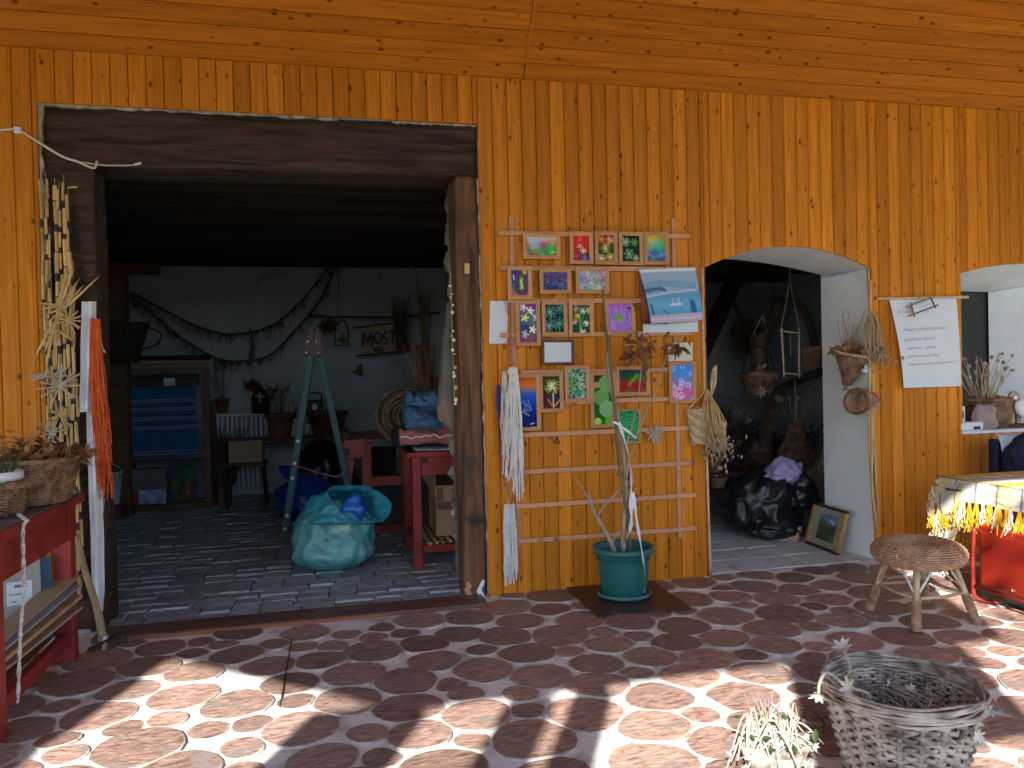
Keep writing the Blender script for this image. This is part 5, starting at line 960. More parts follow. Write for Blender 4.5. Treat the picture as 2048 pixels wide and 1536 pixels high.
# blue bag and turquoise bag, black sack behind
t = thing('blue_bag', 'dark blue plastic sack lying behind the stepladder', 'bag', (wl(612, 1000, 3.2).x, 3.2, 0)); bag('sack', m_bagb, t, (wl(612, 1000, 3.2).x, 3.25, .02), .31, .27, .52, 3, .12, 2.4, .5); b = MB(); q = wl(572, 945, 3.1); b.grid(lambda u, v: q+Vector((.06*math.cos(6.28*u)*(.4+v), .05*math.sin(6.28*u)*(.4+v), .13*v-.06)), 14, 5, True); b.build('tied_ear', m_bagb, t, True)
t = thing('black_sack', 'black sack heaped on the floor behind the blue bag', 'bag', (wl(645, 960, 4.0).x, 4.1, 0)); bag('sack', m_bagk, t, (wl(645, 960, 4.1).x, 4.1, .01), .36, .3, .78, 9, .14, 2.2, .4)
tc = fl(668, 1150); tc = Vector((tc.x, 1.02, .02)); t = thing('turquoise_bag', 'bulging turquoise plastic bag with an open hood on the brick floor', 'bag', tc); bag('sack', m_bagt, t, tc, .305, .26, .56, 5, .085, 1.7, .6, 90, 60)
NK = Vector((tc.x-.02, tc.y, .40)); MO = wl(722, 1012, .86); E1 = Vector((1, .12, -.28)).normalized(); E2 = Vector((-.18, .5, .85)).normalized()
def hood(u, v):
    a_ = 2*math.pi*u; ca, sa = math.cos(a_), math.sin(a_); nk = NK+Vector((.285*ca, .235*sa, -.03*sa)); mo = MO+E1*(.235*ca*(1+.12*math.sin(3*a_)))+E2*((.20 if sa > 0 else .15)*sa*(1+.15*math.sin(2*a_+1))); p = nk.lerp(mo, v)
    f = math.sin(math.pi*min(1, v*1.15)); p += Vector((0, -.035*(sa < 0)*f, .07*f*max(0, sa)))
    n1 = noise.noise(Vector((ca*2.2, sa*2.2, v*2.4)))*.05+abs(noise.noise(Vector((ca*5, sa*5, v*2+7))))*.065-abs(noise.noise(Vector((ca*3+v*4, sa*3, v*3+2))))*.03
    return p+Vector((ca*.8, sa*.8, .5))*n1*(.35+.65*f)
b = MB(); b.grid(hood, 90, 34, True); b.build('open_hood', m_bagt2, t, True); b = MB(); b.ball(MO+Vector((-.05, .07, -.02)), .095, 22, 1, .8, 1, .6); b.build('inner_blue_bag', M('bright_blue_plastic', (.01, .13, .5), .3, .2, 5, spec=.6), t, True)
b = MB(); b.tube([hood(i/60, 1.0) for i in range(60)], .004, 5, True); b.build('hem', m_bagt2, t, True)
# red table with clothes
tx0, tz = wl(812, 905, .88).x, .94; t = thing('red_table', 'red painted table beside the weathered door post, piled with clothes', 'table', (.9, 1.2, 0))
MB().bx(tx0, 1.55, .82, 1.75, tz-.04, tz, .005).build('table_top', m_red, t); MB().bx(tx0+.12, 1.5, .86, .885, tz-.19, tz-.0405, .003).build('drawer_front', m_red, t); q = tx0+.04
for x, y in ((q, .84), (1.45, .84), (q, 1.62), (1.45, 1.62)): MB().bx(x, x+.07, y, y+.07, .018, tz-.041, .005).build('leg', m_red, t)
MB().bx(q+.071, 1.449, .85, .90, .14, .20, .004).build('front_stretcher', m_red, t); MB().bx(q+.02, q+.05, .911, 1.619, .17, .21).build('side_stretcher', m_red, t); MB().bx(tx0+.125, tx0+.165, .853, .8595, tz-.09, tz-.05).build('drawer_slot', m_black, t)
for i in range(11): x = q+.12+i*.055; t2 = thing('cane_tube', ['first', 'second', 'third', 'fourth', 'fifth', 'sixth', 'seventh', 'eighth', 'ninth', 'tenth', 'eleventh'][i]+' hollow cane from the red table leg, lying under the carton', 'cane', (x, .8, .22), 'canes under the cardboard box on the red table'); MB().lathe([(.016, 0), (.017, .4), (.016, .8), (.011, .8), (.011, .0), (.016, 0)], (x, .80+rnd.uniform(0, .07), .222+.004*(i % 2)), 9, cap=False, ax=Matrix.Rotation(R(-90), 3, 'X') @ Matrix.Rotation(R(rnd.uniform(-5, 5)), 3, 'Z')).build('cane', m_reed, t2, True)
cb = thing('cardboard_carton', 'open cardboard carton with brown tape standing on the canes', 'box', (1.0, 1.1, .25)); cx = wl(872, 1000, .95).x; cz0, cz1 = .245, wl(872, 972, .95).z
MB().bx(cx, 1.5, .95, .958, cz0, cz1).build('front_panel', m_card, cb); MB().bx(cx-.001, cx+.006, .959, 1.42, cz0, cz1).build('side_panel', m_card, cb); MB().bx(cx+.007, 1.5, 1.41, 1.418, cz0, cz1+.10).build('back_panel', m_card, cb); MB().bx(cx+.007, 1.49, .959, 1.409, cz0, cz0+.008).build('bottom', m_card, cb); MB().bar((cx, .96, cz1), (cx-.07, 1.4, cz1+.13), .004, .16).build('side_flap', m_card, cb)
q = wl(905, 1010, .94); MB().bx(cx+.005, 1.2, .946, .9495, lerp(cz0, cz1, .52), lerp(cz0, cz1, .68)).build('tape', m_tape, cb); MB().bx(cx+.005, cx+.06, .945, .9455, lerp(cz0, cz1, .7), lerp(cz0, cz1, .98)).build('tape', m_tape, cb); MB().bx(cx+.12, cx+.24, .944, .9455, lerp(cz0, cz1, .40), lerp(cz0, cz1, .50)).build('paper_label', m_white, cb); MB().bx(cx+.14, cx+.3, .946, .9495, cz0, lerp(cz0, cz1, .22)).build('tape', m_tape, cb)
text(cb, 'POSTA', (cx+.13, .944, lerp(cz0, cz1, .86)), .05, m_tape, 'lettering', 0, bold=.002)
def cloth_pile(name, label, mat, x0, x1, y0, y1, z, h, seed, fold=.03, edge=None):
    t = thing(name, label, 'clothes', ((x0+x1)/2, (y0+y1)/2, z)); b = MB()
    def pt(u, v):
        a_ = 2*math.pi*v; cu, sv = math.cos(a_), math.sin(a_); e = .62; sgn = lambda k: (abs(k)**e)*(1 if k > 0 else -1); x = lerp(x0, x1, u); nn = noise.noise(Vector((u*3.2+seed*3, cu*1.1, sv*1.1)))*1.7; n2 = abs(noise.noise(Vector((u*8, cu*2+seed, sv*3))))*1.5; return Vector((x+.02*nn, (y0+y1)/2+(y1-y0)/2*sgn(cu)*(1+.12*nn), z+h/2+h/2*sgn(sv)*(1+.25*nn)-fold*n2*(1 if sv > 0 else .0)))
    b.grid(lambda u, v: pt(u, v), 30, 25); n = len(b.v); b.f += [[j*30 for j in range(24)], [j*30+29 for j in range(24)][::-1]]; b.mi += [0, 0]; b.build('folded_cloth', mat, t, True)
    if edge: b = MB(); b.tube([Vector((lerp(x0, x1, i/24), y0-.01, z+h*(.55+.25*noise.noise(Vector((i*.3, seed, 0)))))) for i in range(25)], .006, 5); b.build('hem', edge, t)
    return t
X = lambda px, y=.9: wl(px, 850, y).x
cloth_pile('white_linen', 'thin folded white linen at the bottom of the clothes pile', m_cloth, X(832), 1.45, .85, 1.3, tz+.002, .035, 1); cloth_pile('navy_fabric', 'dark navy fabric draped over the table edge under the towel', m_navy, X(792), 1.5, .86, 1.45, tz+.03, .16, 2); cloth_pile('rose_towel', 'folded rose towel with pale edging in the clothes pile', m_pink, X(800, .8), X(905, .8), .80, 1.1, tz+.05, .14, 3, .02, m_yarnw); cloth_pile('blue_jeans', 'rumpled blue denim jeans on top of the folded towel', m_denim, X(814), 1.5, .84, 1.4, tz+.15, .25, 4, .08); cloth_pile('denim_jacket', 'pale blue denim folded on top of the clothes pile', M('light_denim', (.08, .18, .32), .9, .35, 12, bump=.6), X(818), X(918, .95), .86, 1.25, tz+.35, .14, 5, .07)
# rope coil and basketry behind the pile
q = wl(812, 830, 1.9); t = thing('rope_coil', 'big coil of brown straw rope behind the clothes pile', 'rope', q); b = MB()
for k in range(13): b.tube([q+Vector((( .08+.02*k)*math.cos(a_/14*6.283)*.85+.02*math.sin(k), -.05+.03*math.sin(k*2.1), (.08+.02*k)*math.sin(a_/14*6.283)*.8+.012*math.cos(k*1.7))) for a_ in range(14)], .016, 6, True)
b.build('coils', M('straw_rope', (.16, .10, .05), .9, .4, 20), t, True)
q = wl(850, 770, 2.1); t = thing('reed_bundle', 'upright bundle of brown reeds standing behind the rope coil', 'bundle', q); b = MB(); bh = MB(); spray(b, bh, q+Vector((0, 0, -.35)), 50, .8, .18, 6, 'none', rad=.007); b.build('reeds', M('brown_reed', (.2, .11, .055), .8, .3), t); q = wl(880, 775, 2.2); b = MB(); b.bx(q.x-.16, q.x+.14, 2.15, 2.4, q.z-.08, q.z+.1, .01); tag(b.build('red_crate', m_redw), 'small red wooden crate behind the clothes pile', 'crate')
# red horizontal loom / warping bench
ry = 2.5; Z = lambda px, py: wl(px, py, ry); t = thing('red_wooden_frame', 'orange-red wooden loom frame with a ratchet head standing behind the bags', 'loom frame', (Z(720, 1000).x, ry, 0))
for px in (732, 812): a = Z(px, 885 if px < 800 else 910); MB().bx(a.x-.05, a.x+.05, ry-.04, ry+.04, .02, a.z, .008).build('post', m_redw, t)
for py in (962, 1058): a = Z(735, py); c = Z(812, py); MB().bx(a.x+.03, c.x-.03, ry-.03, ry+.03, a.z-.055, a.z+.04, .006).build('rail', m_redw, t)
b = MB(); b.prism([(Z(x, y).x, Z(x, y).z) for x, y in ((676, 892), (690, 880), (728, 876), (728, 912), (690, 917), (680, 905))], ry-.09, ry-.045); hdp = b.build('ratchet_head', m_redw, t)
b = MB(); b.prism([(Z(x, y).x, Z(x, y).z) for x, y in ((684, 918), (708, 917), (702, 965), (696, 1000), (690, 970))], ry-.09, ry-.05); b.build('lever', m_redw, t); MB().bx(Z(686, 903).x, Z(699, 903).x, ry-.10, ry-.089, Z(690, 908).z, Z(690, 896).z, .01).build('slot', m_brown, hdp); MB().ball(Z(727, 883)+Vector((0, -.06, 0)), .022, 8, 1, .5, 1).build('bolt', m_steel, t); b = MB(); b.tube([Z(690, 878)+Vector((0, -.02, 0)), Z(690, 878)+Vector((.0, .9, 0))], .06, 9); b.build('roller', m_brown, t, True)
b = MB(); b.bx(Z(690, 900).x, Z(850, 900).x, ry+.75, ry+.82, Z(760, 880).z-.05, Z(760, 880).z+.04); b.build('rear_rail', m_brown, t); b = MB(); b.bx(Z(745, 900).x, Z(800, 900).x, ry+.5, ry+.54, .5, .8); b.build('inner_panel', m_dark, t)
# plastic bag and shell string at the post
q = wl(893, 812, .12); t = thing('clear_bag', 'clear plastic bag of coloured wool hanging beside the door post', 'bag', (q.x, .3, q.z)); qy = .34; c = wl(893, 870, qy)
b = MB(); b.grid(lambda u, v: Vector((wl(902, 800, qy).x+.0+(lerp(.015, .105, min(1, v*1.3)) if v < .8 else .105*math.cos((v-.8)/.2*1.5))*math.cos(6.28*u)*(1+.12*noise.noise(Vector((u*6, v*5, 1)))), qy+lerp(.01, .08, v)*math.sin(6.28*u), lerp(wl(893, 605, qy).z, wl(893, 868, qy).z, v))), 30, 30, True); b.build('bag_skin', m_bagc, t, True)
b = MB(); b.ball(Vector((wl(900, 820, qy).x, qy, wl(893, 828, qy).z)), .085, 16, 1, .7, 1.25, .3); b.build('wool', M('mixed_wool', (.55, .5, .15), .9, .5, 14, col2=(.6, .2, .15)), t, True)
t = thing('shell_string', 'string of small shells hanging from the door post', 'shell string', wl(903, 545, -.04)); b = MB(); b.tube([wl(901, 540, -.05), wl(903, 620, -.05), wl(906, 720, -.05), wl(909, 800, -.05)], .0022, 4); b.build('thread', m_straw, t); g = random.Random(3)
for py in (572, 588, 595, 610, 625, 662, 672, 680, 700, 708, 735, 745, 752, 775, 800, 808): b = MB(); b.ball(wl(903+(py-600)*.03+g.uniform(-4, 4), py, -.055), g.uniform(.008, .015), 7, 1, .6, g.uniform(.6, 1.3), .3); b.build('shell', m_wickl if g.random() < .5 else m_ivory, t, True)
t = thing('paint_brush', 'flat paint brush nailed high on the weathered door post', 'brush', wl(934, 545, -.04)); MB().bar(wl(934, 547, -.045), wl(934, 577, -.045), .022, .008).build('handle', m_brown, t); MB().bar(wl(934, 527, -.045), wl(934, 547, -.045), .034, .012).build('bristles', m_straw, t)
# ================================================================ round the arched doorway
def cane(b, pts, r_, n=8):
    P_ = catmull(pts, 8); L = len(P_); b.tube(P_, [r_*(1.14 if i % 9 == 4 else 1) for i in range(L)], n)
for k, (pts, r_, lab) in enumerate((([(1736, 535), (1744, 700), (1748, 880), (1757, 1062)], .0125, 'thicker pale cane standing along the right edge of the arched doorway'), ([(1741, 560), (1740, 720), (1739, 880), (1749, 1050)], .0105, 'thinner bowed cane beside the thick one at the arched doorway'), ([(1738, 760), (1744, 850), (1744, 960), (1753, 1056)], .010, 'short cane tied in front of the two long canes'))):
    b = MB(); cane(b, [wl(x, y, -.035-.02*k) for x, y in pts], r_); tag(b.build('garden_cane', m_reed, None, True), lab, 'cane', 'canes at the arched doorway')
b = MB(); cane(b, [wl(1404, 535, -.02), wl(1407, 700, -.02), wl(1413, 900, -.02), wl(1421, 1148, -.02)], .009); tag(b.build('garden_cane', m_wickl, None, True), 'slender pale cane nailed up the left edge of the arched doorway', 'cane', 'canes at the arched doorway')
# cone basket with dried flowers on the white reveal
cy_ = .12; c = wl(1692, 775, cy_); t = thing('cone_basket', 'cone-shaped brown straw basket full of dried flowers on the white door reveal', 'basket', c); top = wl(1700, 705, cy_); hh = top.z-c.z
ax = Matrix.Rotation(R(6), 3, 'Y') @ Matrix.Rotation(R(14), 3, 'X'); b = MB(); weave(b, c, lambda z: .018+.135*(max(z, 0)/hh)**1.25, .02, hh, 18, 16, .0065, 1, .8, ax=ax, seed=4); b.build('woven_cone', m_wickd, t, True); b = MB(); braid(b, c, .155, hh, .007, 50, 1, .8, 14, ax); b.build('rim', m_wick, t, True); b = MB(); hank(b, c+Vector((0, 0, .03)), .06, .02, 12, .004, 3); b.build('tail', m_stem, t)
leaves_in(t, top+Vector((-.02, 0, -.02)), .12, .09, .10, 130, m_leafo, 5, .06, 'dried_petals'); b = MB(); bh = MB(); spray(b, bh, top+Vector((0, 0, -.05)), 16, .42, .55, 7, 'ear', .009, (.12, -.1, 0), .003); b.build('stalks', m_stem, t); bh.build('ears', m_wick, t); q = wl(1731, 738, -.02); MB().bx(q.x-.022, q.x+.022, -.03, -.027, q.z-.03, q.z+.03, rot=Matrix.Rotation(R(20), 3, 'Y')).build('price_tag', m_white, t)
q = wl(1742, 620, -.06); t = thing('dried_bouquet', 'bundle of dried stalks hanging heads down from the canes', 'dried flowers', q); b = MB(); hank(b, q, .36, .075, 46, .0024, 6, .05, .12, .012, .2, .02); b.build('stalks', m_stem, t); bh = MB(); g = random.Random(5)
for i in range(110): bh.ball(q+Vector((g.gauss(.03, .06), g.gauss(-.03, .035), -.37+g.gauss(0, .055))), g.uniform(.006, .013), 5, 1, 1, 1.6, .3)
bh.build('flower_heads', m_flow, t)
# plaited basket hung open side out
c = wl(1722, 806, .0); t = thing('plaited_basket', 'small plaited splint basket hung sideways below the cone basket', 'basket', c); ax = Matrix.Rotation(R(-82), 3, 'Y') @ Matrix.Rotation(R(10), 3, 'X'); b = MB(); c0 = c+Vector((.055, -.02, 0))
for s_ in (1, -1):
    for k in range(15): b.tube([c0+ax @ Vector(((.082+.012*(z/5))*math.cos(2*math.pi*(k/15+s_*z*.045))+(.003*s_*(1 if z % 2 else -1)), (.105+.012*(z/5))*math.sin(2*math.pi*(k/15+s_*z*.045)), .13*z/6)) for z in range(7)], .0095, 4, False, .3)
b.build('splints', m_wick, t); b = MB(); b.lathe([(.001, .004), (.088, .004), (.09, .01)], c0, 20, 1, 1.25, ax=ax); b.build('base', m_wick, t); b = MB(); braid(b, c0, .096, .13, .006, 40, 1, 1.25, 10, ax); b.build('rim', m_wickd, t, True)
# two small woven bags and a dried bunch at the left edge
for (px, py, w_, h, rz, lab, sd) in ((1399, 850, .165, .26, -.14, 'larger pale woven straw bag hanging at the left edge of the arch', 1), (1438, 872, .09, .22, .1, 'small pale woven straw bag hanging behind the dried bunch', 2)):
    c = wl(px, py, -.055 if sd == 1 else .02); t = thing('straw_bag', lab, 'bag', c); M_ = Matrix.Rotation(rz, 3, 'Y'); b = MB()
    for i in range(int(h/.012)):
        z = -h/2+i*.0125; b.tube([c+M_ @ Vector((w_/2*math.cos(a_/10*math.pi)*(1+.03*math.sin(a_*2.1+i*math.pi)), .035*math.sin(a_/10*math.pi)+.004*math.cos(a_*math.pi+i*math.pi)-.0, z+.006*math.sin(a_*math.pi/2+i))) for a_ in range(20)], .0068, 4, True)
    b.build('woven_body', m_wickl, t, True); q = wl(1414, 778, -.05); b = MB(); b.tube([c+M_ @ Vector((-w_*.4, 0, h/2)), q, c+M_ @ Vector((w_*.4, -.02, h/2))], .005, 5); b.build('handle', m_straw, t)
q = wl(1415, 780, -.075); t = thing('dried_bunch', 'bunch of dried stalks with knobbly heads hanging between the two straw bags', 'dried flowers', q); b = MB(); hank(b, q, .42, .085, 60, .0026, 8, .05, .08, .01, .15, .05); b.build('stalks', m_straw, t); bh = MB(); g = random.Random(8)
for i in range(130): bh.ball(q+Vector((g.gauss(.07, .065), g.gauss(-.03, .03), -.40+g.gauss(0, .06)-.04*g.random())), g.uniform(.006, .013), 5, 1, 1, 1.5, .3)
bh.build('flower_heads', m_flow, t); t = thing('raffia_loop', 'pale raffia loops hanging above the straw bags', 'raffia', wl(1428, 760, -.03)); b = MB()
for k in range(4): b.tube(catmull([wl(1422, 790, -.05), wl(1422+k*2, 755, -.05), wl(1428+k*1.5, 736-k*2, -.05), wl(1430+k, 760, -.05), wl(1424, 792, -.05)], 5), .0028, 4)
b.build('loops', m_wickl, t)
# ================================================================ the arched room
bc = Vector((3.86, 1.12, .01)); t = thing('black_bag', 'large shiny black refuse bag standing inside the arched doorway', 'bag', bc); bag('sack', m_bagk, t, bc, .36, .30, .62, 4, .13, 1.5, .55, 110, 70); bag('side_fold', m_bagk, t, bc+Vector((.2, -.12, .2)), .22, .18, .42, 8, .16, 1.6, .4, 70, 50); bag('low_fold', m_bagk, t, bc+Vector((-.02, -.2, -.0)), .28, .16, .26, 6, .16, 1.6, .3, 70, 34)
c = wl(1566, 948, .98); t = thing('lilac_bag', 'lilac plastic bag stuffed in the mouth of the black bag', 'bag', c-Vector((0, 0, .1))); bag('sack', m_bagl, t, c-Vector((0, 0, .10)), .15, .12, .25, 7, .16, 2.6, .35); b = MB(); q = wl(1600, 932, .98); b.ball(q, .025, 8, 1, 1, 1.6, .5); b.build('tied_knot', m_bagl, t, True)
t = thing('spilled_cloth', 'crumpled pale pink and blue cloth at the foot of the black bag', 'cloth', wl(1585, 1070, .75)); c = fl(1587, 1078, .02); b = MB(); b.ball(c+Vector((0, 0, .05)), .075, 16, 1, .7, .85, .7); b.build('pink_cloth', M('pink_cloth', (.55, .32, .24), .9, .2), t, True); b = MB(); b.ball(c+Vector((-.09, .03, .07)), .07, 16, .9, .6, 1.2, .7); b.build('blue_cloth', m_cloud, t, True)
# framed landscape leaning on the reveal
q = [wl(1654, 1005, .42), wl(1711, 1021, .16), fl(1690, 1108, .012), fl(1626, 1083, .012)]
q[0] = q[3]+(q[1]-q[2]); q = [p+Vector((-.075, -.03, 0)) for p in q]
t = thing('leaning_painting', 'gilt framed landscape painting leaning against the white door reveal', 'painting', q[3]); P_ = lambda u, v: (q[0].lerp(q[1], u)).lerp(q[3].lerp(q[2], u), v); nrm = (q[2]-q[3]).cross(q[0]-q[3]).normalized(); nrm = nrm if (CAM-q[3]).dot(nrm) > 0 else -nrm
def fr(u0, u1, v0, v1, d): 
    c_ = [P_(u0, v0), P_(u1, v0), P_(u1, v1), P_(u0, v1)]; return MB().add([p for p in c_]+[p+nrm*d for p in c_], [[0, 1, 2, 3], [4, 5, 6, 7]]+[[i, (i+1) % 4, (i+1) % 4+4, i+4] for i in range(4)])
m_gilt = M('gilt', (.45, .28, .09), .4, .2, 9); m_fdark = M('dark_frame', (.05, .025, .012), .4)
fr(0, 1, 0, .055, .03).build('frame_top', m_fdark, t); fr(0, 1, .945, 1, .03).build('frame_bottom', m_fdark, t); fr(0, .07, .056, .944, .03).build('frame_side', m_gilt, t); fr(.93, 1, .056, .944, .03).build('frame_side', m_gilt, t); fr(.071, .929, .056, .944, .006).build('mount', M('mount_grey', (.36, .33, .27), .8), t)
p = Paint(34, 44, 6); p.grad([(.1, .2, .35), (.2, .3, .4), (.12, .1, .05), (.05, .1, .03), (.05, .1, .08), (.03, .06, .1)]).noise(.08, 30, .12); p.disc(.5, .22, .06, (.6, .65, .7)); p.disc(.6, .27, .05, (.6, .65, .7)); [p.stroke([(.05+.05*i, .15+.02*i), (.1+.06*i, .8)], .02, (.06+.02*(i % 3), .14, .03)) for i in range(5)]
o = canvas_obj('canvas', t, p.a, (0, 0, 0), (0, 0, 0), (0, 0, 0), m_paint); i = 0
for v in range(44):
    for u in range(34): o.data.vertices[i].co = P_(lerp(.23, .77, u/33), lerp(.2, .8, v/43))+nrm*.008-t.location; i += 1
# shelf bench with small things
sy0, sy1 = 2.0, 2.6; a = wl(1425, 948, sy0); SZ = a.z; t = thing('low_shelf', 'low dark two-tier shelf crowded with dried flowers and baskets', 'shelf', (3.6, 2.3, 0)); MB().bx(2.75, 4.75, sy0, sy1, SZ-.04, SZ, .006).build('upper_board', m_brown, t); z2 = wl(1425, 980, sy0).z; MB().bx(2.75, 4.75, sy0, sy1, z2-.035, z2, .006).build('lower_board', m_brown, t); [MB().bx(x, x+.05, y, y+.05, .02, SZ-.041).build('leg', m_brown, t) for x in (2.8, 3.7, 4.65) for y in (sy0+.02, sy1-.08)]
def bask(px, py, y, r_, h, lab, sd, mat=m_wick, lv=0):
    a = wl(px, py, y); t = wicker_basket('small_basket', lab, Vector((a.x, y, a.z+.002)), r_*.75, r_, h, max(6, int(h/.014)), 14, .006, mat, seed=sd)
    if lv: leaves_in(t, Vector((a.x, y, a.z+h*.9)), r_*.9, r_*.9, h*.5, lv, m_flow, sd, .05)
    return t
bask(1428, 945, 2.15, .07, .16, 'upright brown basket at the left end of the upper shelf', 3); bask(1487, 974, 2.12, .085, .11, 'pale round basket on the lower shelf beside the black bag', 4, m_wickl); bask(1436, 976, 2.12, .08, .10, 'cream box-like basket at the left end of the lower shelf', 5, m_wickl); bask(1520, 918, 2.4, .13, .10, 'shallow basket of mauve dried petals on the upper shelf', 6, m_wickd, 60); bask(1450, 935, 2.45, .10, .09, 'flat tray basket of dry leaves on the upper shelf', 7, m_wickd, 40)
c = wl(1513, 895, 2.4); t = thing('mauve_bag', 'mauve paper-like bundle in the petal basket', 'bundle', c); b = MB(); b.ball(c+Vector((0, 0, .0)), .09, 16, 1, .8, .9, .5); b.build('bundle', M('mauve', (.18, .09, .17), .8, .3, 8), t, True)
c = wl(1463, 940, 2.1); t = thing('glass_bottle', 'thin dark violet bottle on the upper shelf', 'bottle', c); MB().lathe([(.03, 0), (.032, .12), (.012, .16), (.012, .22)], c, 14).build('bottle', M('violet_glass', (.03, .02, .06), .15), t, True)
# wicker floor vase with lotus pods
c = wl(1592, 915, 1.75); c.z = max(.02, c.z-.1); t = thing('wicker_vase', 'big brown wicker vase holding lotus pods behind the black bag', 'vase', c); hh = wl(1592, 845, 1.75).z-c.z
b = MB(); weave(b, c, lambda z: .17-.02*(z/hh) if z < hh*.45 else lerp(.155, .07, (z-hh*.45)/(hh*.3)) if z < hh*.75 else .07, .0, hh, 30, 20, .0075, seed=5); b.build('woven_body', m_wickd, t, True); b = MB(); braid(b, c, .074, hh, .008, 40); b.build('rim', m_wickd, t, True)
b = MB(); bh = MB()
for px, py, r_ in ((1558, 797, .045), (1578, 795, .02), (1594, 795, .028), (1608, 796, .035), (1619, 779, .038), (1618, 808, .045), (1611, 786, .022)):
    e = wl(px, py, 1.7); b.tube([c+Vector((0, 0, hh*.9)), c.lerp(e, .75)+Vector((0, 0, .05)), e], .005, 5); bh.lathe([(r_*.3, -r_), (r_*.8, -.2*r_), (r_*1.05, 0), (r_*.9, .006), (r_*.5, -.004), (.002, .004)], e, 12, ax=Matrix.Rotation(R(45), 3, 'X'))
b.tube([c+Vector((0, 0, hh*.8)), wl(1590, 762, 1.7)], [.014, .009], 6); b.build('stems', m_stem, t); bh.build('lotus_pods', m_flow, t, True)
# driftwood trunk and hanging things
yy = 2.35; t = thing('driftwood_trunk', 'crooked bare driftwood trunk rising behind the shelf', 'trunk', fl(1530, 1000)); b = MB(); b.tube(catmull([wl(1522, 960, yy), wl(1530, 880, yy), wl(1540, 800, yy), (wl(1528, 740, yy)), wl(1520, 690, yy), wl(1545, 640, yy), wl(1560, 600, yy)], 6), [.10, .1, .095, .09, .085, .08, .075, .07, .07, .065, .06], 10); b.tube(catmull([wl(1540, 800, yy), wl(1575, 770, yy), wl(1625, 750, yy), wl(1650, 740, yy)], 6), .05, 8); b.tube(catmull([wl(1560, 600, yy), wl(1600, 610, yy), wl(1622, 660, yy), wl(1632, 720, yy)], 6), .04, 8); b.build('wood', M('driftwood', (.12, .075, .05), .85, .4, 6, bump=.5), t, True)
hf = 1.05; t = thing('stick_mobile', 'pale hanging frame of four sticks inside the arched room', 'ornament', wl(1585, 700, hf)); b0 = lambda p0, p1, r_: MB().tube([wl(*p0, hf), wl(*p1, hf)], r_, 7).build('stick', m_wickl, t, True); b0((1563, 655), (1568, 754), .010); b0((1598, 657), (1598, 755), .010); b0((1560, 662), (1602, 667), .007); b0((1565, 746), (1604, 750), .007); b = MB(); b.tube([wl(1580, 665, hf), wl(1581, 712, hf)], .0025, 4); b.tube([wl(1563, 655, hf), wl(1580, 560, hf)], .002, 4); b.tube([wl(1598, 657, hf), wl(1580, 560, hf)], .002, 4); b.tube([wl(1580, 560, hf), wl(1580, 500, hf)], .002, 4); b.build('thread', m_string, t)
hy = 1.6; c = wl(1518, 790, hy); t = wicker_basket('hanging_planter', 'dark round hanging basket of dried flowers with a hoop handle', Vector((c.x, hy, c.z)), .10, .17, .20, 14, 16, .008, m_wickd, seed=9); b = MB(); b.tube([Vector((c.x+.17*math.cos(a_/12*math.pi), hy, c.z+.2+.28*math.sin(a_/12*math.pi))) for a_ in range(13)], .008, 6); b.build('hoop_handle', m_black, t); leaves_in(t, Vector((c.x, hy-.05, c.z+.17)), .13, .12, .09, 60, m_flow, 4, .07); b = MB(); 
for k in range(7): b.leaf(wl(1521, 783, hy-.2), (math.cos(k*.9), -.5, math.sin(k*.9)), .07, .028, (0, -1, 0))
b.build('straw_flower', m_flow, t); b = MB(); b.tube([wl(1505, 745, hy-.15), wl(1525, 750, hy-.15), wl(1548, 750, hy-.15)], .005, 5); b.build('twig', m_wickl, t)
c = wl(1519, 740, 1.75); t = thing('hanging_tube', 'long brown bark tube hung on two threads', 'ornament', c); b = MB(); b.lathe([(.085, 0), (.08, .12), (.085, .24), (.09, .36)], Vector((c.x, 1.75, c.z)), 14); b.build('bark', m_brown, t, True); b = MB(); q = wl(1525, 630, 1.75); b.tube([Vector((c.x-.08, 1.72, c.z+.36)), q], .0025, 4); b.tube([Vector((c.x+.08, 1.72, c.z+.36)), q], .0025, 4); b.build('thread', m_string, t)
# dark lute-like basket and tall basket
c = wl(1492, 672, 3.0); t = thing('wall_basket', 'round dark woven pan with a long handle on the back wall', 'basket', c); b = MB(); braid(b, c, .17, 0, .02, 40, 1, 1, 8, Matrix.Rotation(R(90), 3, 'X')); b.build('ring', m_twig, t, True); b = MB(); b.tube([wl(1492, 660, 3.0), wl(1468, 610, 3.0)], .028, 6); b.build('handle', m_twig, t); MB().lathe([(.002, .05), (.16, .0), (.17, .01)], c, 22, ax=Matrix.Rotation(R(90), 3, 'X')).build('pan', M('pan_dark', (.035, .025, .02), .9), t, True)
c = wl(1625, 735, 1.7); t = wicker_basket('tall_basket', 'tall brown basket hanging high beside the white reveal', Vector((c.x, 1.7, c.z)), .07, .10, .20, 14, 14, .007, m_wick, seed=3)
t = thing('dark_foliage', 'dark mass of dried foliage heaped at the back of the shelf', 'dried plants', (3.35, 2.6, SZ)); g = random.Random(2); bs = MB(); bh = MB()
for px, py, n, L in ((1440, 905, 40, .7), (1475, 900, 40, .55), (1510, 890, 30, .45), (1545, 900, 30, .4), (1430, 860, 20, .55), (1625, 880, 12, .4)): spray(bs, bh, wl(px, py+25, 2.55), n, L, .5, px, 'leafy', .03, rad=.004)
bs.build('stalks', m_twig, t); bh.build('leaves', M('dark_dry_leaf', (.085, .06, .04), .8, .5, 12), t)
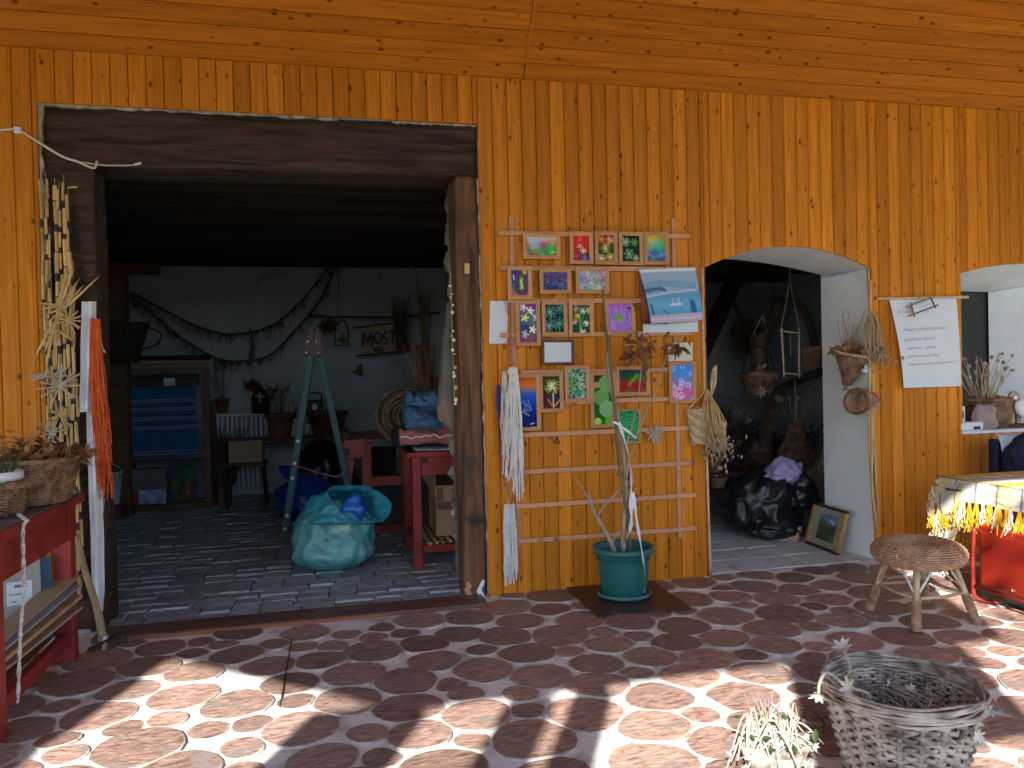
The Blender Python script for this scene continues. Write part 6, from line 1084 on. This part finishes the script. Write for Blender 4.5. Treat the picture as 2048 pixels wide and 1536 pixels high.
for k, (px, py, lab) in enumerate(((1478, 800, 'drooping dried lily left of the hanging planter'), (1497, 815, 'pale dried blossom above the petal basket'), (1460, 880, 'long-leaved dried plant above the flat tray basket'), (1545, 830, 'spiky dried grass right of the driftwood trunk'))):
    q = wl(px, py, 2.05); t = thing('dried_flower', lab, 'dried flowers', q); b = MB(); bh = MB(); spray(b, bh, q+Vector((0, 0, -.16)), 7, .2, .7, k+3, 'star', .026, rad=.003); b.build('stalks', m_stem, t); bh.build('petals', m_flow, t)
c = wl(1620, 935, 1.9); t = thing('grey_sack', 'olive grey sack slumped behind the black bag', 'sack', c); bag('sack', m_olive, t, Vector((c.x, 1.6, .02)), .24, .2, .66, 3, .12, 2.2, .4)
# ================================================================ notice sheet
t = thing('notice_sheet', 'large white handwritten paper sheet hung from a stick on the board wall', 'notice', wl(1850, 690, -.05)); c00, c10, c01, c11 = wl(1778, 597, -.034), wl(1913, 597, -.034), wl(1806, 776, -.075), wl(1922, 772, -.04)
def shp(u, v): 
    q = (c00.lerp(c10, u)).lerp(c01.lerp(c11, u), v); q.y -= .03*math.sin(math.pi*v*.9)*(1-.7*u); return q
b = MB(); b.grid(shp, 14, 18); b.build('sheet', m_white, t, True); b = MB(); cane(b, [wl(1753, 597, -.036), wl(1810, 597, -.036), wl(1870, 595, -.036), wl(1936, 594, -.036)], .0115); b.build('stick', m_wickl, t, True); b = MB(); b.tube([wl(1843, 560, -.02), wl(1845, 596, -.036)], .002, 4); b.build('thread', m_string, t)
ex = (shp(.8, .3)-shp(.1, .3)).normalized()
for u, v, s_, tx in ((.06, .17, .056, 'Az étkészlet       díj:'), (.06, .37, .062, '- Átlagos szálláshely tartós'), (.08, .48, .062, 'gyékényes dísznél'), (.07, .575, .042, '- mángfűfonás     gyűlnány'), (.07, .665, .042, '- gyékénykosár fonás, állvány'), (.07, .755, .042, '- gyapjúszövés, szőnyeg és kerámia mind!')):
    text(t, tx, shp(u, v)+Vector((0, -.006, 0)), s_*.66, m_ink, 'handwriting', .35, bold=-s_*.018, right=(ex+Vector((0, 0, .035))))
t = thing('twig_frame', 'tiny twig frame with a lined card hung over the notice sheet', 'ornament', wl(1845, 612, -.07)); T_ = lambda p0, p1, r_: MB().tube([wl(*p0, -.085), wl(*p1, -.085)], r_, 6).build('twig', m_wickd, t, True); T_((1813, 614), (1863, 595), .006); T_((1817, 632), (1876, 610), .006); T_((1822, 606), (1829, 634), .006); T_((1861, 594), (1871, 616), .006)
k4 = [wl(x, y, -.08) for x, y in ((1825, 612), (1862, 598), (1868, 611), (1829, 627))]; MB().add(k4+[p+Vector((0, .004, 0)) for p in k4], [[0, 1, 2, 3], [4, 5, 6, 7]]+[[i, (i+1) % 4, (i+1) % 4+4, i+4] for i in range(4)]).build('lined_card', m_white, t); b = MB(); b.tube([wl(1832, 612, -.083), wl(1856, 603, -.083)], .0012, 4); b.tube([wl(1829, 618, -.083), wl(1862, 607, -.083)], .0012, 4); b.build('ruled_line', m_ink, t); b = MB(); b.tube([wl(1861, 594, -.08), wl(1862, 590, -.05)], .002, 4); b.build('thread', m_string, t)
# ================================================================ niche
SZ_ = NZ0+.0255; qy = .2; c = wl(1975, 862, qy); c = Vector((c.x, qy+.02, SZ_)); t = wicker_basket('dried_flower_basket', 'round brown wicker basket of dried poppy stalks on the niche sill', c, .15, .185, .235, 20, 22, .0068, m_wickd, belly=.02, seed=12)
b = MB(); bh = MB(); spray(b, bh, c+Vector((-.02, 0, .16)), 34, .5, .62, 6, 'ball', .016, (-.1, -.1, 0), .0042); b.build('stalks', m_wickl, t); bh.build('seed_heads', m_flow, t); leaves_in(t, c+Vector((0, 0, .19)), .14, .14, .1, 120, m_leafd, 3, .06); b = MB(); [b.ball(c+Vector((.1+.05*math.sin(k*2), -.1, .24)), .022, 8, 1, 1, .8, .4) for k in range(4)]; b.build('pale_roses', m_flow, t)
c = wl(1972, 866, .02); t = thing('pink_stone', 'rough pinkish stone leaning on the niche basket', 'stone', Vector((c.x, .03, SZ_))); b = MB(); b.ball(Vector((c.x, .03, SZ_+.098)), .115, 12, 1.05, .45, 1.0, .55); b.build('rock', m_rock, t)
c = wl(2028, 862, .14); t = thing('carved_stand', 'pale wooden oval-headed stand carved on a round foot in the niche', 'ornament', Vector((c.x, .14, SZ_))); cx = c.x; MB().lathe([(.10, 0), (.10, .022), (.09, .03)], (cx+.01, .14, SZ_), 24).build('foot', m_brown, t, True); hz = wl(2028, 783, .14).z-SZ_
pl_ = [(cx-.055, SZ_+.031), (cx-.02, SZ_+.031), (cx-.018, SZ_+.12), (cx+.018, SZ_+.12), (cx+.02, SZ_+.031), (cx+.055, SZ_+.031), (cx+.055, SZ_+hz-.05)]+[(cx+.055*math.cos(a_/8*math.pi), SZ_+hz-.05+.055*math.sin(a_/8*math.pi)) for a_ in range(1, 8)]+[(cx-.055, SZ_+hz-.05)]
MB().prism(pl_, .125, .15).build('slotted_board', m_handle, t); MB().lathe([(.02, 0), (.02, .006), (.012, .008)], (cx, .124, SZ_+hz-.055), 14, ax=Matrix.Rotation(R(90), 3, 'X')).build('eyelet', m_steel, t); MB().bx(cx-.018, cx+.018, .118, .1245, SZ_+hz*.56, SZ_+hz*.8).build('slot', m_brown, t)
t = thing('white_bowl', 'white oval bowl propped on the carved wooden stand', 'bowl', Vector((cx+.07, .09, SZ_+.12))); b = MB(); b.ball(Vector((cx+.055, .07, SZ_+hz*.5)), .1, 22, 1.25, .45, .78); b.v = [tuple(Vector((cx+.055, .07, SZ_+hz*.5))+Matrix.Rotation(R(22), 3, 'Y') @ (Vector(v)-Vector((cx+.055, .07, SZ_+hz*.5)))) for v in b.v]; b.build('shell', m_wplas, t, True)
c = wl(1938, 866, .0); t = thing('white_plaster_house', 'small white plaster house model on a white tray at the sill corner', 'ornament', Vector((c.x, .02, SZ_))); MB().bx(c.x-.1, c.x+.13, -.02, .10, SZ_+.001, SZ_+.07, .012).build('tray', m_wplas, t); MB().bx(c.x+.03, c.x+.09, -.0245, -.0195, SZ_+.012, SZ_+.035).build('dark_slot', m_black, t); MB().bx(c.x-.1, c.x-.0, .03, .09, SZ_+.071, SZ_+.2, .008).build('plaster_block', m_plaster, t); MB().bx(c.x-.095, c.x-.03, .05, .09, SZ_+.201, SZ_+.36, .01).build('tower', m_plaster, t); [MB().bx(c.x-.085+.025*k, c.x-.072+.025*k, .026, .0295, SZ_+.1, SZ_+.16).build('dark_window', m_black, t) for k in range(3)]
# ================================================================ table with fringed cloth, cabinet, chair, stool
TX, TZ_ = 4.06, .765; TY0, TY1 = -2.1, -.75
t = thing('garden_table', 'wooden table hidden under a checked fringed cloth', 'table', (4.8, -1.3, 0)); MB().bx(TX+.02, 5.6, TY0, TY1-.01, TZ_-.035, TZ_-.004, .004).build('table_top', m_brown, t); [MB().bx(x, x+.06, y, y+.06, .02, TZ_-.036).build('leg', m_brown, t) for x in (TX+.5, 5.5) for y in (TY0+.05, TY1-.1)]
tcl = thing('table_cloth', 'cream and yellow checked tablecloth with a long yellow and white fringe', 'tablecloth', (4.8, -1.3, TZ_))
def check(s_, r_):
    c = np.array([.64, .61, .53]); 
    if (r_ % .42) < .13: c = np.array([.66, .46, .06])
    if (s_ % .50) < .14: c = c*.55+np.array([.62, .42, .04])*.45
    if (s_ % .17) < .010 or (r_ % .21) < .012: c = np.array([.09, .08, .10])
    return c
def cl_obj(name, fn, nu, nv, U, V):
    img = np.zeros((nv, nu, 3))
    for j in range(nv):
        for i in range(nu): img[j, i] = check(lerp(*U, i/(nu-1)), lerp(*V, j/(nv-1)))
    o = canvas_obj(name, tcl, img, (0, 0, 0), (0, 0, 0), (0, 0, 0), m_clothy); k = 0
    for j in range(nv):
        for i in range(nu): o.data.vertices[k].co = fn(i/(nu-1), j/(nv-1))-tcl.location; k += 1
wob = lambda a_, b_, s_=.008: s_*noise.noise(Vector((a_*6, b_*6, 3)))
cl_obj('top', lambda u, v: Vector((lerp(TX, 5.6, u), lerp(TY1, TY0, v), TZ_+.004+wob(u*3, v*3, .003))), 150, 130, (0, 1.54), (0, 1.35))
DH = .135
cl_obj('end_drop', lambda u, v: Vector((TX-.004-.02*v+.012*math.sin(u*26)*v+wob(u*2, v), lerp(TY1, TY0, u), TZ_+.004-DH*v-.06*v*max(0, .12-u)/.12)), 130, 20, (.02, 1.37), (.22, .22+DH))
# the corner hangs lower, in a second layer turned towards the wall
def corner(u, v): return Vector((TX-.012-.10*v*u+.012*math.sin(v*9+u*4), TY1+.015-.26*u+.02*math.sin(v*7), TZ_-.02-lerp(.46, .30, abs(u-.4)/.6)*v-.10*v*u))
cl_obj('corner_drop', corner, 46, 60, (.27, .57), (.15, .75)); cl_obj('back_drop', lambda u, v: Vector((lerp(TX, 5.6, u), TY1+.004+.012*v+wob(u*4, v), TZ_+.004-.12*v)), 120, 16, (0, 1.54), (0, .12))
m_fy = M('yellow_fringe', (.72, .38, .02), .85, .15, 20); m_fw = M('cream_fringe', (.72, .66, .56), .85, .12, 20); g = random.Random(12); by, bw_ = MB(), MB()
def fringe(p, L, b):
    for k in range(14): ph = g.uniform(0, 6); o_ = Vector((g.uniform(-.012, .012), g.uniform(-.022, .022), 0)); p = p+Vector((0, g.uniform(-.006, .006), 0)); l_ = L*g.uniform(.55, 1.05); b.tube([p, p+o_*.6+Vector((-.006, 0, -l_*.35)), p+o_+Vector((-.012+.012*math.sin(ph), .014*math.cos(ph), -l_*.7)), p+o_*1.2+Vector((-.01+.015*math.cos(ph), .018*math.sin(ph), -l_))], .0027, 4)
n = 34
for i in range(n):
    u = (i+.5)/n; p = Vector((TX-.026+.012*math.sin(u*26), lerp(TY1, TY0, u), TZ_+.006-DH-.06*max(0, .12-u)/.12)); fringe(p, .19, by if i % 3 != 0 else bw_)
for i in range(7):
    u = i/6; p = corner(0, .15+.8*u); fringe(p+Vector((-.01, .01, 0)), .14, by if i % 2 else bw_)
for i in range(4): p = corner(i/3*.8, 1.0); fringe(p, .16, by if i % 2 else bw_)
by.build('yellow_fringe', m_fy, tcl); bw_.build('cream_fringe', m_fw, tcl)
# red cabinet under the table
KX = 4.0; KY0, KY1 = -2.15, -1.13; kz0, kz1 = .115, .52; t = thing('red_cabinet', 'red lacquered metal cabinet on tube legs under the table', 'cabinet', (4.3, -1.5, 0)); MB().bx(KX, 4.75, KY0, KY1, kz0, kz1, .02).build('cabinet_body', m_redmetal, t); MB().bx(KX-.008, KX-.0005, KY0+.03, KY1-.035, kz0+.02, kz1-.05, .003).build('door_panel', m_redmetal, t)
b = MB(); b.tube(catmull([Vector((KX-.02, KY1-.0, kz1-.03)), Vector((KX-.022, KY1+.012, .3)), Vector((KX-.022, KY1+.012, .12)), Vector((KX-.018, KY1+.005, .05)), Vector((KX+.02, KY1-.03, .022)), Vector((KX+.08, KY1-.08, .02))], 6), .013, 8); b.build('tube_leg', m_redmetal, t, True); b = MB(); b.tube([Vector((KX-.022, KY1, kz0+.0)), Vector((KX-.022, KY0, kz0+.0))], .012, 8); b.build('lower_tube', m_redmetal, t, True)
b = MB(); b.bx(KX+.08, 4.7, KY0+.1, KY1-.1, kz1+.001, kz1+.02, .004); b.build('top_tray', m_black, t); b = MB(); b.tube([Vector((KX-.012, -1.42, kz0+.045)), Vector((KX-.014, -1.40, kz0+.05)), Vector((KX-.013, -1.405, kz0+.035))], .004, 5); b.build('latch', m_steel, t); t2 = thing('concrete_block', 'grey block lying under the red cabinet', 'block', (4.2, -1.3, 0)); MB().bx(4.12, 4.3, -1.36, -1.2, .02, .1, .012).build('block', m_stone, t2)
# chair with cloth and jacket behind the table
c = wl(1985, 900, -.3); t = thing('padded_chair', 'navy padded chair standing behind the table under the niche', 'chair', (c.x+.25, -.45, 0)); cx = c.x; MB().bx(cx-.01, cx+.03, -.34, -.26, .45, wl(1980, 878, -.3).z, .012).build('back_post', m_navy, t); MB().bx(cx+.031, cx+.5, -.33, -.27, .5, wl(1980, 878, -.3).z-.02, .02).build('backrest', m_navy, t); MB().bx(cx, cx+.5, -.72, -.28, .42, .48, .02).build('seat', m_navy, t); [MB().bx(x, x+.035, y, y+.035, .02, .419).build('leg', m_black, t) for x in (cx+.01, cx+.45) for y in (-.7, -.32)]
t = thing('pale_cover', 'pale blue-grey cloth thrown over the chair back', 'cloth', Vector((cx+.25, -.4, .8))); ztop = wl(1985, 872, -.3).z; b = MB(); b.grid(lambda u, v: Vector((cx+.01+.5*u+.03*v, -.35-.05*math.sin(u*5)*v-.02*math.sin(v*4), lerp(ztop, .58, v)-.02*math.sin(u*6)*v)), 24, 20); b.grid(lambda u, v: Vector((cx+.01+.5*u, -.35+.1*v, ztop+.012*math.sin(math.pi*v))), 24, 5); b.build('folds', m_cloud, t, True)
c = wl(2040, 925, -.45); t = thing('black_jacket', 'black jacket heaped over the chair back beside the pale cloth', 'jacket', Vector((c.x+.1, -.45, .6))); bag('bundle', m_navy, t, Vector((c.x+.14, -.42, .56)), .24, .12, wl(2040, 874, -.45).z-.56+.03, 5, .1, 2.2, .6)
# wicker stool
sc_ = Vector((3.44, -1.27, 0)); t = thing('wicker_stool', 'round wicker stool with a ring-shaped woven seat beside the table', 'stool', sc_); b = MB(); RR, rr_ = .175, .078; zc = .405
for i in range(150):
    a_ = 2*math.pi*i/150; ca, sa = math.cos(a_), math.sin(a_); w_ = .004*(1 if i % 2 else -1)
    if i % 5 == 0: b.tube([sc_+Vector(((RR+(rr_+.004)*math.cos(p_)*1.08)*ca, (RR+(rr_+.004)*math.cos(p_)*1.08)*sa, zc+(rr_+.004)*math.sin(p_)*.82)) for p_ in [j/12*2*math.pi for j in range(12)]], .0048, 5, True)
for j in range(30):
    p_ = j/30*2*math.pi; n = 120
    b.tube([sc_+Vector(((RR+(rr_+.0045*math.cos(math.pi*(k/2+j)))*math.cos(p_)*1.08)*math.cos(k/n*6.2832), (RR+(rr_+.0045*math.cos(math.pi*(k/2+j)))*math.cos(p_)*1.08)*math.sin(k/n*6.2832), zc+(rr_+.0045*math.cos(math.pi*(k/2+j)))*math.sin(p_)*.82)) for k in range(n)], .0066, 5, True)
b.build('woven_seat', m_wick, t, True); MB().lathe([(.12, .0), (.19, .012), (.12, .02)], sc_+Vector((0, 0, zc-.06)), 24).build('seat_base', m_wickd, t)
feet = [Vector((3.228, -1.494, .018)), Vector((3.655, -1.478, .018)), Vector((3.236, -1.08, .018)), Vector((3.66, -1.07, .018))]
for f in feet:
    tp = sc_+(Vector((f.x, f.y, 0))-sc_)*.62+Vector((0, 0, .355)); leg = MB().tube([tp, tp.lerp(f, .5), f], [.019, .018, .022], 8).build('leg', m_wickl, t, True); b = MB(); n = 90; b.tube([tp.lerp(f, .50+.5*k/n)+Vector((.024*math.cos(k*.85), .024*math.sin(k*.85), 0)) for k in range(n)], .0062, 5); b.tube([tp.lerp(f, .50+.5*k/n)+Vector((.0235*math.cos(-k*.6), .0235*math.sin(-k*.6), 0)) for k in range(n)], .0055, 5); b.build('leg_wrapping', m_wick, leg, True)
    mid = tp.lerp(f, .48); b = MB(); s_ = Vector((-(f-sc_).y, (f-sc_).x, 0)).normalized(); [b.tube([mid, sc_+(Vector((f.x, f.y, 0))-sc_)*.55+s_*k*.085+Vector((0, 0, .35))], .0075, 6) for k in (-1, 1)]; b.build('brace', m_wplas if f is feet[0] else m_wickl, leg, True)
P4 = [((sc_+(Vector((f.x, f.y, 0))-sc_)*.62+Vector((0, 0, .355)))).lerp(f, .5) for f in feet]; 
for i, j in ((0, 1), (1, 3), (3, 2), (2, 0)): MB().tube([P4[i], P4[i].lerp(P4[j], .5)+Vector((0, 0, -.008)), P4[j]], .0105, 6).build('stretcher', m_wickl, t, True)
# ================================================================ foreground: basket, succulents
bc = Vector((2.00, -2.86, .0)); hb = .36; t = thing('tall_basket', 'tall weathered grey wicker basket with pale succulents in the foreground', 'basket', bc); b = MB(); rf = lambda z: .175+.09*(z/hb)
weave(b, bc+Vector((0, 0, .018)), rf, 0, hb-.04, 19, 22, .0088, seed=21, k=4, amp=.0125, flat=.7); b.build('woven_side', m_wickg, t, True); b = MB(); g = random.Random(3)
for k in range(9): r0 = .265+.007*math.cos(k*1.9); z0 = hb-.035+.0085*k*.75+.018; b.tube([bc+Vector(((r0+.006*math.sin(a_*.7+k*2.1))*math.cos(a_/60*6.2832), (r0+.006*math.sin(a_*.7+k*2.1))*math.sin(a_/60*6.2832), z0+.006*math.sin(a_*.43+k))) for a_ in range(60)], .0062, 5, True)
b.build('rim', m_wickg, t, True); b = MB(); weave(b, bc+Vector((0, 0, .02)), lambda z: rf(z)-.018, .1, hb-.03, 20, 26, .006, seed=5, k=4); b.build('inner_weave', m_wickg, t, True); MB().lathe([(.001, .2), (.2, .2), (.2, .19)], bc, 28).build('soil', m_soil, t, True); MB().lathe([(.160, .02), (.235, hb-.02)], bc, 40, cap=False).build('gap_shade', m_twig, t, True); MB().lathe([(.17, .018), (.17, .03)], bc, 24).build('base', m_wickg, t)  # dark inner cone added to paint shade into the weave gaps
def succ_stem(bs, bl, P_, rad, n, L, g, head=True):
    P_ = catmull(P_, 6); bs.tube(P_, rad, 5)
    for i in range(n): q = P_[int(lerp(len(P_)*.3, len(P_)-1, i/max(1, n-1)))]; a_ = g.uniform(0, 6.3); bl.leaf(q, (math.cos(a_), math.sin(a_), .3), L*.45, L*.22, n=3)
    if head:
        e = P_[-1]; d = (P_[-1]-P_[-3]).normalized(); u_ = d.orthogonal().normalized(); w_ = d.cross(u_)
        for k in range(7): a_ = k*2*math.pi/7*1.0+k*.05; bl.leaf(e, d*.35+u_*math.cos(a_)+w_*math.sin(a_), L, L*.42, d, -.1, 3)
ps = thing('succulent', 'pale trailing succulent spilling over the tall basket rim', 'succulent', bc+Vector((-.1, 0, .2))); bs, bl = MB(), MB(); g = random.Random(6); TL = lambda px, py: fl(px, py, .42)
def at_(px, py, y): return wl(px, py, y)
succ_stem(bs, bl, [bc+Vector((-.12, .02, .22)), bc+Vector((-.2, .04, .36)), at_(1700, 1335, -2.80), at_(1686, 1297, -2.82)], .006, 5, .045, g); succ_stem(bs, bl, [bc+Vector((-.15, 0, .24)), bc+Vector((-.24, 0, .4)), at_(1655, 1345, -2.86), at_(1640, 1365, -2.88), at_(1637, 1388, -2.88)], .006, 4, .042, g); succ_stem(bs, bl, [bc+Vector((-.15, 0, .24)), bc+Vector((-.18, -.06, .38)), at_(1700, 1375, -2.95)], .006, 3, .042, g)
for k in range(44):
    a_ = g.uniform(0, 6.3); s_ = .19*math.sqrt(g.random()); p0 = bc+Vector((s_*math.cos(a_), s_*math.sin(a_), .2)); succ_stem(bs, bl, [p0, p0+Vector((g.uniform(-.06, .06), g.uniform(-.06, .06), g.uniform(.03, .09))), p0+Vector((g.uniform(-.1, .1), g.uniform(-.1, .1), g.uniform(.02, .13)))], .0036, 2, .030, g, k % 3 == 0)
bs.build('stems', m_strawg, ps, True); bl.build('fleshy_leaves', m_succ, ps, True); b = MB(); [b.leaf(bc+Vector((.06, -.12, .22)), (.1, -.05, 1), .13, .03, (0, -1, .2), .05, 4)]; [b.leaf(bc+Vector((.13+.02*k, -.02, .2)), (.4*math.sin(k*2), -.3, .8), .09, .045, (0, -1, 0)) for k in range(5)]; b.build('dry_leaf', m_leafd, ps)
leaves_in(ps, bc+Vector((-.2, .02, .33)), .05, .09, .07, 60, m_flow, 4, .05, 'dry_fibres')
# low bowl with mat of succulents
c2 = fl(1541, 1545); c2 = Vector((c2.x, c2.y-.02, .02)); pb_ = thing('succulent_bowl', 'low bowl overgrown with pale arching succulent stems', 'succulent', c2); MB().lathe([(.09, 0), (.13, .10), (.125, .1), (.001, .09)], c2, 24).build('bowl', m_wickg, pb_, True); bs, bl, b3 = MB(), MB(), MB(); g = random.Random(9)
for k in range(90):
    a_ = g.uniform(0, 6.3); r_ = g.uniform(.05, .19); p0 = c2+Vector((.09*g.uniform(-1, 1), .09*g.uniform(-1, 1), .1)); e = c2+Vector((r_*math.cos(a_), r_*math.sin(a_), g.uniform(.02, .13))); succ_stem(bs, bl, [p0, p0.lerp(e, .5)+Vector((0, 0, g.uniform(.05, .14))), e], .0034, 3, .026, g, k % 3 == 0)
for k in range(16): b3.leaf(c2+Vector((g.uniform(-.14, .14), g.uniform(-.14, .14), g.uniform(.12, .2))), (g.gauss(0, 1), g.gauss(0, 1), .4), .05, .028)
bs.build('arching_stems', m_strawg, pb_, True); bl.build('fleshy_leaves', m_succ, pb_, True); b3.build('green_leaves', m_gfol, pb_); b = MB(); bh = MB(); spray(b, bh, c2+Vector((0, .03, .13)), 30, .16, .4, 3, 'ear', .006, rad=.0016); b.build('dry_spray', m_stem, pb_); bh.build('purple_florets', M('faded_mauve', (.2, .14, .17), .8, .3), pb_)
c3 = fl(1706, 1530, .0); t = thing('white_stone', 'lumpy white stone on the tiles beside the tall basket', 'stone', c3+Vector((0, -.05, 0))); b = MB(); b.ball(c3+Vector((.01, -.06, .045)), .075, 16, .7, 1, .62, .4); b.build('stone', m_plaster, t, True)
t = thing('dry_twig', 'fine dry branching twig lying on the tiles between bowl and basket', 'twig', fl(1640, 1450)); b = MB(); g = random.Random(2)
for k in range(16): p0 = fl(1660+g.uniform(-20, 20), 1470+g.uniform(-20, 10), .05); e = p0+Vector((g.uniform(-.16, .16), g.uniform(-.02, .22), g.uniform(-.02, .07))); b.tube([p0, p0.lerp(e, .5)+Vector((0, 0, .03)), e], .0012, 3)
b.build('fine_branches', m_twig, t)
b = MB()
for px, py in ((165, 1318), (150, 1338), (128, 1330), (100, 1358), (235, 1345), (60, 1440)): q = fl(px, py, .022); b = MB(); b.leaf(q, (rnd.uniform(-1, 1), rnd.uniform(-1, 1), .2), .05, .03, curl=.1); tag(b.build('fallen_leaf', m_leafo), 'small curled dry leaf fallen on the tiles by the workbench leg', 'leaf', 'fallen leaves by the workbench')

# pieces too small to pick apart singly stay joined
TINY = ('flower_heads', 'yellow_fringe', 'cream_fringe', 'dry_heads', 'dry_sprigs', 'ears', 'seed_heads', 'dry_leaves', 'dried_petals', 'petals', 'pale_roses', 'leaves', 'fleshy_leaves', 'green_leaves', 'purple_florets', 'dry_fibres', 'fine_branches', 'lotus_pods', 'brittle_leaves', 'dry_stems', 'stalks', 'withered_leaves', 'flower_head', 'posy', 'straws', 'strands', 'twigs', 'warp_threads', 'grass_tuft', 'cloth_tie', 'thread', 'dry_leaf', 'loops', 'tie')
for o in bpy.data.objects:
    if o.type == 'MESH' and o.parent is not None and o.name.split('.')[0] in TINY: o['kind'] = 'stuff'
